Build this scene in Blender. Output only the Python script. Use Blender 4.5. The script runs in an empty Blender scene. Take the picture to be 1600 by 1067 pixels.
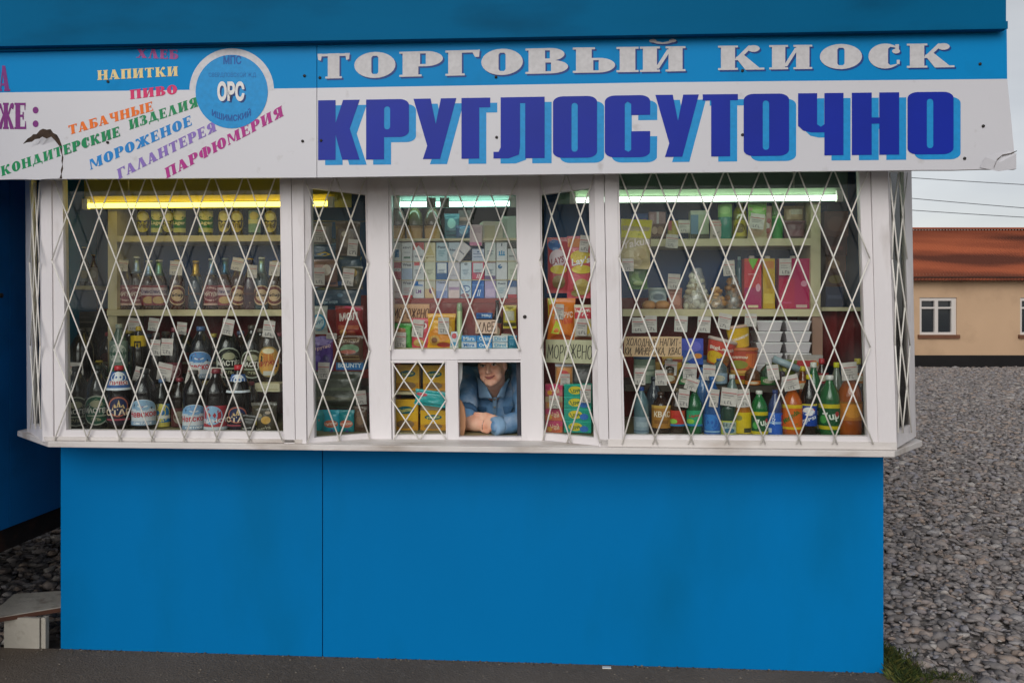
import bpy, math, random
from mathutils import Vector, Matrix, noise
from mathutils.geometry import tessellate_polygon
R = math.radians
rnd = random.Random(7)
S = bpy.context.scene
COL = S.collection

# ---------------------------------------------------------------- camera
F = 1600 * 30 / 36.0            # focal length in photograph pixels
HOR = 480.0                     # row of the horizon
YAW = R(4.04)
CS, SN = math.cos(YAW), math.sin(YAW)
EYE = Vector((0.282, -3.99, 1.66))
cam = bpy.data.cameras.new('camera')
cam.lens = 30; cam.sensor_width = 36; cam.sensor_fit = 'HORIZONTAL'
cam.shift_y = -(533.5 - HOR) / 1600.0
cam.clip_end = 3000
camo = bpy.data.objects.new('camera', cam); COL.objects.link(camo)
camo.location = EYE; camo.rotation_euler = (R(90), 0, YAW)
S.camera = camo

# ---------------------------------------------------------------- light
SUN_EL, SUN_AZ = R(29), R(-168)          # from in front of the kiosk, behind the camera
w = bpy.data.worlds.new('World'); S.world = w; w.use_nodes = True
nt = w.node_tree; nt.nodes.clear()
sky = nt.nodes.new('ShaderNodeTexSky'); sky.sky_type = 'NISHITA'; sky.sun_disc = False
sky.sun_elevation = SUN_EL; sky.sun_rotation = R(192); sky.air_density = 1.0; sky.dust_density = 1.2; sky.ozone_density = 1.0
hs = nt.nodes.new('ShaderNodeHueSaturation'); hs.inputs['Saturation'].default_value = 0.22
tc = nt.nodes.new('ShaderNodeTexCoord'); mp = nt.nodes.new('ShaderNodeMapping'); mp.inputs['Scale'].default_value = (2, 2, 7)
cn = nt.nodes.new('ShaderNodeTexNoise'); cn.inputs['Scale'].default_value = 1.3; cn.inputs['Detail'].default_value = 5
cr = nt.nodes.new('ShaderNodeValToRGB'); cr.color_ramp.elements[0].color = (.82, .83, .86, 1); cr.color_ramp.elements[1].color = (1.12, 1.11, 1.09, 1)
cr.color_ramp.elements[0].position = .35; cr.color_ramp.elements[1].position = .68
mx = nt.nodes.new('ShaderNodeMix'); mx.data_type = 'RGBA'; mx.blend_type = 'MULTIPLY'; mx.inputs[0].default_value = 1
bg = nt.nodes.new('ShaderNodeBackground'); bg.inputs['Strength'].default_value = 0.1155
wo = nt.nodes.new('ShaderNodeOutputWorld')
L = nt.links.new
L(sky.outputs[0], hs.inputs['Color']); L(hs.outputs[0], mx.inputs[6]); L(tc.outputs['Generated'], mp.inputs[0]); L(mp.outputs[0], cn.inputs['Vector'])
L(cn.outputs[0], cr.inputs[0]); L(cr.outputs[0], mx.inputs[7]); L(mx.outputs[2], bg.inputs['Color']); L(bg.outputs[0], wo.inputs[0])
sl = bpy.data.lights.new('sun', 'SUN'); sl.energy = 1.25; sl.angle = R(40); sl.color = (1, .965, .92)
so = bpy.data.objects.new('sun', sl); COL.objects.link(so)
so.rotation_euler = (R(90) - SUN_EL, 0, R(-12))
S.view_settings.view_transform = 'Standard'; S.view_settings.look = 'None'; S.view_settings.gamma = 1
S.view_settings.exposure = -0.1
S.cycles.max_bounces = 8; S.cycles.transparent_max_bounces = 16
S.cycles.use_denoising = True

# ---------------------------------------------------------------- pixel of the photograph -> point on a plane of the place
def ray(px, py):
    u = (px - 800) / F; v = (HOR - py) / F
    return Vector((-SN + CS * u, CS + SN * u, v))
def at(px, py, Y):
    d = ray(px, py); t = (Y - EYE.y) / d.y
    return EYE + d * t
def atz(px, py, z):
    d = ray(px, py); return EYE + d * ((z - EYE.z) / d.z)
def atpl(px, py, p, n):
    d = ray(px, py); return EYE + d * ((p - EYE).dot(n) / d.dot(n))
def wpx(x0, x1, Y): return at(x1, HOR, Y).x - at(x0, HOR, Y).x
def zof(px, py, Y): return at(px, py, Y).z

# ---------------------------------------------------------------- materials
def lin(h):
    h = h.lstrip('#')
    if len(h) == 3: h = ''.join(c + c for c in h)
    v = [int(h[i:i+2], 16) / 255 for i in (0, 2, 4)]
    return tuple((c / 12.92 if c <= .04045 else ((c + .055) / 1.055) ** 2.4) for c in v)
MATS = {}
def mat(hexc, rough=.5, kind='plain', emit=0):
    key = (hexc, rough, kind, emit)
    if key in MATS: return MATS[key]
    c = lin(hexc)
    m = bpy.data.materials.new('paint_' + hexc.lstrip('#') + '_' + kind); m.use_nodes = True
    n = m.node_tree; b = n.nodes['Principled BSDF']
    b.inputs['Base Color'].default_value = (*c, 1); b.inputs['Roughness'].default_value = rough
    if kind == 'print': b.inputs['Specular IOR Level'].default_value = .22
    if kind == 'print':           # printed paper or film: only faint unevenness
        t = n.nodes.new('ShaderNodeTexCoord'); nz = n.nodes.new('ShaderNodeTexNoise'); nz.inputs['Scale'].default_value = 60; nz.inputs['Detail'].default_value = 3
        mr = n.nodes.new('ShaderNodeMapRange'); mr.inputs[3].default_value = .8; mr.inputs[4].default_value = 1.15
        vm = n.nodes.new('ShaderNodeVectorMath'); vm.operation = 'SCALE'; vm.inputs[0].default_value = c
        n.links.new(t.outputs['Object'], nz.inputs[0]); n.links.new(nz.outputs[0], mr.inputs[0]); n.links.new(mr.outputs[0], vm.inputs['Scale']); n.links.new(vm.outputs[0], b.inputs['Base Color'])
    if kind == 'glassy':
        b.inputs['Coat Weight'].default_value = .6; b.inputs['Coat Roughness'].default_value = .06
    if kind == 'film':
        b.inputs['Coat Weight'].default_value = .4; b.inputs['Coat Roughness'].default_value = .15
        t = n.nodes.new('ShaderNodeTexCoord'); nz = n.nodes.new('ShaderNodeTexNoise'); nz.inputs['Scale'].default_value = 26; nz.inputs['Detail'].default_value = 2
        bp = n.nodes.new('ShaderNodeBump'); bp.inputs['Strength'].default_value = .5; bp.inputs['Distance'].default_value = .01
        n.links.new(t.outputs['Object'], nz.inputs[0]); n.links.new(nz.outputs[0], bp.inputs['Height']); n.links.new(bp.outputs[0], b.inputs['Normal'])
    if kind == 'metal': b.inputs['Metallic'].default_value = .8
    if emit:
        b.inputs['Emission Color'].default_value = (*c, 1); b.inputs['Emission Strength'].default_value = emit
    MATS[key] = m
    return m
def worn(name, hexc, rough=.5, var=.12, scale=3.0, dirt=None, dirt_amt=0.0, dirt_scale=6.0, bump=.0, bscale=40, stretch=(1, 1, 1), spec=.4, dirt_pos=(.52, .72), scratch=None):
    """paint or wood with large soft unevenness, grime patches and a fine relief"""
    c = lin(hexc)
    m = bpy.data.materials.new(name); m.use_nodes = True
    n = m.node_tree; b = n.nodes['Principled BSDF']; b.inputs['Roughness'].default_value = rough
    b.inputs['Specular IOR Level'].default_value = spec
    t = n.nodes.new('ShaderNodeTexCoord'); mp = n.nodes.new('ShaderNodeMapping'); mp.inputs['Scale'].default_value = stretch
    n.links.new(t.outputs['Object'], mp.inputs[0])
    def tex(sc, det=4):
        z = n.nodes.new('ShaderNodeTexNoise'); z.inputs['Scale'].default_value = sc; z.inputs['Detail'].default_value = det
        n.links.new(mp.outputs[0], z.inputs[0]); return z
    a = tex(scale)
    mr = n.nodes.new('ShaderNodeMapRange'); mr.inputs[1].default_value = .3; mr.inputs[2].default_value = .7
    mr.inputs[3].default_value = 1 - var; mr.inputs[4].default_value = 1 + var
    n.links.new(a.outputs[0], mr.inputs[0])
    vm = n.nodes.new('ShaderNodeVectorMath'); vm.operation = 'SCALE'; vm.inputs[0].default_value = c
    n.links.new(mr.outputs[0], vm.inputs['Scale'])
    out = vm.outputs[0]
    if dirt:
        d = tex(dirt_scale, 8); rp = n.nodes.new('ShaderNodeMapRange'); rp.inputs[1].default_value = dirt_pos[0]; rp.inputs[2].default_value = dirt_pos[1]
        rp.inputs[4].default_value = dirt_amt
        n.links.new(d.outputs[0], rp.inputs[0])
        x = n.nodes.new('ShaderNodeMix'); x.data_type = 'RGBA'; x.inputs[7].default_value = (*lin(dirt), 1)
        n.links.new(rp.outputs[0], x.inputs[0]); n.links.new(out, x.inputs[6]); out = x.outputs[2]
    if scratch:
        m2 = n.nodes.new('ShaderNodeMapping'); m2.inputs['Scale'].default_value = (1.1, 1, 26); m2.inputs['Rotation'].default_value = (0, R(24), 0); n.links.new(t.outputs['Object'], m2.inputs[0])
        z2 = n.nodes.new('ShaderNodeTexNoise'); z2.inputs['Scale'].default_value = 3.2; z2.inputs['Detail'].default_value = 7; n.links.new(m2.outputs[0], z2.inputs[0])
        r2 = n.nodes.new('ShaderNodeMapRange'); r2.inputs[1].default_value = .66; r2.inputs[2].default_value = .72; r2.inputs[4].default_value = .45; n.links.new(z2.outputs[0], r2.inputs[0])
        x2 = n.nodes.new('ShaderNodeMix'); x2.data_type = 'RGBA'; x2.inputs[7].default_value = (*lin(scratch), 1); n.links.new(r2.outputs[0], x2.inputs[0]); n.links.new(out, x2.inputs[6]); out = x2.outputs[2]
    n.links.new(out, b.inputs['Base Color'])
    if bump:
        z = tex(bscale, 5); bp = n.nodes.new('ShaderNodeBump'); bp.inputs['Strength'].default_value = bump; bp.inputs['Distance'].default_value = .02
        n.links.new(z.outputs[0], bp.inputs['Height']); n.links.new(bp.outputs[0], b.inputs['Normal'])
    return m
M = {}
M['white'] = worn('white_gloss_paint', '#e2ddde', .42, .05, 2.5, '#8f7f70', .55, 9, .12, 30, (1, 1, .35), dirt_pos=(.6, .85))
M['sillwhite'] = worn('sill_paint', '#d6d0cc', .5, .07, 3, '#8a765f', .75, 7, .25, 25, (.4, 1, 1), dirt_pos=(.53, .75))
M['blue'] = worn('blue_wall_paint', '#0075b6', .55, .07, 1.1, '#01628f', .6, 2.2, .12, 2.6, (1, 1, .4), .06, dirt_pos=(.5, .8))
M['fascia'] = worn('fascia_paint', '#00608c', .55, .1, 1.6, '#02486a', .6, 3.0, .1, 3, (.5, 1, 1.5), .05)
M['blue_dark'] = worn('neighbour_paint', '#0a78c0', .5, .08, 1.5, '#083e63', .5, 2.4, .05, 12)
M['signwhite'] = worn('sign_white', '#cdccd1', .35, .03, 1.2, '#8d857c', .5, 14, .03, 8, dirt_pos=(.64, .82))
M['signblue'] = worn('sign_blue', '#0586c6', .4, .05, 1.2, '#0b6f9f', .5, 6, .03, 8, dirt_pos=(.6, .85), spec=.08)
M['dark'] = worn('dark_lining', '#1d2126', .8, .2, 3)
M['navy'] = worn('navy_backboard', '#0b4478', .7, .15, 4)
M['maroon'] = worn('maroon_cloth', '#6e1717', .8, .2, 5, bump=.2, bscale=18, stretch=(3, 1, .3))
M['shelf'] = worn('cream_shelf', '#c9bd98', .55, .1, 6, '#7d6c4c', .5, 10)
M['step'] = worn('dark_step_board', '#3a3026', .6, .15, 6)
M['deck'] = worn('counter_board', '#8d8562', .5, .12, 6, '#4f452c', .5, 9)
M['rod'] = worn('white_rod', '#e8e4dc', .45, .08, 20, '#8a6a50', .7, 40, dirt_pos=(.66, .76))
M['screw'] = mat('#2b2622', .6, 'plain')

# ---------------------------------------------------------------- mesh builder
class MB:
    def __init__(s): s.v = []; s.f = []; s.m = []; s.mats = []; s.smooth = []
    def slot(s, m):
        if m not in s.mats: s.mats.append(m)
        return s.mats.index(m)
    def add(s, vs, fs, m, smooth=False):
        o = len(s.v); s.v += [tuple(v) for v in vs]; k = s.slot(m)
        for f in fs: s.f.append([o + i for i in f]); s.m.append(k); s.smooth.append(smooth)
    def box(s, a, b, m):
        x0, y0, z0 = a; x1, y1, z1 = b
        vs = [(x0,y0,z0),(x1,y0,z0),(x1,y1,z0),(x0,y1,z0),(x0,y0,z1),(x1,y0,z1),(x1,y1,z1),(x0,y1,z1)]
        s.add(vs, [(0,3,2,1),(4,5,6,7),(0,1,5,4),(1,2,6,5),(2,3,7,6),(3,0,4,7)], m)
    def slab(s, pts, dv, m):
        """a flat polygon given counter-clockwise as seen from the front, extruded back by dv"""
        n = len(pts); dv = Vector(dv)
        vs = [Vector(p) for p in pts] + [Vector(p) + dv for p in pts]
        fs = [tuple(range(n)), tuple(range(2*n-1, n-1, -1))] + [(i, i + n, (i+1) % n + n, (i+1) % n) for i in range(n)]
        s.add(vs, fs, m)
    def tube(s, pts, r, m, n=6, caps=True):
        pts = [Vector(p) for p in pts]; vs = []; fs = []
        k = len(pts)
        for i, p in enumerate(pts):
            t = (pts[min(i+1, k-1)] - pts[max(i-1, 0)]).normalized()
            a = t.cross(Vector((0, 1, 0)) if abs(t.y) < .9 else Vector((1, 0, 0))).normalized(); b = t.cross(a)
            rr = r[i] if isinstance(r, (list, tuple)) else r
            for j in range(n):
                g = 2 * math.pi * j / n; vs.append(p + a * math.cos(g) * rr + b * math.sin(g) * rr)
        for i in range(k - 1):
            for j in range(n): fs.append((i*n+j, i*n+(j+1) % n, (i+1)*n+(j+1) % n, (i+1)*n+j))
        if caps: fs.append(tuple(range(n-1, -1, -1))); fs.append(tuple(range((k-1)*n, k*n)))
        s.add(vs, fs, m, True)
    def lathe(s, prof, m, n=20, o=(0, 0, 0), smooth=True):
        vs = []; fs = []
        for r, z in prof:
            for j in range(n):
                g = 2 * math.pi * j / n; vs.append((o[0] + r * math.cos(g), o[1] + r * math.sin(g), o[2] + z))
        k = len(prof)
        for i in range(k - 1):
            for j in range(n): fs.append((i*n+j, i*n+(j+1) % n, (i+1)*n+(j+1) % n, (i+1)*n+j))
        fs.append(tuple(range(n-1, -1, -1))); fs.append(tuple(range((k-1)*n, k*n)))
        s.add(vs, fs, m, smooth)
    def ball(s, c, r, m, n=10, k=7):
        if not isinstance(r, (tuple, list)): r = (r, r, r)
        vs = [(c[0], c[1], c[2] - r[2])]; fs = []
        for i in range(1, k):
            a = -math.pi/2 + math.pi * i / k
            for j in range(n):
                g = 2 * math.pi * j / n
                vs.append((c[0] + r[0]*math.cos(a)*math.cos(g), c[1] + r[1]*math.cos(a)*math.sin(g), c[2] + r[2]*math.sin(a)))
        vs.append((c[0], c[1], c[2] + r[2])); top = len(vs) - 1
        for j in range(n):
            fs.append((0, 1 + (j+1) % n, 1 + j)); fs.append((top, top - n + j, top - n + (j+1) % n))
        for i in range(k - 2):
            for j in range(n): fs.append((1+i*n+j, 1+i*n+(j+1) % n, 1+(i+1)*n+(j+1) % n, 1+(i+1)*n+j))
        s.add(vs, fs, m, True)
    def build(s, name, parent=None, loc=None, bevel=0):
        me = bpy.data.meshes.new(name); me.from_pydata(s.v, [], s.f)
        for m in s.mats: me.materials.append(m)
        me.polygons.foreach_set('material_index', s.m); me.polygons.foreach_set('use_smooth', s.smooth); me.update()
        o = bpy.data.objects.new(name, me); COL.objects.link(o)
        if parent is not None: o.parent = parent
        if loc is not None: o.location = loc
        if bevel:
            md = o.modifiers.new('bevel', 'BEVEL'); md.width = bevel; md.segments = 2; md.limit_method = 'ANGLE'
        return o
def tag(o, label=None, cat=None, group=None, kind=None):
    if label: o['label'] = label
    if cat: o['category'] = cat
    if group: o['group'] = group
    if kind: o['kind'] = kind
    return o
def thing(name, label, cat, loc=(0, 0, 0), rot=(0, 0, 0), group=None):
    o = bpy.data.objects.new(name, None); COL.objects.link(o); o.empty_display_size = .05
    o.location = loc; o.rotation_euler = rot
    return tag(o, label, cat, group)

# ---------------------------------------------------------------- lettering
def ell(cx, cy, rx, ry, n=28, a0=0, a1=360):
    return [(cx + rx * math.cos(R(a0 + (a1-a0) * i / n)), cy + ry * math.sin(R(a0 + (a1-a0) * i / n))) for i in range(n + (0 if a1-a0 == 360 else 1))]
def bx(x0, y0, x1, y1): return [[(x0, y0), (x1, y0), (x1, y1), (x0, y1)]]
def fat(ch):
    """fat-faced serif capital: (width, pieces), a piece being an outline and its holes, height 1"""
    st = .34
    def stem(x, top=True, bot=True):
        p = [bx(x, 0, x + st, 1)]
        if top: p.append(bx(x - .07, .92, x + st + .07, 1))
        if bot: p.append(bx(x - .07, 0, x + st + .07, .08))
        return p
    def ring(x, w):
        return [[ell(x + w/2, .5, w/2, .52), [(x+w*.5+a*w*.085, .5+b*.36) for a, b in ((-1,-.8),(-.6,-1),(.6,-1),(1,-.8),(1,.8),(.6,1),(-.6,1),(-1,.8))]]]
    def bowl(x, y0, y1, w):
        cy = (y0+y1)/2; h = (y1-y0)/2
        return [[(x, y0)] + [(x + w*.35, y0)] + ell(x + w*.35, cy, w*.65, h, 14, -90, 90)[1:-1] + [(x + w*.35, y1), (x, y1)],
                [(x + w*.12, y0+.09), (x + w*.34, y0+.09), (x + w*.34, y1-.09), (x + w*.12, y1-.09)]]
    def lbowl(x, y0, y1, w):
        return [[(2*x - a, b) for a, b in c] for c in bowl(x, y0, y1, w)]
    def drop(x, y, d, w=.1): return [[(x, y), (x + w, y), (x + w*.7, y + d), (x + w*.3, y + d)]]
    P = {
     'А': (1.05, [[[(.3,1),(.6,1),(1,0),(.58,0)]], [[(.34,.98),(.44,.9),(.2,0),(.08,0)]], bx(.2,.22,.66,.31), bx(0,0,.3,.08), bx(.5,0,1.07,.08)]),
     'Б': (.92, stem(.07) + [bx(.3,.9,.85,1), drop(.75,.9,-.2), bowl(.38,0,.6,.55)]),
     'В': (.98, stem(.07) + [bowl(.38,.5,1,.5), bowl(.38,0,.52,.58)]),
     'Г': (.8, stem(.07) + [bx(.3,.9,.82,1), [[(.66,.95),(.86,1.02),(.84,.72),(.74,.72)]]]),
     'Д': (1.1, [[[(.36,1),(.68,1),(.95,.1),(.55,.1)]], [[(.38,.98),(.46,.9),(.27,.1),(.15,.1)]], bx(0,.06,1.1,.16), bx(0,-.14,.1,.07), bx(1,-.14,1.1,.07), bx(.3,.92,.74,1)]),
     'Е': (.85, stem(.07) + [bx(.3,.91,.8,1), drop(.7,.92,-.2), bx(.3,0,.84,.09), drop(.74,.08,.22), bx(.35,.46,.62,.55), bx(.58,.36,.66,.65)]),
     'Ж': (1.4, stem(.53) + [[[(.1,1),(.3,.97),(.56,.55),(.5,.45)]], [[(1.3,1),(1.1,.97),(.84,.55),(.9,.45)]], [[(0,0),(.34,0),(.58,.5),(.46,.56)]], [[(1.4,0),(1.06,0),(.82,.5),(.94,.56)]], [ell(.14,.88,.12,.12,14)], [ell(1.26,.88,.12,.12,14)]]),
     'З': (.85, [bowl(.25,.5,1,.5), bowl(.25,0,.53,.58), bx(.02,.8,.12,.99), bx(0,.02,.12,.25), bx(.02,.9,.3,.99), bx(0,.02,.3,.1)]),
     'И': (1.1, stem(.07) + stem(.69) + [[[(.36,.12),(.46,.12),(.76,.88),(.66,.88)]]]),
     'К': (1.1, stem(.07) + [[[(.38,.4),(.5,.4),(.86,.98),(.74,1)]], [ell(.86,.87,.15,.14,14)], [[(.42,.52),(.62,.62),(1.0,.08),(1.12,.08),(1.12,0),(.66,0)]]]),
     'Л': (1.05, [[[(.34,1),(.66,1),(1,0),(.6,0)]], [[(.36,.98),(.46,.9),(.2,0),(.08,0)]], bx(0,0,.3,.08), bx(.52,0,1.07,.08), bx(.3,.92,.72,1)]),
     'М': (1.3, [bx(.07,0,.17,1), bx(0,0,.26,.08)] + [[[(.04,1),(.36,1),(.72,.1),(.58,.1)]], [[(.6,.1),(.72,.1),(.98,1),(.88,1)]]] + stem(.89)),
     'Н': (1.1, stem(.07) + stem(.69) + [bx(.38,.46,.72,.56)]),
     'О': (.98, ring(0, .98)),
     'П': (1.1, stem(.07) + stem(.69) + [bx(.3,.9,.8,1)]),
     'Р': (.94, stem(.07) + [bowl(.38,.4,1,.56)]),
     'С': (.9, [[ell(.46,.5,.46,.52,26,38,322) + [(.6,.12), (.54,.2), (.54,.8), (.6,.88)]], bx(.74,.64,.84,.98), [ell(.76,.7,.11,.1,14)], bx(.78,.16,.86,.34)]),
     'Т': (.94, stem(.3, top=False) + [bx(.02,.89,.92,.99), [[(.0,1),(.14,1),(.1,.72),(.02,.76)]], [[(.8,1),(.94,1),(.92,.76),(.84,.72)]]]),
     'Ф': (1.2, stem(.43) + [[ell(.36,.52,.36,.38,20,90,270)], [ell(.84,.52,.36,.38,20,-90,90)]]),
     'Х': (1.1, [[[(.05,1),(.45,1),(1.05,0),(.65,0)]], [[(.85,1),(.97,1),(.25,0),(.13,0)]], bx(0,0,.36,.08), bx(.56,0,1.1,.08), bx(0,.92,.5,1), bx(.74,.92,1.08,1)]),
     'Ч': (1.0, stem(.6) + [[[(.07,1),(.36,1),(.36,.55),(.62,.5),(.62,.4),(.2,.42),(.07,.6)]], bx(0,.92,.43,1)]),
     'Ш': (1.5, stem(.07, bot=False) + stem(.58, bot=False) + stem(1.09, bot=False) + [bx(.07,0,1.43,.1)]),
     'Ь': (.94, stem(.07) + [bowl(.38,0,.58,.56)]),
     'Ы': (1.42, stem(.07) + [bowl(.38,0,.58,.54)] + stem(1.02)),
     'Ю': (1.45, stem(.07) + [bx(.38,.46,.6,.56)] + [[[(a + .55, b) for a, b in c] for c in ring(0, .88)[0]]]),
     'Я': (1.0, stem(.6) + [lbowl(.63,.42,1,.56)] + [[[(.06,0),(.42,0),(.72,.5),(.5,.5)]]]),
    }
    P['Й'] = (1.1, P['И'][1] + [[ell(.55,1.22,.26,.12,14,180,360) + [(.72,1.22), (.55,1.16), (.38,1.22)]], [ell(.31,1.23,.09,.07,10)], [ell(.79,1.23,.09,.07,10)]])
    if ch == ':': return (.4, [[ell(.2,.2,.14,.13,14)], [ell(.2,.72,.14,.13,14)]])
    return P[ch]
def rr(x0, y0, x1, y1, r, corners=(1, 1, 1, 1)):
    """rectangle with the chosen corners cut round (bl, br, tr, tl); r = (rx, ry)"""
    rx, ry = r; o = []
    for (cx, cy, a, on) in ((x0, y0, 180, corners[0]), (x1, y0, 270, corners[1]), (x1, y1, 0, corners[2]), (x0, y1, 90, corners[3])):
        if on:
            ex = cx + (rx if cx == x0 else -rx); ey = cy + (ry if cy == y0 else -ry)
            o += ell(ex, ey, rx, ry, 6, a, a + 90)
        else: o.append((cx, cy))
    return o
def heavy(ch):
    """tall heavy sans capital in the unit square"""
    slit = lambda x0, y0, x1, y1: rr(x0, y0, x1, y1, ((x1-x0)*.45, .05))
    q = (.22, .1)
    return {
     'К': [[[(0,0),(.42,0),(.42,.42),(.58,0),(1,0),(.76,.52),(1,1),(.6,1),(.42,.62),(.42,1),(0,1)]]],
     'Р': [[[(0,0),(.42,0),(.42,.37)] + rr(.42,.37,1,1,q,(0,1,1,0))[1:-1] + [(0,1)], slit(.42,.5,.56,.88)]],
     'У': [[[(.22,0),(.62,0),(1,1),(.64,1),(.52,.58),(.4,1),(0,1),(.32,.22)]]],
     'Г': [[[(0,0),(.62,0),(.62,.84),(1,.84),(1,1),(0,1)]]],
     'Л': [[[(0,0),(.3,0),(.5,.06),(.52,.2),(.52,.9),(.62,.9),(.62,0),(1,0),(1,1),(.14,1),(.14,.18),(.1,.11),(0,.11)]]],
     'О': [[rr(0,0,1,1,q), slit(.42,.1,.56,.89)]],
     'С': [[rr(0,0,1,1,q,(1,1,0,1))[:13] + [(1,.42),(.58,.42),(.58,.12),(.52,.09),(.44,.12),(.44,.86),(.5,.9),(.58,.86),(.58,.68),(1,.68),(1,.9)] + rr(0,0,1,1,q)[14:]]],
     'Т': [[[(.24,0),(.78,0),(.78,.9),(1,.9),(1,1),(0,1),(0,.9),(.24,.9)]]],
     'Ч': [[[(.58,0),(1,0),(1,1),(.58,1),(.58,.5),(.5,.46),(.42,.5),(.42,1),(0,1),(0,.48),(.12,.4),(.3,.37),(.58,.37)]]],
     'Н': [[[(0,0),(.42,0),(.42,.5),(.58,.5),(.58,0),(1,0),(1,1),(.58,1),(.58,.6),(.42,.6),(.42,1),(0,1)]]],
    }[ch]
def fill(mb, contours, mapf, m, lay):
    cs = [[Vector((x, y, 0)) for x, y in c] for c in contours]
    flat = [p for c in cs for p in c]
    tris = tessellate_polygon(cs)
    vs = [mapf(p.x, p.y, lay) for p in flat]
    out = []
    for t in tris:
        a, b, c = (flat[i] for i in t)
        ar = (b.x-a.x)*(c.y-a.y) - (b.y-a.y)*(c.x-a.x)
        if abs(ar) < 1e-9: continue
        out.append(tuple(t) if ar > 0 else tuple(reversed(t)))
    mb.add(vs, out, m)
HAND = {'М': (1, [[(0,0),(.12,1),(.5,.25),(.88,1),(1,0)]]), 'О': (.8, [[(.4,1),(.1,.85),(0,.45),(.15,.1),(.45,0),(.72,.15),(.8,.55),(.65,.9),(.4,1)]]),
 'Р': (.7, [[(.05,-.15),(.1,1)], [(.1,.95),(.5,1),(.68,.75),(.5,.5),(.1,.42)]]), 'Ж': (1.1, [[(.55,0),(.55,1)], [(0,1),(.5,.5),(0,0)], [(1.1,1),(.6,.5),(1.1,0)]]),
 'Е': (.65, [[(.05,.5),(.6,.55),(.5,.95),(.2,.95),(0,.55),(.1,.1),(.4,0),(.65,.15)]]), 'Н': (.8, [[(.05,0),(.05,1)], [(.75,0),(.75,1)], [(.05,.5),(.75,.55)]]),
 'Х': (.8, [[(0,1),(.8,0)], [(.75,1),(.05,0)]]), 'Л': (.8, [[(0,0),(.15,.15),(.4,1),(.8,0)]]), 'Б': (.7, [[(.65,1),(.05,1),(.05,0),(.5,0),(.68,.25),(.5,.52),(.05,.55)]]),
 'Д': (.9, [[(0,-.15),(.05,.05),(.2,.1),(.4,1),(.7,.95),(.72,.05),(.9,.05),(.9,-.15)], [(.05,.05),(.8,.05)]]), 'Ы': (1, [[(.05,1),(.05,0),(.45,.05),(.55,.3),(.4,.5),(.05,.5)], [(.95,0),(.95,1)]]),
 'П': (.8, [[(.05,0),(.05,1),(.75,1),(.75,0)]]), 'И': (.8, [[(.05,1),(.05,0),(.75,1),(.75,0)]]), 'Т': (.7, [[(0,1),(.7,1)], [(.35,1),(.35,0)]]),
 'К': (.75, [[(.05,0),(.05,1)], [(.7,1),(.1,.45),(.75,0)]]), 'А': (.8, [[(0,0),(.4,1),(.8,0)], [(.15,.35),(.65,.35)]]), 'С': (.75, [[(.7,.85),(.4,1),(.1,.8),(0,.45),(.15,.1),(.45,0),(.72,.15)]]),
 'В': (.7, [[(.05,0),(.05,1),(.5,.95),(.55,.7),(.3,.52),(.05,.5)], [(.3,.52),(.65,.4),(.6,.08),(.05,0)]]), ',': (.3, [[(.15,.1),(.05,-.2)]]), '-': (.5, [[(.05,.5),(.45,.5)]]), ' ': (.5, [])}
def handwrite(mb, text, x0, y0, wd, ht, mapf, m, sw, lay, slant=.12):
    tot = sum(HAND[c][0] + .22 for c in text); sx = wd / tot; x = x0; k = 0
    for c in text:
        cw, lines = HAND[c]; jy = rnd.uniform(-.05, .05) * ht
        for ln in lines:
            for a, b in zip(ln, ln[1:]):
                p = Vector((x + a[0]*sx + a[1]*ht*slant, y0 + jy + a[1]*ht)); q = Vector((x + b[0]*sx + b[1]*ht*slant, y0 + jy + b[1]*ht))
                d = (q - p); 
                if d.length < 1e-6: continue
                d.normalize(); nn = Vector((-d.y, d.x)) * sw / 2; e = d * sw * .3
                k += 1
                mb.add([mapf(v.x, v.y, lay + k * .004) for v in (p-nn-e, q-nn+e, q+nn+e, p+nn-e)], [(0, 1, 2, 3)], m)
        x += (cw + .22) * sx
TXT = {}
def text2d(s, bold=0.0):
    """outline type from the built-in face, scaled into the unit square"""
    k = (s, bold)
    if k in TXT: return TXT[k]
    c = bpy.data.curves.new('lettering', 'FONT'); c.body = s; c.resolution_u = 2; c.offset = bold
    o = bpy.data.objects.new('lettering', c); COL.objects.link(o)
    bpy.context.view_layer.update()
    me = bpy.data.meshes.new_from_object(o.evaluated_get(bpy.context.evaluated_depsgraph_get()))
    vs = [(v.co.x, v.co.y) for v in me.vertices]; fs = [tuple(p.vertices) for p in me.polygons]
    x0 = min(v[0] for v in vs); x1 = max(v[0] for v in vs); y0 = min(v[1] for v in vs); y1 = max(v[1] for v in vs)
    vs = [((x-x0)/(x1-x0), (y-y0)/(y1-y0)) for x, y in vs]
    bpy.data.objects.remove(o); bpy.data.curves.remove(c); bpy.data.meshes.remove(me)
    TXT[k] = (vs, fs); return TXT[k]
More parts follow.
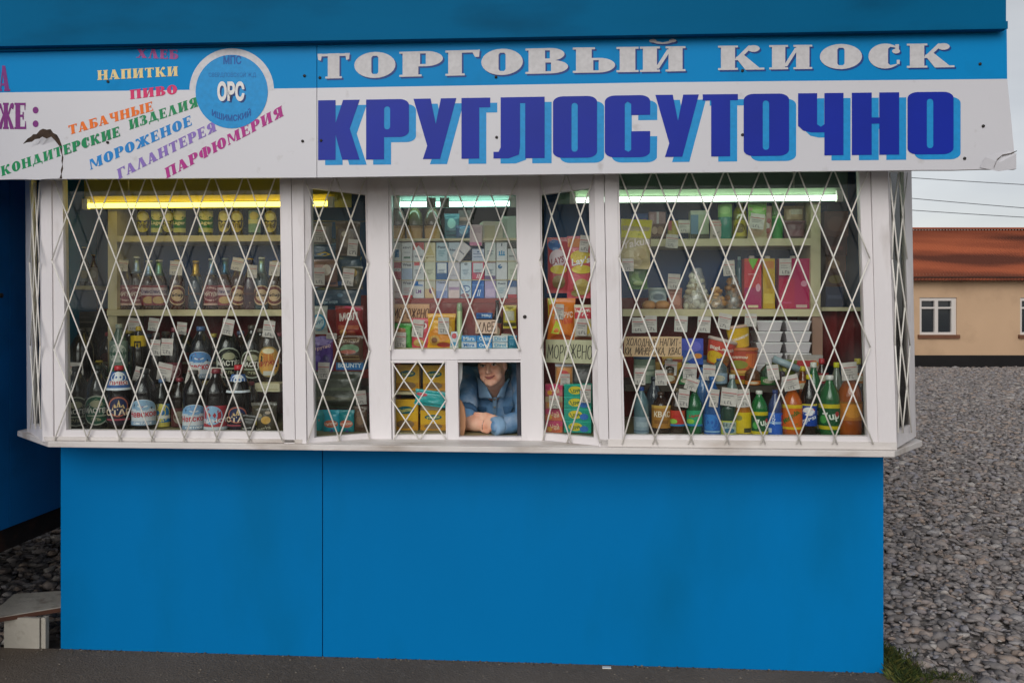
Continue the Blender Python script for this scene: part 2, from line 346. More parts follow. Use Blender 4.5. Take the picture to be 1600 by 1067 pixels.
def art(mb, shapes, mapf, kind='print', base=1):
    """flat print: shapes in the unit square laid one over another; mapf(u, v, layer) gives the point"""
    for i, s in enumerate(shapes):
        lay = base + i; t = s[0]; m = mat(s[-1], .45, kind)
        if t == 'r':
            x0, y0, x1, y1 = s[1:5]; nx = max(1, int(abs(x1-x0)*10)); ny = max(1, int(abs(y1-y0)*8))
            vs = [mapf(x0+(x1-x0)*a/nx, y0+(y1-y0)*b/ny, lay) for b in range(ny+1) for a in range(nx+1)]
            mb.add(vs, [(b*(nx+1)+a, b*(nx+1)+a+1, (b+1)*(nx+1)+a+1, (b+1)*(nx+1)+a) for b in range(ny) for a in range(nx)], m)
        elif t == 'e':
            cx, cy, rx, ry = s[1:5]; n = 20
            vs = [mapf(cx, cy, lay)] + [mapf(cx+rx*q*math.cos(2*math.pi*a/n), cy+ry*q*math.sin(2*math.pi*a/n), lay) for q in (.5, 1) for a in range(n)]
            mb.add(vs, [(0, 1+a, 1+(a+1) % n) for a in range(n)] + [(1+a, 1+n+a, 1+n+(a+1) % n, 1+(a+1) % n) for a in range(n)], m)
        elif t == 'p':
            fill(mb, [s[1]], mapf, m, lay)
        elif t == 't':
            _, txt, cx, cy, wd, ht, rot, _c = s
            vs, fs = text2d(txt, .025); c, q = math.cos(R(rot)), math.sin(R(rot))
            P = []
            for x, y in vs:
                a = (x-.5)*wd; b = (y-.5)*ht; P.append(mapf(cx + a*c - b*q, cy + a*q + b*c, lay))
            mb.add(P, fs, m)

# ================================================================ the kiosk
YF, YC, YB, YS, YR = -.25, -.10, .02, -.42, -.465
kiosk = thing('kiosk', 'blue trading kiosk with white barred bay windows and a serving hatch', 'kiosk')
def V(px, py, Y): return at(px, py, Y)
xl, xr = V(95, 860, 0).x, V(1380, 880, 0).x
z_sill0 = .5 * (zof(75, 699, YF - .03) + zof(1398, 714, YF - .03)); z_sill1 = z_sill0 + .026
xbl, xbr = V(36, 690, YB).x, V(1424, 690, YB).x
# lower wall: two painted sheets with an open seam, then the hidden sides
b = MB(); xs = V(504, 860, 0).x
b.box((xl, 0, -.05), (xs - .0025, .03, z_sill0), M['blue']); b.box((xs + .0025, -.002, -.05), (xr, .03, z_sill0), M['blue'])
b.box((xs - .0025, .012, -.05), (xs + .0025, .03, z_sill0), M['dark'])
b.box((xl, .03, -.05), (xl + .03, 2.0, z_sill0), M['blue']); b.box((xr - .03, .03, -.05), (xr, 2.0, z_sill0), M['blue'])
b.box((xl + .03, 1.97, -.05), (xr - .03, 2.0, z_sill0), M['blue'])
b.build('base_wall', kiosk)
b = MB()
b.box((xbl, YB + .03, z_sill0), (xbl + .03, 2.0, 2.77), M['blue']); b.box((xbr - .03, YB + .03, z_sill0), (xbr, 2.0, 2.77), M['blue'])
b.box((xbl + .03, 1.97, z_sill0), (xbr - .03, 2.0, 2.77), M['blue'])
zh = zof(800, 262, YF) + .05
b.box((V(63, 300, YF).x, YF + .012, zh), (V(1390, 300, YF).x, YF + .06, 2.77), M['white'])
b.build('upper_wall', kiosk)
# roof slab and fascia
xro = V(1572, 30, YR).x; xlo = -2.6
b = MB()
za, zb_ = zof(-200, 77, YR), zof(1572, 46, YR)
b.slab([(xlo, YR, za), (xro, YR, zb_), (xro, YR, 3.06), (xlo, YR, 3.06)], (0, .03, 0), M['fascia'])
b.slab([(xlo, YR - .006, za - .0), (xro + .004, YR - .006, zb_ - .0), (xro + .004, YR - .006, zb_ + .03), (xlo, YR - .006, za + .03)], (0, .006, 0), M['fascia'])
b.build('fascia', kiosk)
b = MB(); b.box((xlo, YR + .03, 2.775), (xro, 2.1, 3.05), M['fascia']); b.build('roof', kiosk)
# inside lining: ceiling, back wall, floor
b = MB()
mi = worn('inside_wall', '#6d7b7d', .6, .1, 3)
b.box((xbl + .03, YB, 2.46), (xbr - .03, 1.97, 2.50), M['white'])
b.box((xbl + .031, YF + .06, 2.40), (xbr - .031, YB, 2.44), M['white'])
b.box((xbl + .03, 1.93, .1), (xbr - .03, 1.97, 2.46), mi)
b.box((xl + .03, .03, .05), (xr - .03, 1.93, .1), M['dark'])
b.build('inner_lining', kiosk)
# sill
zt = z_sill1
def poly_plan(pts, z0, z1, m, mb):
    mb.slab([Vector((x, y, z0)) for x, y in pts], (0, 0, z1 - z0), m)
b = MB()
c0, c1 = V(75, 698, YF - .03), V(1398, 713, YF - .03)
e0, e1 = V(27, 682, YB + .01), V(1441, 690, YB + .01)
poly_plan([(c0.x, c0.y), (c1.x, c1.y), (e1.x, e1.y), (e1.x, .1), (e0.x, .1), (e0.x, e0.y)], z_sill0, z_sill1, M['sillwhite'], b)
b.build('sill', kiosk, bevel=.003)
def prism(mb, pts, d, m): mb.slab(pts, d, m)      # pts counter-clockwise from the front: BL BR TR TL
def vslab(mb, x0t, x0b, x1t, x1b, yt, yb, Y, th, m):
    mb.slab([V(x0b, yb, Y), V(x1b, yb, Y), V(x1t, yt, Y), V(x0t, yt, Y)], (0, th, 0), m)
# bottom rail of the bay (boards standing on the sill)
for (x0, x1, ya, yb2) in ((68, 472, 682, 694), (938, 1402, 686, 701)):
    b = MB()
    p, q = V(x0, 690, YF - .004), V(x1, 690, YF - .004)
    b.box((p.x, YF - .004, zt + .001), (q.x, YF + .05, zof((x0+x1)/2, ya + 2, YF)), M['sillwhite']); b.build('bottom_rail', kiosk, bevel=.002)
# corner posts, pillars
for (a, bb, c, d) in ((63, 66, 80, 83), (1361, 1373, 1387, 1402)):
    m = MB(); vslab(m, a, bb, c, d, 258, 690 if a < 500 else 702, YF - .002, .06, M['white']); m.build('corner_post', kiosk, bevel=.002)
for (a, bb, c, d, e, f) in ((438, 444, 455, 462, 474, 479), (928, 936, 944, 952, 964, 973)):
    m = MB(); vslab(m, a, bb, c - .8, d - .8, 258, 698, YF - .004, .05, M['white']); vslab(m, c, d, e, f, 258, 698, YF - .001, .05, M['white']); m.build('pillar', kiosk, bevel=.002)
for (a, bb, c, d) in ((573, 579, 606, 612), (809, 815, 843, 849)):
    m = MB(); vslab(m, a, bb, c, d, 258, 697, YC - .004, .05, M['white']); m.build('post', kiosk, bevel=.002)
# windows
def mk_glass():
    m = bpy.data.materials.new('window_glass'); m.use_nodes = True; n = m.node_tree; n.nodes.clear()
    o = n.nodes.new('ShaderNodeOutputMaterial'); tr = n.nodes.new('ShaderNodeBsdfTransparent'); tr.inputs[0].default_value = (.96, .98, .97, 1)
    gl = n.nodes.new('ShaderNodeBsdfGlossy'); gl.inputs['Roughness'].default_value = .03
    df = n.nodes.new('ShaderNodeBsdfDiffuse'); df.inputs[0].default_value = (.5, .5, .48, 1)
    fr = n.nodes.new('ShaderNodeFresnel'); fr.inputs[0].default_value = 1.25
    t = n.nodes.new('ShaderNodeTexCoord'); nz = n.nodes.new('ShaderNodeTexNoise'); nz.inputs['Scale'].default_value = 5; nz.inputs['Detail'].default_value = 9
    mr = n.nodes.new('ShaderNodeMapRange'); mr.inputs[1].default_value = .45; mr.inputs[2].default_value = .8; mr.inputs[3].default_value = .004; mr.inputs[4].default_value = .04
    a = n.nodes.new('ShaderNodeMixShader'); c = n.nodes.new('ShaderNodeMixShader')
    n.links.new(t.outputs['Object'], nz.inputs[0]); n.links.new(nz.outputs[0], mr.inputs[0])
    n.links.new(mr.outputs[0], a.inputs[0]); n.links.new(tr.outputs[0], a.inputs[1]); n.links.new(df.outputs[0], a.inputs[2])
    n.links.new(fr.outputs[0], c.inputs[0]); n.links.new(a.outputs[0], c.inputs[1]); n.links.new(gl.outputs[0], c.inputs[2]); n.links.new(c.outputs[0], o.inputs[0])
    return m
GLASS = mk_glass()
def window(corners, glass, lattice=None, gclip=None, off=.018, grille_off=-.014, rad=.0033, fmat='white'):
    """corners, glass: four (px, py, Y) TL TR BR BL of the outer frame and of the glazed opening; lattice: crossing points in pixels"""
    P = [V(*c) for c in corners]; 
    n = (P[1] - P[3]).cross(P[0] - P[2]).normalized()
    if n.y > 0: n = -n
    G = [atpl(x, y, P[0], n) for x, y in glass]
    b = MB(); d = Vector((0, .04, 0)); o = Vector((0, .006, 0))
    tl, tr, br, bl = [p + o for p in P]; gtl, gtr, gbr, gbl = [p + o for p in G]
    for q in ([bl, gbl, gtl, tl], [gbr, br, tr, gtr], [gbl, bl, br, gbr][::1], [tl, gtl, gtr, tr]):
        # keep every member counter-clockwise from the front
        c = sum(q, Vector()) / 4; ar = sum(((q[i].x-c.x)*(q[(i+1) % 4].z-c.z) - (q[(i+1) % 4].x-c.x)*(q[i].z-c.z)) for i in range(4))
        b.slab(q if ar > 0 else q[::-1], d, M[fmat])
    wn = b.build('window', kiosk)
    g = MB(); go = Vector((0, off + .006, 0)); ex = .004
    cg = sum(G, Vector()) / 4
    g.slab([p + (p - cg).normalized() * .012 + go for p in (G[3], G[2], G[1], G[0])], (0, .004, 0), GLASS); g.build('pane', wn)
    if lattice:
        gm = MB(); lines = lattice
        for k, ln in enumerate(lines):
            pts = [atpl(x, y, P[0] + Vector((0, grille_off - (.0052 if k % 2 else 0), 0)), n) for x, y in ln]
            gm.tube(pts, rad, M['rod'], 6)
        gm.build('grille', wn)
    return wn
def lattice(nodes_rows, ytop, ybot, xlo, xhi, ends=True):
    """zig-zag bars through rows of crossings; nodes_rows: list of (y, [x...]) with neighbouring rows staggered.
    every crossing joins its two nearest neighbours in the row below, bars run on to the top and bottom edges"""
    lines = []
    rows = nodes_rows
    hx = (rows[0][1][1] - rows[0][1][0]) / 2; hy = rows[1][0] - rows[0][0]
    up = lambda x, y, sg, yt: (x + sg * hx * (y - yt) / hy, yt)
    segs = []
    for sg in (-1, 1):
        starts = []
        # follow each bar down from its first crossing
        used = set()
        for ri, (y, xs) in enumerate(rows):
            for x in xs:
                if (ri, x) in used: continue
                ln = []
                tx, ty = up(x, y, -sg, ytop)
                if ri == 0: ln.append((tx, ty))
                cx, r = x, ri
                while True:
                    jx, jy = rnd.uniform(-.7, .7), rnd.uniform(-.7, .7)
                    ln.append((cx + jx, rows[r][0] + jy)); used.add((r, cx))
                    if r + 1 >= len(rows): break
                    nx = [q for q in rows[r+1][1] if abs(q - (cx + sg*hx)) < hx * .45]
                    if not nx: break
                    cx = nx[0]; r += 1
                if r == len(rows) - 1:
                    f = (ybot - rows[r][0]) / hy
                    ln.append((cx + sg*hx*f, ybot))
                # clip to the sides
                out = []
                for p in ln:
                    out.append((min(max(p[0], xlo(p[1])), xhi(p[1])), p[1]))
                if len(out) > 1: lines.append((sg, out))
    a = [l for s, l in lines if s < 0]; c = [l for s, l in lines if s > 0]
    res = []
    for i in range(max(len(a), len(c))):
        res.append(a[i] if i < len(a) else None); res.append(c[i] if i < len(c) else None)
    return [x if x else [(0, -4000), (1, -4000)] for x in res] if False else res
def lat(rows, ytop, ybot, xlo, xhi):
    r = lattice(rows, ytop, ybot, xlo, xhi)
    out = []
    for i, l in enumerate(r):
        if l is not None: out.append((i % 2, l))
    a = [l for k, l in out if k == 0]; c = [l for k, l in out if k == 1]
    # bars of one slant on even places, of the other on odd ones
    res = []
    for i in range(max(len(a), len(c))):
        res.append(a[i] if i < len(a) else a[-1] if False else None); res.append(c[i] if i < len(c) else None)
    return res
_w0 = window
def window2(corners, glass, rows=None, ytop=270, ybot=690, xlo=None, xhi=None, **kw):
    wn = _w0(corners, glass, None, **kw)
    if rows:
        P = [V(*c) for c in corners]; n = (P[1] - P[3]).cross(P[0] - P[2]).normalized()
        gm = MB()
        for i, l in enumerate(lat(rows, ytop, ybot, xlo, xhi)):
            if l is None: continue
            off = Vector((0, kw.get('grille_off', -.012) - (.0058 if i % 2 else 0), 0))
            gm.tube([atpl(x, y, P[0] + off, n) for x, y in l], kw.get('rad', .0033), M['rod'], 6)
        gm.build('grille', wn)
    return wn
def grid(x0, dx, n, y0, dy, m, drift=0., stag=0):
    """m rows of crossings, every other row half a step on; drift: sideways shift per row"""
    return [(y0 + dy * j, [x0 + drift*j + dx*i - (dx/2 if (j + stag) % 2 else 0) for i in range(n + (1 if (j + stag) % 2 else 0))]) for j in range(m)]
L_ = lambda t, b_, y0=262, y1=690: (lambda y: t + (b_ - t) * (y - y0) / (y1 - y0))
# big left bay window
window2([(80, 256, YF), (440, 256, YF), (446, 690, YF), (84, 684, YF)], [(96, 264), (436, 264), (442, 675), (102, 672)],
        grid(104.5, 50.6, 7, 338, 69.3, 5, 1.6), 268, 690, L_(79, 84), L_(441, 447))
# narrow slanting window at its right
window2([(474, 256, YF), (574, 262, YC), (580, 688, YC), (480, 697, YF)], [(484, 294), (570, 304), (577.5, 677), (490, 684)],
        grid(498.5, 50.3, 2, 342, 68.5, 5, 1.5), 272, 692, L_(473, 480), L_(573, 580))
# middle window above the hatch
window2([(605, 262, YC), (811, 262, YC), (816, 562, YC), (611, 562, YC)], [(611, 305), (806, 304), (810, 545), (614, 546)],
        grid(632, 50.4, 4, 345, 66.5, 4, .9), 278, 548, L_(605, 612), L_(810, 816))
# small barred pane left of the hatch
window2([(611, 562.5, YC), (697, 562.5, YC), (699, 690, YC), (613, 690, YC)], [(614, 567), (695, 567), (696.5, 679), (616, 680)],
        grid(631.5, 42.5, 2, 594.5, 31, 3, 1.2), 564, 689, L_(611, 613, 562, 690), L_(696, 699, 562, 690), rad=.0030, grille_off=-.008)
# narrow slanting window at the other side
window2([(843, 262, YC), (929, 256, YF), (938, 697, YF), (849, 688, YC)], [(846, 304), (920, 294), (928, 684), (850, 677)],
        grid(862, 45, 2, 339, 68.5, 5, 1.2), 272, 692, L_(841, 847), L_(930, 938))
# big right bay window
window2([(964, 256, YF), (1360, 256, YF), (1373, 702, YF), (972, 692, YF)], [(967, 262), (1343, 262), (1357, 682), (976, 680)],
        grid(993, 56.2, 7, 333, 70.2, 5, .6), 266, 694, L_(964, 972), L_(1359, 1372))
# the two slanted end windows
window2([(38, 262, YB), (62, 258, YF), (65, 690, YF), (41, 674, YB)], [(47, 270), (60, 270), (63, 668), (50, 662)],
        [(346, [50, 58]), (410, [46.5, 54.5, 62]), (475, [50.5, 58.5]), (540, [47.5, 55.5, 63]), (605, [51.5, 59.5])], 285, 670, L_(40, 43), L_(62, 65), grille_off=-.01, rad=.0032)
window2([(1388, 258, YF), (1425, 262, YB), (1432, 682, YB), (1403, 700, YF)], [(1391, 268), (1413, 268), (1423, 664), (1406, 672)],
        [(338, [1397, 1411]), (405, [1390.5, 1404, 1417]), (472, [1400, 1414]), (540, [1395, 1408, 1422]), (607, [1404, 1417])], 270, 676, L_(1389, 1404), L_(1422, 1430), grille_off=-.01, rad=.0032)
# middle: transom is the gap between the two frames; mullion beside the hatch and hatch surround
b = MB()
vslab(b, 697.5, 699.5, 715, 717, 562.5, 690, YC, .045, M['white']); b.build('hatch_jamb', kiosk)
b = MB()
vslab(b, 715.4, 717.4, 815.6, 817, 682.5, 690, YC + .002, .045, M['white'])
b.build('hatch_threshold', kiosk)
b = MB(); b.slab([V(715.4, 566, YC + .003), V(815.6, 566, YC + .003), V(815.6, 562.8, YC + .003), V(715.4, 562.8, YC + .003)], (0, .04, 0), M['white']); b.build('hatch_head', kiosk)
# recessed boards on the sill under the middle part
b = MB()
a0, a1, a2, a3 = V(470, 700, YF + .005), V(944, 704, YF + .005), V(850, 692, YC), V(578, 692, YC)
ztop = zof(700, 689.5, YC)
b.slab([Vector((p.x, p.y, zt + .001)) for p in (a0, a1, a2, a3)], (0, 0, ztop - zt - .004), M['sillwhite'])
b.build('counter_shelf', kiosk, bevel=.003)
# ---------------------------------------------------------------- inside shop fittings (each unit a thing)
zdeck = z_sill1 + .022
xm0, xm1 = V(604, 500, .2).x, V(846, 500, .2).x
def board(mb, x0, x1, y0, y1, z0, z1, m): mb.box((x0, y0, z0), (x1, y1, z1), m)
zA, zB = zof(310, 368, .33), zof(310, 484, .33)
tL = thing('shelf_unit', 'cream wall shelves full of beer behind the yellow lamp', 'shelf unit', (0, 0, 0))
x0, x1 = V(167, 480, .33).x, V(470, 480, .33).x
for z, x1_ in ((zA, x1 + .1), (zB, x1)):
    b = MB(); board(b, x0 + .05 if z == zA else x0, x1_, .33, .62, z - .032, z, M['shelf']); b.build('shelf', tL)
b = MB(); board(b, x0, x0 + .05, .34, .62, zdeck, zB - .033, M['shelf']); board(b, x0, x0 + .049, .34, .62, zB + .001, 2.3, M['shelf']); b.build('upright', tL)
b = MB(); board(b, x0 - .25, xm0, .62, .64, zB + .08, 2.45, M['navy']); board(b, x0 - .25, xm0, .62, .64, zdeck, zB + .079, M['maroon']); b.build('backboard', tL)
zC = zof(300, 602, .12)
b = MB(); board(b, x0 - .22, xm0 - .02, .12, .61, zC - .03, zC, M['step']); b.build('step', tL)
dl = MB(); xa, xb = xbl + .05, xm0
dl.slab([Vector((x, y, zdeck - .02)) for x, y in ((V(84, 600, YF + .06).x, YF + .06), (V(478, 600, YF + .06).x, YF + .06), (V(578, 600, YC + .06).x, YC + .06), (xb, .62), (xa, .62), (xa, .06))], (0, 0, .02), M['deck'])
o = tag(dl.build('display_counter'), 'low display board under the beer bottles behind the glass', 'counter')
dl = MB(); xa, xb = xm1, xbr - .05
dl.slab([Vector((x, y, zdeck - .02)) for x, y in ((V(850, 600, YC + .06).x, YC + .06), (V(940, 600, YF + .06).x, YF + .06), (V(1362, 600, YF + .06).x, YF + .06), (xb, .06), (xb, .62), (xa, .62))], (0, 0, .02), M['deck'])
o = tag(dl.build('display_counter'), 'low display board under the soft drink bottles behind the glass', 'counter')
zA2, zB2 = zof(1140, 373, .33), zof(1140, 483, .33)
tR = thing('shelf_unit', 'cream wall shelves of sweets and snacks under the long white lamp', 'shelf unit', (0, 0, 0))
x0, x1 = V(973, 480, .33).x, V(1283, 480, .33).x
b = MB(); board(b, x0 + .05, x1 - .05, .33, .62, zA2 - .036, zA2, M['shelf']); b.build('shelf', tR)
b = MB(); board(b, x0, x1, .33, .62, zB2 - .036, zB2, M['shelf']); b.build('shelf', tR)
b = MB(); board(b, x1 - .048, x1, .34, .62, zB2 + .001, 2.3, M['shelf']); b.build('upright', tR)
b = MB(); board(b, x1 - .04, x1 + .01, .34, .62, zdeck, zB2 - .037, worn('pink_board', '#a5806e', .6, .1, 5)); b.build('upright', tR)
b = MB(); board(b, xm1, xbr - .2, .62, .64, zB2 + .06, 2.45, M['navy']); board(b, xm1, xbr - .2, .62, .64, zdeck, zB2 + .059, M['maroon']); b.build('backboard', tR)
zC2 = zof(1140, 603, .12)
b = MB(); board(b, x0, x1 - .05, .14, .60, zC2 - .03, zC2, M['step']); b.build('step', tR)
# maroon cloth hung beside the right unit
b = MB(); c0 = V(1284, 480, .40); c1 = V(1350, 480, .40); n = 26
vs = []; 
for j, z in enumerate((zof(1310, 572, .4), zof(1310, 486, .4))):
    for i in range(n + 1):
        t = i / n; vs.append((c0.x + (c1.x + .1 - c0.x)*t, .42 + .012*math.sin(t*21) + .006*math.sin(t*47), z))
b.add(vs, [(i, i+1, n+2+i, n+1+i) for i in range(n)], M['maroon'], True)
o = b.build('cloth'); md = o.modifiers.new('thick', 'SOLIDIFY'); md.thickness = .004
tag(o, 'dark red cloth hanging beside the white tubs', 'cloth')
b = MB(); board(b, V(1284, 480, .36).x, xbr - .06, .36, .6, zof(1310, 486, .36), zof(1310, 480, .36), M['shelf'])
tag(b.build('side_shelf'), 'short shelf above the dark red cloth at the window end', 'shelf')
# centre rack
tC = thing('cigarette_rack', 'red edged wall rack holding rows of cigarette packs above the hatch', 'rack')
zp = [zof(700, y, .12) for y in (466, 437, 408)]
xc0, xc1 = V(611, 420, .12).x - .01, V(808, 420, .12).x + .01
red = worn('rack_red', '#8c2f2c', .5, .1, 5)
for i, z in enumerate(zp):
    b = MB(); board(b, xc0, xc1, .12 if i else .105, .21, z - (.024 if i == 0 else .004), z - .0005, red if i == 0 else M['shelf']); b.build('ledge', tC)
b = MB(); board(b, xc0, xc1, .21, .225, zp[0] - .02, zof(700, 374, .21), M['navy']); b.build('backboard', tC)
b = MB(); board(b, xc0, xc1, .12, .34, zof(700, 372.5, .12) - .012, zof(700, 372.5, .12), M['shelf']); b.build('top_shelf', tC)
b = MB(); board(b, xc0, xc1, .056, .066, zof(700, 545, .1), zp[0] - .026, worn('rack_back_red', '#7b2b2b', .5, .25, 9, '#b08a80', .6, 30)); b.build('lower_backboard', tC)
zS = zof(700, 544, YC + .08)
b = MB(); board(b, xc0, xc1, YC + .055, .066, zS - .015, zS, M['shelf']); b.build('goods_shelf', tC)
b = MB(); p = V(820, 495, YC - .005); b.tube([p + Vector((0, -.003, 0)), p + Vector((0, .01, 0))], .0085, M['screw'], 12); b.build('lock', kiosk)
tN = thing('small_rack', 'two tier cream rack behind the small barred pane', 'rack')
zN1 = zof(655, 611, .05)
b = MB(); board(b, V(612, 620, .0).x, V(700, 620, .0).x, .0, .22, zN1 - .012, zN1, M['shelf']); b.build('shelf', tN)
b = MB(); board(b, V(612, 620, .0).x, V(700, 620, .0).x, YC + .06, .22, zdeck - .02, zdeck, M['deck']); b.build('base', tN)
b = MB(); board(b, V(612, 620, .0).x, V(700, 620, .0).x, .22, .235, zdeck, zof(650, 567, .2), M['dark']); b.build('backboard', tN)
b = MB(); board(b, V(711, 620, .02).x, V(714, 620, .02).x, YC + .06, .12, zdeck, zof(650, 560, .0), M['shelf']); b.build('side_panel', tN)
# serving counter under her arms
b = MB(); board(b, V(701, 670, .1).x, V(842, 670, .1).x, YC + .05, .26, zdeck - .03, zof(760, 681, YC + .05), M['deck'])
tag(b.build('serving_counter'), 'worn olive counter top under the folded arms at the hatch', 'counter')
ZCOUNT = zof(760, 681, YC + .05)
# lamps
def lamp(x0, x1, ypx, Y, hexc, e, label, fixture, reflect):
    p, q = V(x0, ypx, Y), V(x1, ypx, Y); z = .5*(p.z + q.z); r = .0125
    t = thing('tube_lamp', label, 'lamp', (p.x, Y, z), (0, 0, 0), None)
    Lg = q.x - p.x
    b = MB(); b.tube([(0, 0, 0), (Lg, 0, 0)], r, mat(hexc, .4, 'plain', e), 12); b.build('tube', t)
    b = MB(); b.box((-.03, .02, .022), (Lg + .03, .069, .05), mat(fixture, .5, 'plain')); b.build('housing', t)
    b = MB(); b.box((-.09, .11, -.006), (Lg + .09, .118, 2.40 - z), mat(reflect, .7, 'plain')); b.build('added_reflector', t)  # board added behind the tube to catch its glow
    for xx in (-.03, Lg + .002):
        b = MB(); b.box((xx, -.012, -.018), (xx + .028, .014, .033), mat('#d8d6cc', .5)); b.build('end_cap', t)
    b = MB()
    for xx in (Lg*.15, Lg*.85):
        b = MB(); b.tube([(xx, .045, .051), (xx, .045, 2.4 - z)], .004, mat('#8a877c', .5), 6); b.build('hanger', t)
    return t
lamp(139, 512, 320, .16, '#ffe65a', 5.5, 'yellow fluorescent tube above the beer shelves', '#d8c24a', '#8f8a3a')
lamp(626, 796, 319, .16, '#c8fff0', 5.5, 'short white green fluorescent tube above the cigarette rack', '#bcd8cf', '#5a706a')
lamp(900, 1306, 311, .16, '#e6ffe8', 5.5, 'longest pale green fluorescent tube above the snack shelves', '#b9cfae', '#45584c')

# ---------------------------------------------------------------- the sign boards (on the fascia box, each a thing)
def sgn(px, py, lay=0): return at(px, py, YS - .0007 * lay)
line = lambda pts: (lambda x: next((a[1] + (b_[1]-a[1])*(x-a[0])/(b_[0]-a[0]) for a, b_ in zip(pts, pts[1:]) if x <= b_[0]), pts[-1][1]))
topL = line([(-300, 80), (0, 72), (495, 64), (1040, 52), (1600, 44)])
midL = line([(-300, 151), (0, 145), (490, 138), (1040, 129), (1600, 123.5)])
botL = line([(-300, 283), (0, 280.5), (492, 277.5), (1040, 270), (1590, 264.5)])
def sign_panel(root, xa, xb_, n, right_edge=None, notch=None):
    b = MB(); th = .022
    xs = [xa + (xb_ - xa) * i / n for i in range(n + 1)]
    for ff, y0, y1, m in (('b', midL, botL, M['signwhite']), ('t', topL, midL, M['signblue'])):
        vs = []; fs = []
        for i, x in enumerate(xs):
            for k in range(2):
                f = (y0, y1)[k]; xx = x
                if right_edge and i == n: xx = right_edge(f(x))
                vs.append(sgn(xx, f(x) + (rnd.uniform(-.6, .6) if (f is botL and (x < 130 or x > 1480)) else 0)))
        for i in range(n): fs.append((2*i+1, 2*i+3, 2*i+2, 2*i))
        nv = len(vs); b.add(vs, fs, m)
        bk = [v + Vector((0, th, 0)) for v in vs]
        b.add(bk, [tuple(reversed(f)) for f in fs], m)
        # edges
        e = []
        for i in range(n):
            k = 1 if ff == 'b' else 0
            e.append((2*i + k, nv + 2*i + k, nv + 2*i + 2 + k, 2*i + 2 + k) if ff == 'b' else (2*i, 2*i+2, nv+2*i+2, nv+2*i))
        e.append((2*n, 2*n+1, nv+2*n+1, nv+2*n)); e.append((1, 0, nv, nv+1))
        b.add(vs + bk, e, m)
    return b.build('panel', root)
sR = thing('sign_board', 'long sign board of big dark blue letters over the windows', 'sign', (0, 0, 0))
sign_panel(sR, 495.6, 1580, 24, right_edge=line([(40, 1573), (124, 1576), (200, 1580), (240, 1586), (266, 1588)]) if False else (lambda y: 1573 + max(0, (y - 60)) * .012 + max(0, y - 205) * .2))
sL = thing('sign_board', 'shorter sign board of slanting coloured words beside a round emblem', 'sign', (0, 0, 0))
sign_panel(sL, -128, 494.6, 20)
def fatword(word, parent, xleft, widths, ytop, ybot, col, name, layer, slope=0, dx=0, dy=0, mb=None):
    """letters in given pixel boxes; ytop, ybot functions of x"""
    b = mb or MB()
    for ch, (a, c) in zip(word, widths):
        gw, pieces = fat(ch)
        for k, pc in enumerate(pieces):
            def mp(x, y, lay, a=a, c=c):
                X = a + (c - a) * x / gw; 
                return sgn(X + dx, ybot(X) + (ytop(X) - ybot(X)) * y + dy, lay)
            fill(b, pc, mp, col, layer + k * .06)
    if mb is None: return b.build(name, parent)
tw = [('Т',496,546.5),('О',553.5,618),('Р',624,692),('Г',696,746),('О',752,817),('В',821,889),('Ы',895,997),('Й',1000,1071),('К',1122,1193),('И',1202,1269),('О',1281,1347),('С',1357,1408),('К',1417,1490)]
tt = line([(480, 85), (880, 75), (1125, 72), (1500, 68)]); tb = line([(480, 124), (890, 114.5), (1060, 112), (1125, 110), (1500, 105.5)])
wl = mat('#c9c7c9', .4, 'print'); nv = mat('#123f86', .4, 'print')
for part_ in (tw[:8], tw[8:]):
    fatword([a for a, *_ in part_], sR, 0, [(a, c) for _, a, c in part_], tt, tb, nv, 'title_shadow', 1, dx=2.6, dy=2.6)
    fatword([a for a, *_ in part_], sR, 0, [(a, c) for _, a, c in part_], tt, tb, wl, 'title_lettering', 3)
hw = [('К',497,562),('Р',572,639),('У',646,713),('Г',721,766),('Л',771,851),('О',864,933),('С',945,1016),('У',1024,1092),('Т',1098,1153),('О',1162,1233),('Ч',1247,1318),('Н',1331,1405),('О',1418,1490)]
ht_ = line([(480, 157.5), (1000, 149), (1500, 143.5)]); hb_ = line([(480, 250.5), (1000, 246), (1500, 241)])
for nm, m, dx, dy, lay in (('slogan_shadow', mat('#1590cf', .4, 'print'), 11, 8, 1), ('slogan_lettering', worn('slogan_blue', '#00229a', .4, .12, 2.5, '#1d2f96', .6, 1.2, spec=.2), 0, 0, 2.5)):
    b = MB()
    for ch, a, c in hw:
        for pc in heavy(ch):
            fill(b, pc, lambda x, y, l, a=a, c=c: sgn(a + (c-a)*x + dx, hb_(a + (c-a)*x) + (ht_(a + (c-a)*x) - hb_(a + (c-a)*x))*y + dy, l), m, lay)
    if nm == 'slogan_shadow':
        # slanted joins between a letter and its shade
        pass
    b.build(nm, sR)
def slantword(word, p0, p1, h, hexc, name, parent, lay0=2):
    """word on a slanting line from p0 (bottom left) to p1 (bottom right), letters of height h px"""
    b = MB(); ws = [(fat(c)[0] + .14 if c != ' ' else .55) for c in word]; tot = sum(ws) - .14; x = 0
    dxx, dyy = (p1[0]-p0[0]) / tot, (p1[1]-p0[1]) / tot
    for c, wd in zip(word, ws):
        if c != ' ':
            for k, pc in enumerate(fat(c)[1]):
                fill(b, pc, lambda u, v, l, x=x: sgn(p0[0] + (x+u)*dxx + v*h*dyy/dxx*.35, p0[1] + (x+u)*dyy - v*h, l), mat(hexc, .4, 'print'), lay0 + k*.06)
        x += wd
    return b.build(name, parent)
Z1 = lambda x, y: (x / 3.2, y / 3.2)
slantword('ХЛЕБ', Z1(682, 290), Z1(890, 298), 14.5, '#a64a8e', 'bread_word', sL)
slantword('НАПИТКИ', Z1(487, 402), Z1(890, 381), 15, '#e9d193', 'drinks_word', sL)
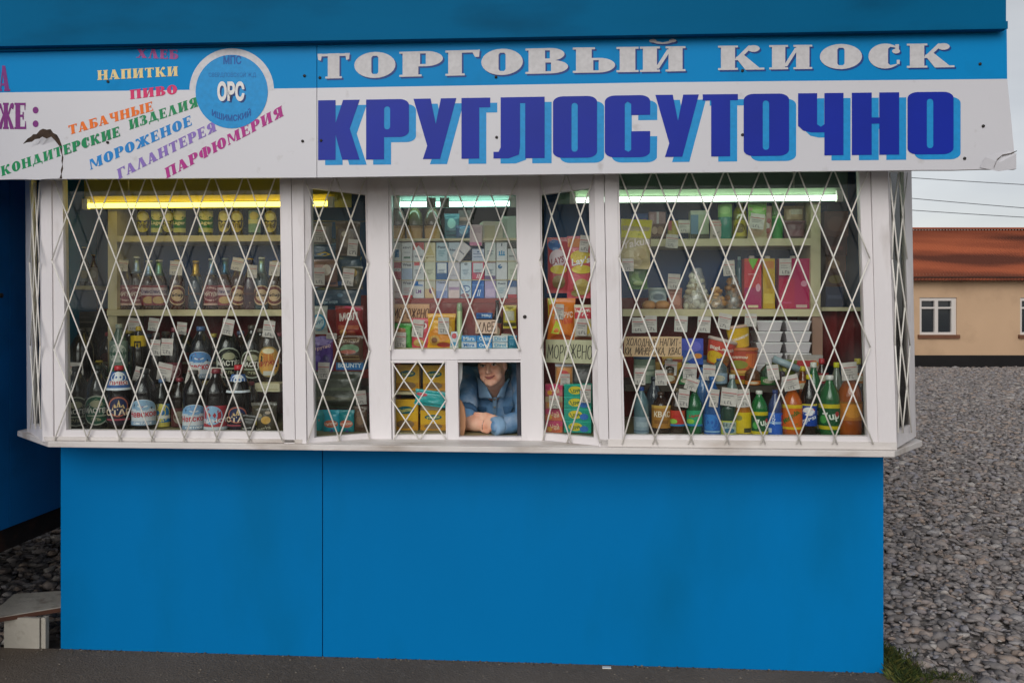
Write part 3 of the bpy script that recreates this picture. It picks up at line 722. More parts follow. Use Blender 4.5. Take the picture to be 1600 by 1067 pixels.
slantword('ПИВО', Z1(650, 498), Z1(886, 470), 14.5, '#d8336c', 'beer_word', sL)
slantword('ТАБАЧНЫЕ', Z1(345, 676), Z1(766, 554), 14.5, '#ee7424', 'tobacco_word', sL)
slantword('КОНДИТЕРСКИЕ', Z1(8, 882), Z1(600, 680), 15, '#0f8a55', 'confectionery_word', sL, 4.2)
slantword('ИЗДЕЛИЯ', Z1(648, 650), Z1(990, 533), 15, '#0f8a55', 'goods_word', sL)
slantword('МОРОЖЕНОЕ', Z1(452, 850), Z1(960, 626), 15.5, '#1b84cd', 'ice_cream_word', sL)
slantword('ГАЛАНТЕРЕЯ', Z1(592, 898), Z1(1082, 655), 15.5, '#8a70bd', 'haberdashery_word', sL)
slantword('ПАРФЮМЕРИЯ', Z1(832, 894), Z1(1418, 580), 16, '#b12c88', 'perfumery_word', sL)
pu = mat('#7d2f7c', .4, 'print')
for nm, wd, boxes, yt, yb in (('heading_letter', 'А', [(-2, 15.5)], 103, 143), ('heading_word', 'ЖЕ:', [(-4, 22), (22.5, 41), (49, 62)], 161, 202)):
    fatword(wd, sL, 0, boxes, lambda x, yt=yt: yt, lambda x, yb=yb: yb, pu, nm, 2)
# round emblem
b = MB(); ec = (362, 141)
arc = ell(ec[0], ec[1], 66, 65, 30, 180, 360); arc = [(x, y) for x, y in arc]
inner = ell(ec[0], ec[1], 55, 55, 30, 360, 180)
fill(b, [arc + inner], lambda x, y, l: sgn(x, y, l), mat('#cfced2', .4, 'print'), 1.2)
em = b.build('emblem', sL)
b = MB(); fill(b, [ell(ec[0], ec[1]+2.5, 56.5, 57.5, 48)], lambda x, y, l: sgn(x, y, l), mat('#1191d2', .4, 'print'), 2.4); b.build('disc', em)
def etext(txt, x0, y0, x1, y1, hexc, lay, arcb=0, name='emblem_text', bold=.02):
    b = MB(); vs, fs = text2d(txt, bold)
    b.add([sgn(x0 + (x1-x0)*x, y1 + (y0-y1)*y + arcb*((2*x-1)**2), lay) for x, y in vs], fs, mat(hexc, .4, 'print')); return b.build(name, em)
etext('МПС', 349, 87, 377, 101, '#1c5aa6', 3.6, bold=.03)
etext('СВЕРДЛОВСКОЙ Ж.Д', 326, 112, 400, 122, '#1b6fb4', 3.6, bold=.0)
etext('ОРС', 342, 130, 384.5, 161, '#173f7c', 3.6, bold=.05); etext('ОРС', 339.5, 127.5, 382, 158.5, '#e4e2e0', 4.4, bold=.05)
etext('ИШИМСКИЙ', 331, 177, 392, 190, '#1b57a2', 3.6, arcb=-9, bold=.03)
# screws
def screw(px, py, parent):
    b = MB(); p = at(px, py, YS)
    b.tube([p + Vector((0, -.004, 0)), p + Vector((0, .001, 0))], .0062, M['screw'], 8); b.build('screw', parent)
for px, py in ((500, 122), (775, 121), (776, 215), (502, 220), (1160, 111), (1160, 211), (1531, 100.5), (1536, 197.5), (1507, 248)): screw(px, py, sR)
for px, py in ((169, 128), (168.5, 223), (476, 119), (473, 221)): screw(px, py, sL)
# torn corner of the left board: a lifted flap of film and a crack
b = MB()
fl = [(-20, 250), (0, 242), (22, 232), (42, 223), (50, 222), (55, 218), (62, 217), (66, 214), (73, 217), (80, 214), (86, 220), (93, 229), (94.5, 236), (97, 243), (96, 252), (97.5, 258), (95, 266), (95.5, 272), (93, 279), (76, 279.5), (60, 281), (30, 280), (-20, 281.5)]
P = [at(x, y, YS - .0012 - (.014 * math.exp(-((x-70)/16)**2 - ((y-212)/9)**2) + .001 * math.exp(-((x-94)/8)**2))) for x, y in fl]
Pm = [at(48 + (x-48)*.72, 254 + (y-254)*.72, YS - .0014) for x, y in fl]; k = len(P)
cP = at(48, 254, YS - .0015)
b.add(P + Pm + [cP], [(k + i, k + (i+1) % k, (i+1) % k, i)[::1] for i in range(k)] + [(2*k, k + (i+1) % k, k + i) for i in range(k)], M['signwhite'])
hole = [(36, 225), (43, 217), (48, 214), (52, 210), (57, 210), (62, 204), (67, 201.5), (73, 203), (79, 202), (83, 208), (89, 211), (93, 218), (97, 229), (97, 239), (99, 247), (97.5, 256), (98.5, 264), (96, 272), (97, 279.5), (90, 279.5), (91, 250), (86, 228), (70, 222), (56, 224), (44, 226)]
fill(b, [hole], lambda x, y, l: at(x, y, YS - .0009), worn('torn_backing', '#43342a', .9, .35, 22, '#1d1713', .8, 30), 1)
o = b.build('torn_film', sL); md = o.modifiers.new('t', 'SOLIDIFY'); md.thickness = .0006; md.offset = 1
b = MB()
fl = [(1531, 262), (1540, 246), (1556, 240), (1575, 236), (1588, 240), (1588, 264), (1560, 268)]
P = [at(x, y, YS - .004 - .006 * ((i % 3) == 1)) for i, (x, y) in enumerate(fl)]; cP = at(1562, 254, YS - .008)
b.add(P + [cP], [(len(P), (i+1) % len(P), i) for i in range(len(P))], M['signwhite'])
cr_ = [(1553, 262), (1558, 250), (1566, 243), (1580, 240), (1589, 236)]
for (ax, ay), (bx_, by_) in zip(cr_, cr_[1:]):
    b.add([at(ax, ay - 1, YS - .012), at(ax, ay + 1, YS - .012), at(bx_, by_ + .6, YS - .012), at(bx_, by_ - .6, YS - .012)], [(0, 1, 2, 3)], mat('#4a4038', .8))
b.build('torn_film', sR)

# ================================================================ surroundings
def sheet(name, pts, z, m):
    b = MB(); b.add([(x, y, z) for x, y in pts], [tuple(range(len(pts)))], m); o = b.build(name); o['kind'] = 'structure'; return o
def ground_mat(name, cols, vscale, bump, rough=.95, big=.6):
    m = bpy.data.materials.new(name); m.use_nodes = True; n = m.node_tree; b = n.nodes['Principled BSDF']; b.inputs['Roughness'].default_value = rough; b.inputs['Specular IOR Level'].default_value = .25
    t = n.nodes.new('ShaderNodeTexCoord'); vo = n.nodes.new('ShaderNodeTexVoronoi'); vo.inputs['Scale'].default_value = vscale
    nz = n.nodes.new('ShaderNodeTexNoise'); nz.inputs['Scale'].default_value = big; nz.inputs['Detail'].default_value = 8
    cr = n.nodes.new('ShaderNodeValToRGB'); e = cr.color_ramp.elements
    e[0].color = (*lin(cols[0]), 1); e[1].color = (*lin(cols[1]), 1); e[0].position = .2; e[1].position = .8
    ad = n.nodes.new('ShaderNodeMix'); ad.data_type = 'FLOAT'; ad.inputs[0].default_value = .5
    bp = n.nodes.new('ShaderNodeBump'); bp.inputs['Strength'].default_value = bump; bp.inputs['Distance'].default_value = .03
    n.links.new(t.outputs['Object'], vo.inputs[0]); n.links.new(t.outputs['Object'], nz.inputs[0])
    n.links.new(vo.outputs['Color'], ad.inputs[2]); n.links.new(nz.outputs[0], ad.inputs[3]); n.links.new(ad.outputs[0], cr.inputs[0])
    n.links.new(cr.outputs[0], b.inputs['Base Color']); n.links.new(vo.outputs['Distance'], bp.inputs['Height']); n.links.new(bp.outputs[0], b.inputs['Normal'])
    return m
sheet('ground', [(-900, -900), (900, -900), (900, 900), (-900, 900)], -.06, ground_mat('stony_ground', ('#4a4644', '#9a938d'), 11, 1.0))
asph = worn('asphalt_surface', '#6a5f54', .95, .2, 1.5, '#7d7266', .6, 30, .5, 90, dirt_pos=(.5, .75), spec=.12)
b = MB()
edge = [(-9, .02), (-2.6, .0), (-2.2, -.004)] + [(x0_, -.006) for x0_ in (-1, 0, 1)] + [(xr - .02, -.008), (xr + .12, -.03), (xr + .35, -.075), (xr + .8, -.12), (9, -.2)]
b.add([(x, y, 0) for x, y in edge] + [(9, -30, 0), (-9, -30, 0)], [tuple(range(len(edge) + 1, -1, -1))], asph)
b.add([(x, y, 0) for x, y in edge] + [(x, y + .03, -.06) for x, y in edge], [(i + 1, i, len(edge) + i, len(edge) + i + 1) for i in range(len(edge) - 1)], asph)
o = b.build('asphalt_pavement'); o['kind'] = 'structure'
# crushed stone
import numpy as np
def stones(name, spots, sizes, seed, z0=-.06):
    g = np.random.default_rng(seed); n = len(spots)
    t = (1 + 5 ** .5) / 2
    iv = np.array([(-1,t,0),(1,t,0),(-1,-t,0),(1,-t,0),(0,-1,t),(0,1,t),(0,-1,-t),(0,1,-t),(t,0,-1),(t,0,1),(-t,0,-1),(-t,0,1)]) / math.hypot(1, t)
    fc = np.array([(0,11,5),(0,5,1),(0,1,7),(0,7,10),(0,10,11),(1,5,9),(5,11,4),(11,10,2),(10,7,6),(7,1,8),(3,9,4),(3,4,2),(3,2,6),(3,6,8),(3,8,9),(4,9,5),(2,4,11),(6,2,10),(8,6,7),(9,8,1)])
    v = iv[None] * (1 + g.uniform(-.36, .3, (n, 12, 1)))
    sc = np.stack([sizes * g.uniform(.8, 1.5, n), sizes * g.uniform(.6, 1.0, n), sizes * g.uniform(.25, .6, n)], 1)
    v = v * sc[:, None, :]
    a = g.uniform(0, 2*math.pi, n); tl = g.normal(0, .35, n)
    ca, sa, ct, stt = np.cos(a), np.sin(a), np.cos(tl), np.sin(tl)
    x, y, z = v[..., 0], v[..., 1], v[..., 2]
    y, z = y*ct[:, None] - z*stt[:, None], y*stt[:, None] + z*ct[:, None]
    x, y = x*ca[:, None] - y*sa[:, None], x*sa[:, None] + y*ca[:, None]
    z = z + z0 + g.uniform(-.005, .045, n)[:, None] + np.array([.02 * noise.noise((p[0]*.7, p[1]*.7, 0)) for p in spots])[:, None]
    V_ = np.stack([x + spots[:, :1], y + spots[:, 1:2], z], 2).reshape(-1, 3)
    Fc = (fc[None] + 12 * np.arange(n)[:, None, None]).reshape(-1, 3)
    me = bpy.data.meshes.new(name); me.vertices.add(len(V_)); me.vertices.foreach_set('co', V_.ravel())
    me.loops.add(Fc.size); me.loops.foreach_set('vertex_index', Fc.ravel().astype('int32'))
    me.polygons.add(len(Fc)); me.polygons.foreach_set('loop_start', np.arange(0, Fc.size, 3, dtype='int32')); me.polygons.foreach_set('loop_total', np.full(len(Fc), 3, 'int32'))
    me.update(); me.validate()
    m = bpy.data.materials.new('crushed_stone'); m.use_nodes = True; nn = m.node_tree; bb = nn.nodes['Principled BSDF']; bb.inputs['Roughness'].default_value = .9; bb.inputs['Specular IOR Level'].default_value = .3
    ge = nn.nodes.new('ShaderNodeNewGeometry'); cr = nn.nodes.new('ShaderNodeValToRGB')
    E_ = cr.color_ramp.elements; E_[0].color = (*lin('#6d6866'), 1); E_[1].color = (*lin('#b6afa8'), 1)
    for p, c in ((.3, '#8b8583'), (.55, '#9d9591'), (.7, '#a29083'), (.85, '#8c8a90')): q = E_.new(p); q.color = (*lin(c), 1)
    tc_ = nn.nodes.new('ShaderNodeTexCoord'); nz = nn.nodes.new('ShaderNodeTexNoise'); nz.inputs['Scale'].default_value = 45; nz.inputs['Detail'].default_value = 5
    mr = nn.nodes.new('ShaderNodeMapRange'); mr.inputs[3].default_value = .65; mr.inputs[4].default_value = 1.3
    vm = nn.nodes.new('ShaderNodeVectorMath'); vm.operation = 'SCALE'
    bp = nn.nodes.new('ShaderNodeBump'); bp.inputs['Strength'].default_value = .5; bp.inputs['Distance'].default_value = .01
    nn.links.new(ge.outputs['Random Per Island'], cr.inputs[0]); nn.links.new(tc_.outputs['Object'], nz.inputs[0]); nn.links.new(nz.outputs[0], mr.inputs[0])
    nn.links.new(cr.outputs[0], vm.inputs[0]); nn.links.new(mr.outputs[0], vm.inputs['Scale']); nn.links.new(vm.outputs[0], bb.inputs['Base Color'])
    nn.links.new(nz.outputs[0], bp.inputs['Height']); nn.links.new(bp.outputs[0], bb.inputs['Normal'])
    me.materials.append(m)
    o = bpy.data.objects.new(name, me); COL.objects.link(o)
    return o
g = np.random.default_rng(3)
sp = []; sz = []
def scatter(n, d0, d1, p0, p1, s0, s1):
    # even cover over the ground seen between two bearings
    d = np.sqrt(g.uniform(d0*d0, d1*d1, n)); u = (g.uniform(p0, p1, n) - 800) / F
    x = EYE.x + d * (-SN + CS*u); y = EYE.y + d * (CS + SN*u)
    k = ((x > xr + .03) | (x < xl - .03)) & (y > -.02 - .1 * np.clip(x - xr, 0, 1)) & ~((x < xl) & (x > -2.52) & (y < .26))
    sp.append(np.stack([x, y], 1)[k]); sz.append(g.uniform(s0, s1, k.sum()) * g.choice([.8, 1, 1, 1.6], k.sum()))
scatter(15000, 3.6, 8, 1290, 1760, .010, .030)
scatter(22000, 8, 15, 1330, 1700, .016, .034)
scatter(26000, 15, 25.5, 1380, 1680, .024, .042)
scatter(9000, 7, 25, 1000, 1390, .02, .045)
scatter(7000, 3.9, 6.6, -260, 240, .014, .034)
o = stones('gravel', np.concatenate(sp), np.concatenate(sz), 5); o['kind'] = 'stuff'; o['label'] = 'grey crushed stone covering the ground beside the kiosk'; o['category'] = 'gravel'
# grass at the corner
b = MB(); gm = [worn('grass_' + c, h, .8, .3, 12) for c, h in (('green', '#3f4d1c'), ('dark', '#2b3816'), ('olive', '#545422'))]
for i in range(2600):
    t = rnd.random() ** 1.3; x = xr + .01 + abs(rnd.gauss(0, .075)) + rnd.random() * .02; y = rnd.uniform(-.1, .34) - .05 * t
    if rnd.random() < .25: x = xr + .05 + rnd.random() * .35; y = rnd.uniform(-.09, .06)
    h = rnd.uniform(.015, .06) * (1.25 - min(1, (x - xr) * 2.5)); a = rnd.uniform(0, 6.28); l = rnd.uniform(.3, 1.1) * h; wd = rnd.uniform(.0015, .003)
    dx, dy = math.cos(a), math.sin(a); z = -.035 + rnd.random() * .02
    b.add([(x - dy*wd, y + dx*wd, z), (x + dy*wd, y - dx*wd, z), (x + dx*l*.5 + dy*wd*.7, y + dy*l*.5 - dx*wd*.7, z + h*.7), (x + dx*l, y + dy*l, z + h)], [(0, 1, 2, 3)], rnd.choice(gm))
o = b.build('grass'); tag(o, 'green grass growing at the foot of the blue wall corner', 'grass', kind='stuff')
# small litter on the asphalt
b = MB(); p = atz(948, 1043, .0); b.box((p.x - .02, p.y - .012, .001), (p.x + .02, p.y + .008, .005), mat('#d9d9d4', .6)); tag(b.build('paper_scrap'), 'small white paper scrap lying at the foot of the blue wall', 'litter')
b = MB(); rr_ = random.Random(4)
for i in range(260):
    x = rr_.uniform(-2.6, 2.1); y = rr_.uniform(-.45, -.015); s_ = rr_.uniform(.001, .0042)
    b.ball((x, y, s_*.4), (s_*1.4, s_, s_*.7), mat(rr_.choice(['#6b6257', '#7d7468', '#5c544b']), .9), 6, 4)
for i in range(320):
    x = rr_.uniform(xl - .1, xr + .1); y = -.004 - abs(rr_.gauss(0, .016)); s_ = rr_.uniform(.001, .0048)
    b.ball((x, y, s_*.3), (s_*1.5, s_, s_*.6), mat(rr_.choice(['#4a4038', '#5f554a', '#3a342e', '#7d7468']), .95), 5, 4)
tag(b.build('grit'), 'loose grit scattered on the asphalt before the kiosk', 'grit', kind='stuff')
# low white step beside the blue wall
st = thing('step_stool', 'low white wooden step standing against the blue wall', 'step')
sw_ = worn('step_paint', '#b3ada1', .6, .12, 5, '#6c5a4a', .6, 14, .3, 30, dirt_pos=(.56, .74)); se = worn('bare_edge', '#5a3a2c', .8, .2, 8)
b = MB()
p0, p1, p2, p3_, p4 = (atz(x, y, .165) for x, y in ((-4, 964), (97, 943), (97, 916), (22, 927.5), (-4, 950)))
X1 = xl - .006
poly = [(p0.x, p0.y), (X1, p1.y), (X1, p2.y), (p3_.x, p3_.y), (p4.x, p4.y)]
b.slab([(x, y, .149) for x, y in poly], (0, 0, .016), sw_); 
b.slab([(p0.x, p0.y - .004, .141), (X1, p1.y - .004, .141), (X1, p1.y - .004, .161), (p0.x, p0.y - .004, .161)], (0, .0035, 0), se)
b.build('tread', st)
b = MB(); q = atz(2, 1014, 0), atz(60, 1014, 0)
b.box((q[0].x, q[0].y + .02, -.02), (q[1].x, q[0].y + .038, .148), sw_); b.build('riser', st)
b = MB(); q = atz(62, 1014, 0), atz(69, 1014, 0)
b.box((q[0].x, q[0].y + .012, -.02), (q[1].x, q[0].y + .04, .148), sw_); b.build('leg', st)
b = MB(); b.box((X1 - .03, .1, -.02), (X1, .2, .148), sw_); b.build('leg', st)
# neighbouring kiosk on a raised frame
nb = thing('neighbour_kiosk', 'dark blue metal kiosk raised on dark beams behind the white bay', 'kiosk')
NX = -2.62; zb = .525
b = MB(); ys = [-1.0, -.7, -.36, .23, .74, 1.25, 1.76, 2.4]  # side wall lengthened forward, out of view, to shade the left end
for y0, y1 in zip(ys, ys[1:]):
    b.box((NX - .03, y0 + .003, zb), (NX, y1 - .003, 2.7), M['blue_dark'])
b.box((NX - .031, -.998, zb + .01), (NX - .006, 2.39, 2.69), M['dark'])
b.box((-4.8, -1.0, zb), (NX - .032, -.97, 2.7), M['blue_dark']); b.box((-4.8, 2.37, zb), (NX - .032, 2.4, 2.7), M['blue_dark']); b.box((-4.8, -.97, zb), (-4.77, 2.37, 2.7), M['blue_dark'])
b.build('wall', nb)
b = MB(); b.box((-4.8, -.99, 2.701), (NX, 2.4, 2.725), M['fascia']); b.build('roof', nb)
for y in (.16, .66, 1.4):
    b = MB(); b.tube([(NX - .002, y, 1.72), (NX + .006, y, 1.72)], .013, M['screw'], 10); b.build('bolt', nb)
rusty = worn('rusty_beam', '#2a211d', .85, .3, 6, '#4d2f22', .6, 9, .3, 30)
b = MB(); b.box((NX - .16, -1.0, zb - .12), (NX - .02, 2.4, zb - .002), rusty); b.build('beam', nb)
b = MB(); b.box((-4.8, -1.0, zb - .12), (-4.66, 2.4, zb - .002), rusty); b.build('beam', nb)
b = MB(); b.box((-4.65, -.98, zb - .03), (NX - .17, 2.39, zb - .003), rusty); b.build('floor_plate', nb)
for x, y in ((NX - .2, -.95), (NX - .2, 1.8), (-4.8, -.95), (-4.8, 1.8)):
    b = MB(); b.box((x, y, -.06), (x + .19, y + .39, zb - .122), worn('concrete_block', '#5e5b57', .9, .15, 5)); b.build('block', nb)
# far house
D0 = 24.0; fx = lambda px, d: (px - 800) / F * d
fwd = Vector((-SN, CS, 0)); rgt = Vector((CS, SN, 0))
def HP(xc, d, z): return EYE + rgt * xc + fwd * d + Vector((0, 0, z - EYE.z))
hz = lambda py, d: EYE.z + (HOR - py) / F * d
hs_ = thing('house', 'cream single storey house with rusty corrugated roof beyond the gravel', 'house')
cream = worn('cream_render', '#c2a283', .9, .06, .5, '#9c8166', .4, 1.2, .1, 12)
b = MB(); xa, xb_ = fx(1240, D0), fx(1830, D0); zg, ze, zpl = hz(569, D0) - .05, hz(434, D0), hz(555, D0)
WX = [(1437, 1495), (1594, 1652), (1752, 1810)]; wy = (465, 523)
# wall built round its window openings
cols_ = [xa] + [fx(x, D0) for pr in WX for x in pr] + [xb_]
zw1, zw0 = hz(wy[0], D0), hz(wy[1], D0)
def hbox(mb, x0, x1, d0, d1, z0, z1, m):
    vs = [HP(x, d, z) for z in (z0, z1) for x, d in ((x0, d0), (x1, d0), (x1, d1), (x0, d1))]
    mb.add(vs, [(0,3,2,1),(4,5,6,7),(0,1,5,4),(1,2,6,5),(2,3,7,6),(3,0,4,7)], m)
hbox(b, xa, xb_, D0, D0 + .3, zpl, zw0, cream); hbox(b, xa, xb_, D0, D0 + .3, zw1, ze + .1, cream)
for i in range(0, len(cols_), 2): hbox(b, cols_[i], cols_[i+1], D0, D0 + .3, zw0, zw1, cream)
hbox(b, xa, xa + .3, D0 + .3, D0 + 6, zpl, ze + .1, cream); hbox(b, xb_ - .3, xb_, D0 + .3, D0 + 6, zpl, ze + .1, cream); hbox(b, xa + .3, xb_ - .3, D0 + 5.7, D0 + 6, zpl, ze + .1, cream)
b.build('wall', hs_)
b = MB(); hbox(b, xa - .02, xb_ + .02, D0 - .03, D0 + 6.03, zg - .1, zpl, worn('tar_plinth', '#151314', .9, .3, 2)); b.build('plinth', hs_)
# corrugated roof
rm = bpy.data.materials.new('rusty_roof'); rm.use_nodes = True; n = rm.node_tree; bb = n.nodes['Principled BSDF']; bb.inputs['Roughness'].default_value = .85
t = n.nodes.new('ShaderNodeTexCoord'); mp_ = n.nodes.new('ShaderNodeMapping'); mp_.inputs['Rotation'].default_value = (0, 0, R(-38)); mp_.inputs['Scale'].default_value = (.35, 2.2, 1)
nz = n.nodes.new('ShaderNodeTexNoise'); nz.inputs['Scale'].default_value = .55; nz.inputs['Detail'].default_value = 6
cr = n.nodes.new('ShaderNodeValToRGB'); e = cr.color_ramp.elements; e[0].color = (*lin('#5a2c1c'), 1); e[0].position = .36; e[1].color = (*lin('#ad5c3a'), 1); e[1].position = .62
q = e.new(.48); q.color = (*lin('#934b2f'), 1)
n.links.new(t.outputs['Object'], mp_.inputs[0]); n.links.new(mp_.outputs[0], nz.inputs[0]); n.links.new(nz.outputs[0], cr.inputs[0]); n.links.new(cr.outputs[0], bb.inputs['Base Color'])
D1 = D0 + 3.0; zr = hz(359, D1); zev = hz(437, D0 - .35)
b = MB(); vs = []; fs = []; N = 480; w0, w1 = xa - .4, xb_ + .4
for i in range(N + 1):
    x = w0 + (w1 - w0) * i / N; h = .025 * math.cos(i * math.pi / 2)
    vs += [HP(x, D0 - .35, zev + h), HP(x, D1, zr + h), HP(x, D1 + 3.35, zev + h)]
for i in range(N): fs += [(3*i, 3*i+3, 3*i+4, 3*i+1), (3*i+1, 3*i+4, 3*i+5, 3*i+2)]
b.add(vs, fs, rm, True); ro = b.build('roof', hs_); md = ro.modifiers.new('t', 'SOLIDIFY'); md.thickness = .02
b = MB(); hbox(b, w0, w1, D1 - .12, D1 + .12, zr + .012, zr + .06, rm); b.build('ridge_cap', ro)
b = MB(); hbox(b, w0, w1, D0 - .3, D0 - .001, ze - .02, ze + .02, worn('eaves_board', '#3a241b', .8, .2, 3)); b.build('eaves_board', hs_)
# gable walls below the roof
for x in (xa + .02, xb_ - .3):
    b = MB(); b.slab([HP(x, D0, ze + .1), HP(x, D0 + 6, ze + .1), HP(x, D1, zr - .1)], rgt * .28, cream); b.build('gable', hs_)
wf = mat('#cfc8c2', .5); wg = mat('#22282d', .12, 'glassy')
for (x0, x1) in WX:
    b = MB(); X0, X1_ = fx(x0, D0), fx(x1, D0); f = .07; xm = X0 + (X1_ - X0) * .42
    zt_ = zw1 - (zw1 - zw0) * .3
    hbox(b, X0, X0 + f, D0 + .04, D0 + .12, zw0, zw1, wf); hbox(b, X1_ - f - .06, X1_, D0 + .04, D0 + .12, zw0, zw1, wf)
    hbox(b, X0 + f, X1_ - f - .06, D0 + .041, D0 + .12, zw1 - f - .02, zw1, wf); hbox(b, X0 + f, X1_ - f - .06, D0 + .041, D0 + .12, zw0, zw0 + f, wf)
    hbox(b, xm, xm + .1, D0 + .042, D0 + .12, zw0 + f, zw1 - f - .02, wf)
    hbox(b, X0 + f, xm, D0 + .044, D0 + .12, zt_, zt_ + .05, wf); hbox(b, xm + .1, X1_ - f - .06, D0 + .044, D0 + .12, zt_, zt_ + .05, wf)
    wn = b.build('window', hs_)
    b = MB(); hbox(b, X0 + .02, X1_ - .02, D0 + .13, D0 + .14, zw0 + .02, zw1 - .02, wg); b.build('pane', wn)
    b = MB(); hbox(b, X0 - .06, X1_ + .06, D0 - .07, D0 + .04, zw0 - .1, zw0 - .001, worn('sill_tin', '#6d4733', .8, .2, 4)); b.build('sill', wn)
# overhead wires and their poles
DW = 45.
pw = worn('pole_wood', '#4b443d', .9, .2, 3)
poles = []
for xc in (fx(700, DW), fx(2300, DW)):
    t = thing('utility_pole', 'wooden utility pole holding three wires far beyond the kiosk' if not poles else 'second wooden utility pole beyond the house carrying the same wires', 'pole', HP(xc, DW, -.06))
    b = MB(); b.tube([(0, 0, 0), (0, 0, 9.2)], [.16, .1], pw, 10); b.build('post', t)
    b = MB(); b.box((-.09, -.9, 8.2), (.09, .9, 8.36), pw); b.build('crossarm', t); poles.append(xc)
for k, (ya, yb_) in enumerate(((281, 287), (311.5, 322), (329, 335.5))):
    za_, zb2_ = hz(ya - 3, DW) , hz(yb_ + 2, DW); pts = []
    sl_ = (zb2_ - za_) / (fx(1600, DW) - fx(1420, DW))
    for i in range(41):
        xc = poles[0] + (poles[1] - poles[0]) * i / 40; u = (xc - fx(1510, DW)); 
        # a shallow sag through the seen stretch
        z = .5*(za_ + zb2_) + sl_ * u + .0009 * u * u
        pts.append(HP(xc, DW + .3 * k, z))
    b = MB(); b.tube(pts, .02, mat('#5c5f66', .7), 5)
    tag(b.build('overhead_wire'), ['highest thin grey wire crossing the sky above the house', 'middle thin grey wire crossing the sky above the house', 'lowest thin grey wire just above the house roof ridge'][k], 'wire', 'wires over the house')

# ================================================================ goods
ORD = ['first', 'second', 'third', 'fourth', 'fifth', 'sixth', 'seventh', 'eighth', 'ninth', 'tenth', 'eleventh', 'twelfth']
def wrapmap(r, z0, z1, span, th0=0.):
    def f(u, v, lay):
        a = -math.pi/2 + (u - .5) * span + th0; q = r + .0004 * lay
        return Vector((q * math.cos(a), q * math.sin(a), z0 + (z1 - z0) * v))
    return f
def conemap(ra, rb, z0, z1, span):
    def f(u, v, lay):
        a = -math.pi/2 + (u - .5) * span; q = ra + (rb - ra) * v + .0004 * lay
        return Vector((q * math.cos(a), q * math.sin(a), z0 + (z1 - z0) * v))
    return f
MASTER = lambda c, txt: [('e', .5, .5, .5, .5, '#b9bfae'), ('e', .5, .5, .45, .46, c), ('e', .5, .72, .2, .12, '#a9a88a'), ('p', [(.2, .66), (.35, .8), (.5, .9), (.65, .8), (.8, .66)], '#8f9a80'), ('t', txt, .5, .5, .82, .17, 0, '#e6e4d8'), ('r', .2, .3, .8, .34, '#aab29a'), ('t', 'ЭЛЬ', .5, .2, .3, .1, 0, '#b6b490')]
NEVA = lambda c='#8fb0cc': [('e', .5, .62, .5, .38, '#dfe3e6'), ('r', 0, 0, 1, .62, '#d5dae0'), ('e', .5, .7, .46, .28, c), ('p', [(.36, .92), (.64, .92), (.5, .68)], '#b52a35'), ('r', .0, .3, 1, .58, '#c9d3dc'), ('t', 'Невское', .5, .44, .95, .24, 3, '#c3202d'), ('r', 0, 0, 1, .16, '#8aa4bf'), ('t', 'СВЕТЛОЕ', .5, .08, .6, .09, 0, '#ffffff')]
STAR = [('e', .5, .5, .5, .5, '#2a2330'), ('e', .5, .62, .34, .34, '#b86d5a'), ('e', .5, .62, .29, .29, '#2b3458'), ('p', [(.3, .55), (.4, .72), (.45, .6), (.52, .86), (.58, .62), (.66, .7), (.72, .55)], '#e4c48c'), ('t', 'СТАР', .5, .44, .85, .22, 0, '#f0d7b8'), ('r', .1, .16, .9, .22, '#a24b58')]
KRUZ = [('e', .5, .5, .5, .5, '#8f8154'), ('e', .5, .5, .45, .46, '#d9a24a'), ('r', .3, .5, .66, .82, '#c9792b'), ('e', .48, .84, .22, .09, '#eadfb8'), ('p', [(0, .28), (1, .42), (1, .6), (0, .46)], '#e2e0d2'), ('t', 'КРУЖКА', .5, .45, .86, .16, 7, '#b33a2c'), ('r', .3, .06, .7, .2, '#c9c8bd')]
YEL = lambda c, t='ПИВО': [('e', .5, .5, .5, .5, c), ('r', .02, .5, .98, .56, '#2c2a16'), ('e', .5, .7, .3, .18, '#efe7b0'), ('t', t, .5, .3, .7, .2, 0, '#3a3010')]
GRN = [('r', 0, 0, 1, 1, '#c9cf8a'), ('r', 0, .2, 1, .72, '#1f7a3c'), ('e', .5, .75, .36, .2, '#e6e0a0'), ('t', 'Lager', .5, .42, .8, .22, 0, '#f2efcf')]
TEA = [('r', 0, 0, 1, 1, '#7fa9a8'), ('r', 0, .4, 1, .6, '#d7d9b0'), ('e', .5, .76, .3, .18, '#dcd080')]
CRM = [('r', 0, 0, 1, 1, '#7b2b35'), ('e', .5, .56, .44, .36, '#caa6a2'), ('e', .5, .56, .36, .28, '#7d3b4a'), ('t', 'ЖИГУЛИ', .5, .56, .68, .2, 0, '#e7d5c8'), ('r', 0, 0, 1, .1, '#c7a79c')]
CRM2 = [('r', 0, 0, 1, 1, '#8a3a44'), ('r', 0, .5, 1, .88, '#c9b3b8'), ('t', 'Клинское', .5, .7, .86, .2, 0, '#4a3a6a'), ('e', .5, .26, .3, .18, '#c2a06a')]
SIB = [('e', .5, .5, .5, .5, '#cdb08a'), ('e', .5, .5, .44, .44, '#70302a'), ('e', .5, .5, .3, .3, '#d2b48e'), ('t', 'Сибирь', .5, .5, .8, .2, 0, '#38231c')]
ORG = [('p', [(.5, 0), (.95, .55), (.9, .95), (.5, 1), (.1, .95), (.05, .55)], '#c98a4a'), ('p', [(.5, .1), (.85, .55), (.5, .9), (.15, .55)], '#d9b48a'), ('t', 'Корона', .5, .58, .7, .16, 0, '#5a2c16')]
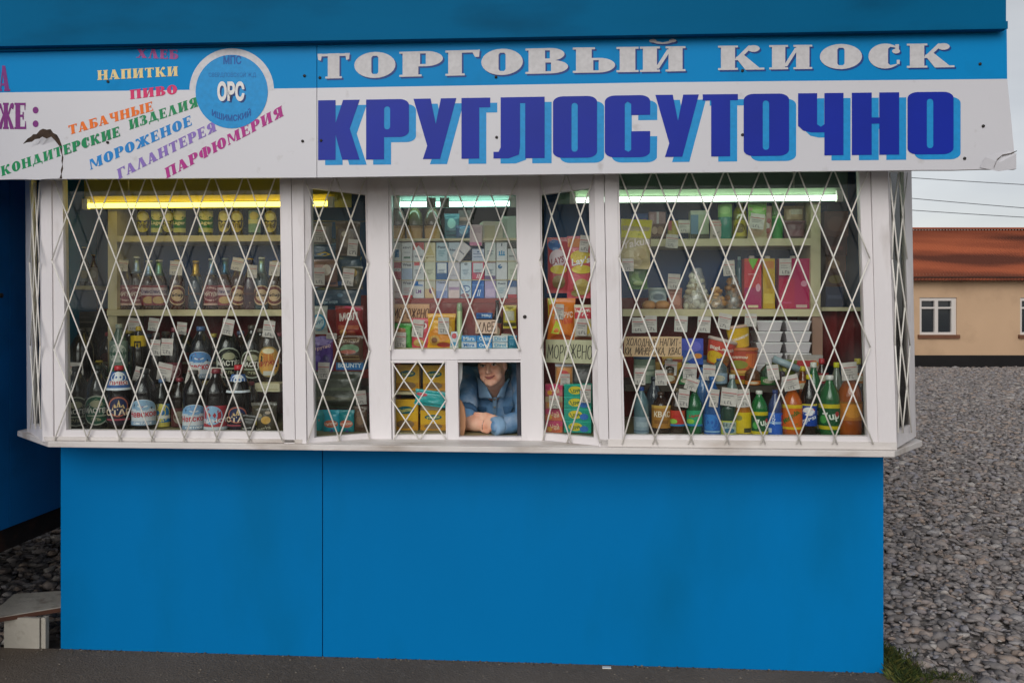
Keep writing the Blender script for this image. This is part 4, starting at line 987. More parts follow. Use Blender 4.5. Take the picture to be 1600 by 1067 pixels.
NECKB = [('r', 0, 0, 1, 1, '#3f68a8'), ('e', .5, .7, .36, .3, '#e9ecf2'), ('r', .1, .28, .9, .5, '#e8e4e4'), ('t', 'ПИВО', .5, .39, .7, .2, 0, '#b8233a'), ('r', 0, 0, 1, .12, '#dfe6ef')]
def bottle(name, cx, wd, top, Y, zb_, body, cap, label=None, neck=None, shape='pet', foil=None, desc='', cat='bottle', group=None, rotz=None):
    p = at(cx, 600, Y); r = wpx(cx - wd/2, cx + wd/2, Y) / 2; H = zof(cx, top, Y) - zb_
    t = thing(name, desc, cat, (p.x, Y, zb_), (0, 0, rotz if rotz is not None else rnd.uniform(-.12, .12) + .8 * math.atan2(EYE.x - p.x, Y - EYE.y)), group)
    # turn the label towards the passer-by
    fin = 'glassy'
    if shape == 'pet':
        prof = [(r*.82, 0), (r*.98, H*.03), (r, H*.08), (r, H*.55), (r*.985, H*.58), (r, H*.61), (r*.93, H*.68), (r*.72, H*.77), (r*.46, H*.85), (r*.34, H*.9), (r*.34, H*.93)]; nr = .34
    elif shape == 'can':
        prof = [(r*.85, 0), (r, H*.04), (r, H*.9), (r*.86, H*.97), (r*.8, H*.985)]; nr = .8
    elif shape == 'fat':
        prof = [(r*.9, 0), (r, H*.05), (r, H*.66), (r*.94, H*.74), (r*.7, H*.84), (r*.42, H*.91), (r*.4, H*.94)]; nr = .4
    else:
        prof = [(r*.9, 0), (r, H*.03), (r, H*.52), (r*.96, H*.58), (r*.7, H*.68), (r*.46, H*.76), (r*.4, H*.86), (r*.36, H*.96), (r*.42, H*.965), (r*.42, H*.975)]; nr = .42
    b = MB(); b.lathe(prof, mat(body, .12, fin), 22); b.build('body', t)
    if cap:
        b = MB(); z0 = prof[-1][1]; rc = r * nr * (1.12 if shape in ('pet', 'fat') else 1.06)
        b.lathe([(rc, z0 - .002), (rc*1.02, z0 + .004), (rc, H - .003), (rc*.86, H)] if shape != 'can' else [(rc, z0), (rc, H - .004), (rc*.96, H)], mat(cap, .4, 'plain' if shape != 'can' else 'metal'), 14); b.build('cap', t)
    if foil:
        b = MB(); za_, zc_ = .66, .955
        pr = [(r*q*1.03 + .0006, H*z) for q, z in ((.7, .68), (.46, .76), (.4, .86), (.37, .955))]
        b.lathe(pr, mat(foil, .3, 'metal'), 16); b.build('neck_foil', t)
    for nm, lb in (('label', label), ('neck_label', neck)):
        if not lb: continue
        y0, y1, sh, span = lb; z1 = zof(cx, y0, Y) - zb_; z0 = zof(cx, y1, Y) - zb_
        rl = r
        for (ra, za_), (rb2, zc_) in zip(prof, prof[1:]):
            if za_ <= .5*(z0+z1) <= zc_: rl = max(ra, rb2)
        if nm == 'neck_label':
            rr2 = [rb2 + (ra - rb2) * 0 for (ra, za_), (rb2, zc_) in zip(prof, prof[1:]) if zc_ >= z0]
            def rad(z):
                for (ra, za_), (rb2, zc_) in zip(prof, prof[1:]):
                    if za_ <= z <= zc_: return ra + (rb2 - ra) * (z - za_) / max(1e-6, zc_ - za_)
                return prof[-1][0]
            f = conemap(rad(z0) + .002, max(rad(z1), rad(z0) * .55) + .002, z0, z1, span)
        else: f = wrapmap(rl + .0006, max(z0, .004), z1, span)
        b = MB(); art(b, sh, f, 'print'); b.build(nm, t)
    return t
def carton(name, x0, x1, y0, y1, Y, depth, body, shapes=None, desc='', cat='box', group=None, roll=0, yaw=0, zb_=None, top=None):
    p0, p1 = at(x0, y1, Y), at(x1, y0, Y); wd = p1.x - p0.x
    z0 = zb_ if zb_ is not None else p0.z
    H = p1.z - p0.z if zb_ is None else zof(.5*(x0+x1), y0, Y) - zb_
    t = thing(name, desc, cat, (.5*(p0.x + p1.x), Y, z0 + (H/2 if roll else 0)), (0, roll, yaw), group)
    dz = -H/2 if roll else 0
    b = MB(); b.box((-wd/2, 0, dz), (wd/2, depth, dz + H), mat(body, .5, 'print'))
    b.build('carton', t, bevel=min(.002, depth*.1))
    if shapes:
        b = MB(); art(b, shapes, lambda u, v, l: Vector((-wd/2*.99 + wd*.99*u, -.0004*l, dz + H*(.005 + .99*v))), 'print'); b.build('print', t)
    return t
def bag(name, x0, x1, y0, y1, Y, body, shapes=None, desc='', cat='bag', group=None, roll=0, yaw=0, puff=.16, lumpy=0, crimp=True, lean=0):
    """a filled film pouch: pillow with flat crimped ends"""
    p0, p1 = at(x0, y1, Y), at(x1, y0, Y); wd, H = p1.x - p0.x, p1.z - p0.z
    t = thing(name, desc, cat, (.5*(p0.x + p1.x), Y, .5*(p0.z + p1.z)), (lean, roll, yaw), group)
    D = min(wd, H) * puff; sd = rnd.random() * 50; nx, ny = 18, 22
    def surf(u, v, side):
        e = max(0., min(1., (v - .06) / .16)) * max(0., min(1., (.94 - v) / .16)) if crimp else math.sin(math.pi * min(1, max(0, v))) ** .5
        e = e * e * (3 - 2*e); q = max(0., 1 - abs(2*u - 1) ** 2.6) ** .6
        d = D * e * q
        wr = noise.noise((u*3.4 + sd, v*3.4, side)) * .16 + noise.noise((u*9 + sd, v*6, side)) * .07
        if lumpy: wr += lumpy * noise.noise((u*7 + sd, v*7, 3 + side))
        d = d * (1 + wr) + .0015
        narrow = 1 - .05 * e
        rip = .0012 * math.sin(u * 60) * (1 - e)
        return Vector(((u - .5) * wd * narrow, side * d + rip, (v - .5) * H))
    b = MB(); vs = []; fs = []
    for side in (-1, 1):
        o = len(vs)
        for j in range(ny + 1):
            for i in range(nx + 1): vs.append(surf(i/nx, j/ny, side))
        for j in range(ny):
            for i in range(nx):
                f = (o+j*(nx+1)+i, o+j*(nx+1)+i+1, o+(j+1)*(nx+1)+i+1, o+(j+1)*(nx+1)+i)
                fs.append(f if side < 0 else f[::-1])
    b.add(vs, fs, mat(body, .35, 'film'), True); b.build('pouch', t)
    if shapes:
        b = MB(); art(b, shapes, lambda u, v, l: surf(.02 + .96*u, v, -1) + Vector((0, -.0008 - .0006*l, 0)), 'film'); b.build('print', t)
    return t
def tub(name, x0, x1, y0, y1, Y, body, lid, shapes=None, taper=.85, desc='', cat='tub', group=None, zb_=None, roll=0, dome=0):
    p0, p1 = at(x0, y1, Y), at(x1, y0, Y); r = (p1.x - p0.x) / 2; z0 = zb_ if zb_ is not None else p0.z; H = zof(.5*(x0+x1), y0, Y) - z0 if zb_ is not None else p1.z - p0.z
    t = thing(name, desc, cat, (.5*(p0.x+p1.x), Y, z0), (0, roll, 0), group)
    hl = H * (.88 if not dome else 1 - dome)
    b = MB(); b.lathe([(r*taper*.94, 0), (r*taper, .003), (r*.97, hl)], mat(body, .45, 'print'), 26); b.build('cup', t)
    b = MB()
    if dome: b.lathe([(r*1.01, hl), (r*1.03, hl + .004), (r*.97, hl + (H-hl)*.35), (r*.78, hl + (H-hl)*.72), (r*.4, H*.99), (r*.1, H)], mat(lid, .2, 'glassy'), 26)
    else: b.lathe([(r*1.0, hl), (r*1.03, hl + .002), (r*1.03, H*.97), (r*.96, H)], mat(lid, .4, 'plain'), 26)
    b.build('lid', t)
    if shapes:
        b = MB(); art(b, shapes, conemap(r*taper + .0008, r*.97 + .0008, .004, hl*.98, 2.7), 'print'); b.build('label', t)
    return t
TAGM = {}
def price(cx, cy, Y, desc, wpx_=16, hpx=20, roll=0, seed=None, yaw=0):
    """a small written price card on white paper with a red rule"""
    k = rnd.randrange(4)
    wd = wpx(cx - wpx_/2, cx + wpx_/2, Y); H = zof(cx, cy - hpx/2, Y) - zof(cx, cy + hpx/2, Y)
    key = (k, round(wpx_/hpx, 1))
    if key not in TAGM:
        b = MB(); A = wpx_ / hpx * .06; paper = mat('#cbc4be', .6, 'print'); ink = mat('#4a4a55', .6, 'print'); redm = mat('#c4545c', .6, 'print')
        n = 4; vs = [(-A/2 + A*i/n, .002*math.sin(3*i/n + j*2.2 + k), -.03 + .06*j/4) for j in range(5) for i in range(n+1)]
        fs = [(j*5+i, j*5+i+1, (j+1)*5+i+1, (j+1)*5+i) for j in range(4) for i in range(4)]
        b.add(vs, fs, paper); vs2 = [(x, y + .0008, z) for x, y, z in vs]; b.add(vs2, [f[::-1] for f in fs], paper)
        def strip(x0, x1, z0, z1, m): b.add([(x0, -.0032, z0), (x1, -.0032, z0), (x1, -.0032, z1), (x0, -.0032, z1)], [(0, 1, 2, 3)], m)
        strip(-A*.46, A*.46, .012, .0142, redm)
        for q in range(2 + k % 2): strip(-A*.38, A*(.1 + .1*((q+k) % 3)), .004 - q*.008, .0052 - q*.008, ink)
        x = -A*.25
        for q in range(3):
            hgt = .010; strip(x, x + .0016, -.024, -.024 + hgt, ink); strip(x, x + .006, -.024 + (q % 2)*hgt*.9, -.0225 + (q % 2)*hgt*.9, ink); x += .0095
        o = b.build('price_tag'); me = o.data; bpy.data.objects.remove(o); TAGM[key] = me
    o = bpy.data.objects.new('price_tag', TAGM[key]); COL.objects.link(o)
    s_ = H / .06; p = at(cx, cy, Y); o.location = p; o.scale = (wd / (key[1] * .06) if key[1] else 1, 1, s_); o.rotation_euler = (rnd.uniform(-.06, .1), roll, yaw + rnd.uniform(-.15, .15))
    tag(o, desc, 'price tag', 'written price tags among the goods'); return o
def notice(name, x0, x1, y0, y1, Y, paper, lines, ink, desc, sw=.0042, roll=0, slant=.12, yaw=0):
    p0, p1 = at(x0, y1, Y), at(x1, y0, Y); wd, H = p1.x - p0.x, p1.z - p0.z
    t = thing(name, desc, 'notice', (.5*(p0.x+p1.x), Y, .5*(p0.z+p1.z)), (0, roll, yaw))
    b = MB(); b.box((-wd/2, 0, -H/2), (wd/2, .0015, H/2), mat(paper, .7, 'print')); b.build('card', t)
    b = MB()
    for txt, u0, v0, uw, vh in lines:
        handwrite(b, txt, u0*wd - wd/2, v0*H - H/2, uw*wd, vh*H, lambda x, y, l: Vector((x, -.0006*l, y)), mat(ink, .6, 'print'), sw, 1, slant)
    b.build('handwriting', t); return t

GB = 'beer bottles on the wall shelves'
# ---- top shelf under the yellow lamp
for i, (cx, sh, cl, what) in enumerate([(224, YEL('#c9bf3a'), '#2d2a12', 'yellow oval'), (246, GRN, '#1f3314', 'green banded'), (263, YEL('#b8b04a', 'ЭЛЬ'), '#2d2a12', 'dull yellow oval'), (281, GRN, '#3a3414', 'green banded'),
        (322, GRN, '#17401c', 'green banded'), (351, YEL('#d6c768'), '#33301a', 'pale yellow oval'), (371, YEL('#c7b13c', 'ЭЛЬ'), '#4a431a', 'gold oval'), (398, TEA, '#2b4a46', 'teal and cream'), (423, YEL('#cdbd5c'), '#4c461c', 'cream yellow oval')]):
    bottle('beer_bottle', cx, 18 if cl != '#17401c' else 21, 288, .43, zA + .001, cl, '#b9a33a', (330, 364, sh, 2.6), None, 'fat', None, f'beer bottle with {what} label, {ORD[i]} on the highest shelf under the yellow lamp', 'bottle', GB)
# ---- middle shelf
mid = [(197, CRM, '#38160f', None, '#8d8f96'), (214, CRM, '#2c1a12', '#9fb3c6', '#d8dde2'), (233, CRM2, '#38160f', '#8fa9c4', '#cfd8e0'), (249, CRM2, '#341812', '#7fb09a', '#d8dde2'), (277, SIB, '#431b12', None, '#a88d4a'),
       (306, ORG, '#20384f', '#c9a64a', '#c9a64a'), (331, CRM, '#2e2230', '#5f86b4', '#d0d8e0'), (352, CRM2, '#3a1c1a', '#42708f', '#8aa0b4'), (372, SIB, '#3d1a12', None, '#a88d4a'), (391, ORG, '#3b2030', None, '#c9a64a'), (409, SIB, '#1f3f4a', '#8fb0b4', '#cfd8d8'), (430, SIB, '#45301c', None, '#b49a5a')]
mw = ['maroon and cream', 'maroon', 'lilac banded', 'lilac and gold', 'cream ring', 'orange shield', 'maroon ring', 'pale lilac', 'tan ring', 'amber shield', 'round tan', 'round cream']
for i, (cx, sh, cl, foil, cap) in enumerate(mid):
    bottle('beer_bottle', cx, 22, 404 + rnd.uniform(-3, 4), .41, zB + .001, cl, cap, (446, 477, sh, 2.8), None, 'glass', foil, f'glass beer bottle with {mw[i]} label, {ORD[i]} on the middle beer shelf', 'bottle', GB)
# ---- step row
GS = 'large plastic beer bottles on the step'
stp = [(128, 34, 512, '#12100f', '#2a2626', None, 'no visible label'), (186, 26, 506, '#5e7468', '#aab4a8', (532, 580, [('r',0,0,1,1,'#8fa598'), ('e',.5,.6,.4,.3,'#dfe6da'), ('t','Кристалл',.5,.58,.8,.16,0,'#2a6a4c'), ('r',0,0,1,.16,'#3c7d5d')], 2.6), 'pale green and white label'),
       (217, 24, 510, '#1c1712', '#c7a72a', (524, 552, [('r',0,0,1,1,'#d6b421'), ('r',.34,.25,.66,.7,'#2b2310'), ('t','П',.5,.47,.2,.26,0,'#d6b421')], 2.6), 'yellow label'),
       (244, 26, 520, '#181213', '#57504d', None, 'plain dark glass'), (272, 24, 512, '#1e1412', '#6b2430', (566, 594, [('r',0,0,1,1,'#6c2a34'), ('e',.5,.5,.4,.36,'#b99')], 2.6), 'dim red label'),
       (314, 34, 510, '#14151a', '#3a5a8a', (548, 590, NEVA('#5d8ec4'), 2.4), 'blue and silver label with red writing'), (357, 36, 508, '#0f1210', '#2a2a26', (542, 590, MASTER('#20241c', 'МАСТЕР'), 2.5), 'dark oval label with grey hills'),
       (394, 33, 508, '#17130e', '#39332a', (546, 590, MASTER('#3a3420', 'МАСТЕР'), 2.5), 'olive oval label'), (421, 33, 500, '#2a1d10', '#7b756a', (540, 588, KRUZ, 2.4), 'orange oval label showing a mug')]
for i, (cx, wd, tp, cl, cap, lb, what) in enumerate(stp):
    bottle('beer_bottle', cx, wd, tp, .21, zC + .001, cl, cap, lb, None, 'pet', None, f'dark beer bottle with {what}, {ORD[i]} along the step', 'bottle', GS)
bottle('beer_bottle', 155, 26, 563, .14, zC + .001, '#171313', '#b9a23a', None, None, 'pet', None, 'short dark bottle with a yellow cap on the step', 'bottle', GS)
# ---- front row
GF = 'large plastic beer bottles in the front row'
fr = [(120, 36, 572, '#0e100f', '#1c1c1c', (618, 664, MASTER('#26332e', 'МАСТЕР'), 2.4), None, 'grey green oval label'), (153, 36, 570, '#0d1310', '#20302a', (616, 662, MASTER('#0f5238', 'МАСТЕР'), 2.4), None, 'bright green oval label'),
      (186, 36, 571, '#120f12', '#c02433', (616, 662, STAR, 2.4), (580, 608, NECKB, 2.4), 'dark castle label, a blue neck label and red cap'), (226, 36, 576, '#17151a', '#33363a', (622, 662, NEVA(), 2.4), None, 'silver label with red writing and red triangle'),
      (303, 34, 578, '#1a1718', '#4d4a48', (630, 672, NEVA('#7ba6d0'), 2.4), None, 'light blue label with red writing'), (338, 36, 576, '#1d1718', '#7d2430', (632, 674, [('r',0,0,1,1,'#b03a45'), ('e',.4,.6,.36,.4,'#8fb6d6'), ('p',[(.2,.55),(.4,.95),(.6,.55)],'#dfe6ec'), ('t','ЦИНСТ',.5,.36,.9,.2,3,'#f0ecec'), ('r',0,0,1,.12,'#cfd8e0')], 2.4), None, 'red label with pale blue mountain'),
      (373, 36, 570, '#15100f', '#c02433', (632, 674, STAR, 2.4), (584, 612, NECKB, 2.4), 'castle label and blue neck label under a red cap')]
for i, (cx, wd, tp, cl, cap, lb, nk, what) in enumerate(fr):
    bottle('beer_bottle', cx, wd, tp, .0, zdeck + .001, cl, cap, lb, nk, 'pet', None, f'front row beer bottle with {what}', 'bottle', GF)
bottle('beer_bottle', 253, 26, 592, .06, zdeck + .001, '#1b1a18', '#3b5f8a', (630, 676, [('r',0,0,1,1,'#2b78b4'), ('e',.5,.62,.5,.4,'#d9cf6a'), ('r',0,.36,1,.5,'#e6e4d8'), ('r',0,0,1,.2,'#c7b85a')], 2.2), None, 'pet', None, 'narrower front row beer bottle with blue and yellow label', 'bottle', GF)
bag('snack_bag', 376, 402, 648, 677, -.08, '#1d1a16', [('p', [(.3,.1),(1,.5),(1,.75),(.1,.25)], '#c9b92a'), ('t', 'Кириешки', .45, .3, .6, .1, 12, '#c8c8c8')], 'black snack bag with a yellow stripe in the front of the beer window', 'bag', None, .1)
bag('snack_bag', 394, 434, 628, 678, -.06, '#3a3322', [('e', .6, .45, .2, .12, '#c79a45'), ('e', .35, .6, .1, .06, '#8a7a55'), ('e', .7, .68, .12, .05, '#a98'), ('t', 'Beerka', .45, .2, .7, .12, 6, '#b7b3a2')], 'olive brown snack bag with a golden crisp beside the pillar', 'bag', None, -.05)
carton('snack_box', 398, 437, 599, 612, .08, .1, '#c6bd9c', [('r', .04, .2, .96, .35, '#a89e78')], 'narrow cream box lying on the step edge beside the pillar', 'box')
# darker bottles standing behind the labelled ones
for i, cx in enumerate((140, 170, 203, 232, 259, 290, 334, 376, 408, 436)):
    bottle('beer_bottle', cx, 26 + (i % 3) * 3, 512 + (i * 7) % 11, .40, zC + .001, ['#191412', '#221610', '#14181a'][i % 3], ['#6a6258', '#8a2430', '#b09a3a', '#40506a'][i % 4], (548, 584, [('e', .5, .5, .46, .46, ['#4a4438', '#5a2a2a', '#3a4a5a', '#6a5a34'][i % 4]), ('r', .2, .45, .8, .55, '#8a8474')], 2.2), None, 'pet', None, f'dim bottle with {["grey", "dark red", "slate blue", "tan"][i % 4]} oval label, {ORD[i]} in the back row of the step', 'bottle', 'dim beer bottles in the back row')
for i, cx in enumerate((103, 137, 170, 207, 281, 321, 356, 392)):
    bottle('beer_bottle', cx, 27, 588 + (i * 5) % 9, .075, zdeck + .001, ['#15110f', '#1d130e', '#101412'][i % 3], ['#2b2826', '#7b2430', '#8f7f3a'][i % 3], (636, 672, [('r', 0, 0, 1, 1, ['#3d3a30', '#4f2424', '#2e4038'][i % 3]), ('e', .5, .5, .34, .34, '#7d7768')], 2.2), None, 'pet', None, f'dark bottle with {["olive", "dark red", "dull green"][i % 3]} banded label half hidden, {ORD[i]} of the second row', 'bottle', 'dark beer bottles half hidden behind the front row')
# dim things at the dark end of the beer window
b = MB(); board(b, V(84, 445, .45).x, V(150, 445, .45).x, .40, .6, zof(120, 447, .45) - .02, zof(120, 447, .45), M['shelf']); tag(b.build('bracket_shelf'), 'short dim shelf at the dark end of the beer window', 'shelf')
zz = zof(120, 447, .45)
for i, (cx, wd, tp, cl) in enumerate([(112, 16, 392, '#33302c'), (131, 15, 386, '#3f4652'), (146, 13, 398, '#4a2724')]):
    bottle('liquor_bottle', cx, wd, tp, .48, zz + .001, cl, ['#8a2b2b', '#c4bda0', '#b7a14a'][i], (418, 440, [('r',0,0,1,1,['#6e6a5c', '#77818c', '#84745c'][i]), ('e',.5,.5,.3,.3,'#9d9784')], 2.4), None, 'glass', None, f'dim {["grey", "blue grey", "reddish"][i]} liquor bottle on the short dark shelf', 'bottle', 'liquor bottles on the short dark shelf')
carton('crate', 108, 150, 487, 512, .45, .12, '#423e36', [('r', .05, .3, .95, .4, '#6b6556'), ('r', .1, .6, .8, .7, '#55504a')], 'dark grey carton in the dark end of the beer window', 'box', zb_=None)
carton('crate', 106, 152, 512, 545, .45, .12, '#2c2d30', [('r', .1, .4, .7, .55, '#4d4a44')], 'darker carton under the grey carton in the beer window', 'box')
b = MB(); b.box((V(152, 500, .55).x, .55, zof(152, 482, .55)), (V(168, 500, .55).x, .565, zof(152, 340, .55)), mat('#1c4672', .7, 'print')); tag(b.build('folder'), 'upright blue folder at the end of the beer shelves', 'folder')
# price tags in the beer window
PT = [(191, 415, .36, 'first beer bottle of the middle shelf', 17, 17, .1), (275, 419, .34, 'fifth beer bottle of the middle shelf', 20, 22, .08), (371, 413, .34, 'ninth beer bottle of the middle shelf', 17, 20, .2), (394, 424, .33, 'tenth beer bottle of the middle shelf', 16, 20, .1), (429, 420, .33, 'last beer bottle of the middle shelf', 16, 22, .1),
      (209, 507, .27, 'yellow labelled bottle, from the shelf edge above', 17, 20, .08), (240, 507, .28, 'shelf edge above the fourth step bottle', 18, 20, .12), (284, 513, .28, 'shelf edge above the red labelled bottle', 15, 19, .1), (243, 543, .15, 'fourth step bottle', 17, 25, .05), (261, 542, .14, 'red labelled bottle, lower of two', 19, 26, .03),
      (120, 579, .10, 'first dark bottle of the step, at the window end', 21, 26, .0), (220, 587, .08, 'step edge above the silver labelled bottle', 20, 26, .3), (257, 581, .08, 'step edge above the narrow blue bottle', 22, 28, .2), (301, 587, .07, 'step edge above the light blue label', 18, 27, .22), (338, 588, .07, 'step edge above the red mountain label', 20, 28, .04),
      (356, 511, .16, 'dark oval labelled bottle', 17, 25, .2), (420, 514, .15, 'mug labelled bottle by the pillar', 18, 26, .12)]
for cx, cy, Y, what, w_, h_, rl in PT: price(cx, cy, Y, 'price tag hung at the ' + what, w_, h_, rl)

# ---- narrow slanting window on the beer side
YN = .06
b = MB(); 
wire = lambda n_, x0, x1, y, Y, lab: tag((lambda m_: (m_.tube([at(x0, y, Y), at(x1, y, Y)], .003, mat('#6b675c', .5, 'metal'), 6), m_.build(n_))[1])(MB()), lab, 'rail')
wire('hanging_rail', 482, 576, 346, .12, 'thin rail the packets hang from in the narrow window beside the beer')
bag('packet', 486, 519, 348, 382, .10, '#6e6a64', [('r', .1, .15, .9, .8, '#857f78'), ('e', .5, .5, .2, .2, '#a8a29a')], 'grey packet hung highest in the narrow window beside the beer', 'packet')
bag('packet', 524, 563, 346, 400, .12, '#5c4a3e', [('e', .5, .5, .3, .25, '#7d6a5a'), ('e', .4, .62, .12, .08, '#b8a890'), ('e', .62, .4, .12, .08, '#927c62')], 'brown packet of dried fish in the narrow window beside the beer', 'packet')
bag('packet', 484, 526, 379, 408, .12, '#17455f', [('p', [(.25,.35),(.6,.25),(.85,.35),(.6,.5)], '#d0b02c'), ('r', 0, .86, 1, .94, '#4f7e92')], 'teal blue packet with a yellow leaf in the narrow window', 'packet')
bag('packet', 526, 566, 398, 440, .14, '#173f55', [('p', [(0,.5),(1,.8),(1,.92),(0,.62)], '#d6bd2c'), ('e', .6, .3, .3, .2, '#2f5a68')], 'dark teal packet with a slanting yellow stripe in the narrow window', 'packet')
bag('packet', 489, 528, 405, 448, .09, '#7d5b50', [('r', .05, .05, .5, .8, '#b98f83'), ('p', [(.5,.1),(.95,.1),(.9,.7),(.6,.5)], '#3a3f5a'), ('e', .6, .6, .2, .2, '#d8c8b8')], 'pinkish picture packet in the middle of the narrow window', 'packet')
bag('packet', 534, 567, 416, 452, .10, '#4f4a38', [('e', .5, .7, .3, .2, '#c7a24a'), ('e', .55, .3, .25, .16, '#6d5a3a')], 'olive nut packet in the middle of the narrow window', 'packet')
bag('packet', 486, 566, 446, 484, .13, '#123a52', [('e', .6, .6, .06, .08, '#3f6a84'), ('t', 'Дары моря', .35, .3, .4, .16, 8, '#9bb2bc')], 'wide dark blue packet across the narrow window', 'packet')
bag('packet', 487, 512, 478, 522, .05, '#b9bdb4', [('e', .5, .42, .46, .3, '#2f9bc4'), ('e', .5, .42, .36, .22, '#c8e0e6'), ('t', 'СИРТ', .5, .42, .6, .14, 8, '#1b6f9a')], 'white packet with a round light blue label in the narrow window', 'packet')
bag('packet', 524, 568, 478, 530, .06, '#8e1f20', [('t', 'мол', .5, .68, .7, .24, 4, '#e6dcd6'), ('r', .1, .3, .9, .42, '#b0552c'), ('e', .3, .2, .14, .1, '#c98a3a'), ('e', .62, .18, .16, .1, '#a3472c'), ('p', [(.3,.95),(.95,.85),(.95,.93),(.4,1)], '#c8365a')], 'red packet with white writing in the narrow window', 'packet')
bag('packet', 524, 568, 524, 566, .02, '#5a3a2a', [('t', 'Золотой', .5, .82, .8, .16, 3, '#c9b6a0'), ('e', .55, .5, .36, .18, '#7a9a78'), ('e', .5, .4, .3, .08, '#b05a4a'), ('r', .1, .1, .9, .26, '#a68a5c')], 'brown chocolate packet above the blue bar box', 'packet')
bag('packet', 488, 521, 526, 578, .02, '#4d2a86', [('e', .5, .88, .5, .14, '#9a86c8'), ('p', [(0,.5),(1,.66),(1,.84),(0,.66)], '#c6254e'), ('t', 'Фрутис', .5, .67, .9, .14, 9, '#f0c8d0'), ('e', .3, .35, .16, .1, '#6e5ab0'), ('e', .7, .36, .16, .1, '#34206a')], 'purple sweet packet with a red band in the narrow window', 'packet')
carton('bar_box', 525, 568, 564, 578, .03, .1, '#2467a8', [('r', 0, .1, 1, .9, '#2b74b4'), ('t', 'BOUNTY', .5, .52, .86, .5, 0, '#d5e6ee')], 'blue box of coconut bars in the narrow window', 'box')
bag('packet', 489, 566, 580, 638, .03, '#3a4034', [('r', .0, .5, 1, .58, '#525a46'), ('r', .05, .25, .9, .32, '#494a30'), ('e', .3, .3, .2, .06, '#5d5a3c')], 'wide clear packet of dark green seaweed in the narrow window', 'packet')
for i, (x0, x1, c) in enumerate([(489, 509, '#1f9aa2'), (505, 531, '#189ab0'), (530, 554, '#13858c')]):
    bag('snack_packet', x0, x1, 640, 679, -.03 + (.03 if i == 0 else 0), c, [('e', .5, .45, .46, .15, '#c86a50'), ('t', 'Чипсон', .5, .46, .8, .12, 5, '#f0dcc8'), ('p', [(.3,.0),(.7,.0),(.6,.28)], '#5a4a9a')] if i else [('p', [(0,.2),(.6,.6),(0,.8)], '#c4583a')], f'teal snack packet with coral oval, {ORD[i]} of three at the window foot', 'packet', 'teal snack packets at the foot of the narrow window')
bag('packet', 553, 574, 634, 676, -.02, '#5e4636', [('e', .5, .5, .3, .2, '#8a6a4e'), ('e', .4, .7, .2, .1, '#7b5a44')], 'brown nut packet at the foot of the narrow window', 'packet')
for cx, cy, Y, what, w_, h_, rl in [(500, 366, .07, 'grey packet', 17, 25, .05), (551, 387, .08, 'brown fish packet', 14, 26, .1), (499, 432, .06, 'pinkish picture packet', 18, 27, .02), (544, 433, .06, 'olive nut packet', 18, 27, .1), (506, 579, -.01, 'purple sweet packet', 17, 26, .03), (564, 621, -.01, 'brown nut packet', 17, 22, -.1), (518, 525, .0, 'red packet, low at its side', 17, 9, .05)]:
    price(cx, cy, Y, 'price tag on the ' + what + ' in the narrow window', w_, h_, rl)

# ---- middle window: tubs and cartons over the cigarette rack
zt3 = zof(700, 372.5, .12)
for i, (cx, c) in enumerate([(621, '#4a4034'), (648, '#4b4a1e'), (676, '#55402a')]):
    tub('dessert_tub', cx - 13, cx + 13, 325, 372, .2, '#b58a5a', c, [('r', 0, 0, 1, 1, '#c2965f'), ('r', 0, .8, 1, 1, '#a37847')], .9, f'tan tub with dark domed lid, {ORD[i]} of three under the lamp', 'tub', 'domed tubs above the cigarette rack', zb_=zt3 + .001, dome=.58)
bag('packet', 694, 718, 334, 373, .24, '#2e6f80', [('e', .5, .6, .3, .2, '#8fc0bc'), ('r', .1, .1, .9, .3, '#1f4c66')], 'blue green packet standing beside the domed tubs', 'packet')
carton('box', 716, 736, 328, 366, .28, .05, '#6b5a5a', [('r', .1, .55, .9, .7, '#b78a80'), ('r', .1, .2, .9, .4, '#8a7474')], 'dull pink box standing behind the grey pink card', 'box')
bag('packet', 712, 738, 352, 374, .2, '#1d4f80', [('e', .5, .6, .3, .3, '#5d93b8')], 'small blue packet lying under the pink box', 'packet')
carton('box', 734, 753, 351, 384, .1, .03, '#c9b3b6', [('r', 0, 0, 1, .16, '#c97a9e'), ('r', .1, .6, .9, .9, '#b9a0a6')], 'grey pink card box hanging over the cigarette rack', 'box', None, .02)
carton('carton', 754, 786, 346, 379, .14, .1, '#c9c4ae', [('r', .08, .2, .6, .8, '#bdb48f')], 'cream carton above the rack end', 'box', None, .0, .25)
carton('carton', 783, 807, 338, 379, .16, .08, '#b5c4b4', [('r', .1, .1, .4, .9, '#a2b09e')], 'pale green grey carton above the rack end', 'box', None, 0, -.2)
for i, cx in enumerate((674, 695)):
    b = MB(); b.slab([at(cx - 7.5, 324, .1), at(cx + 7, 324, .1), at(cx + 7, 309, .1), at(cx - 7.5, 309, .1)], (0, .002, 0), mat('#6f6a5a', .7, 'print')); b.tube([at(cx, 309, .101), at(cx, 292, .101)], .0012, mat('#8a8778', .5), 4)
    tag(b.build('hanging_card'), f'square card hanging in front of the short lamp, {("beside the domed tubs", "nearer the lamp middle")[i]}', 'card', 'square cards before the short lamp')
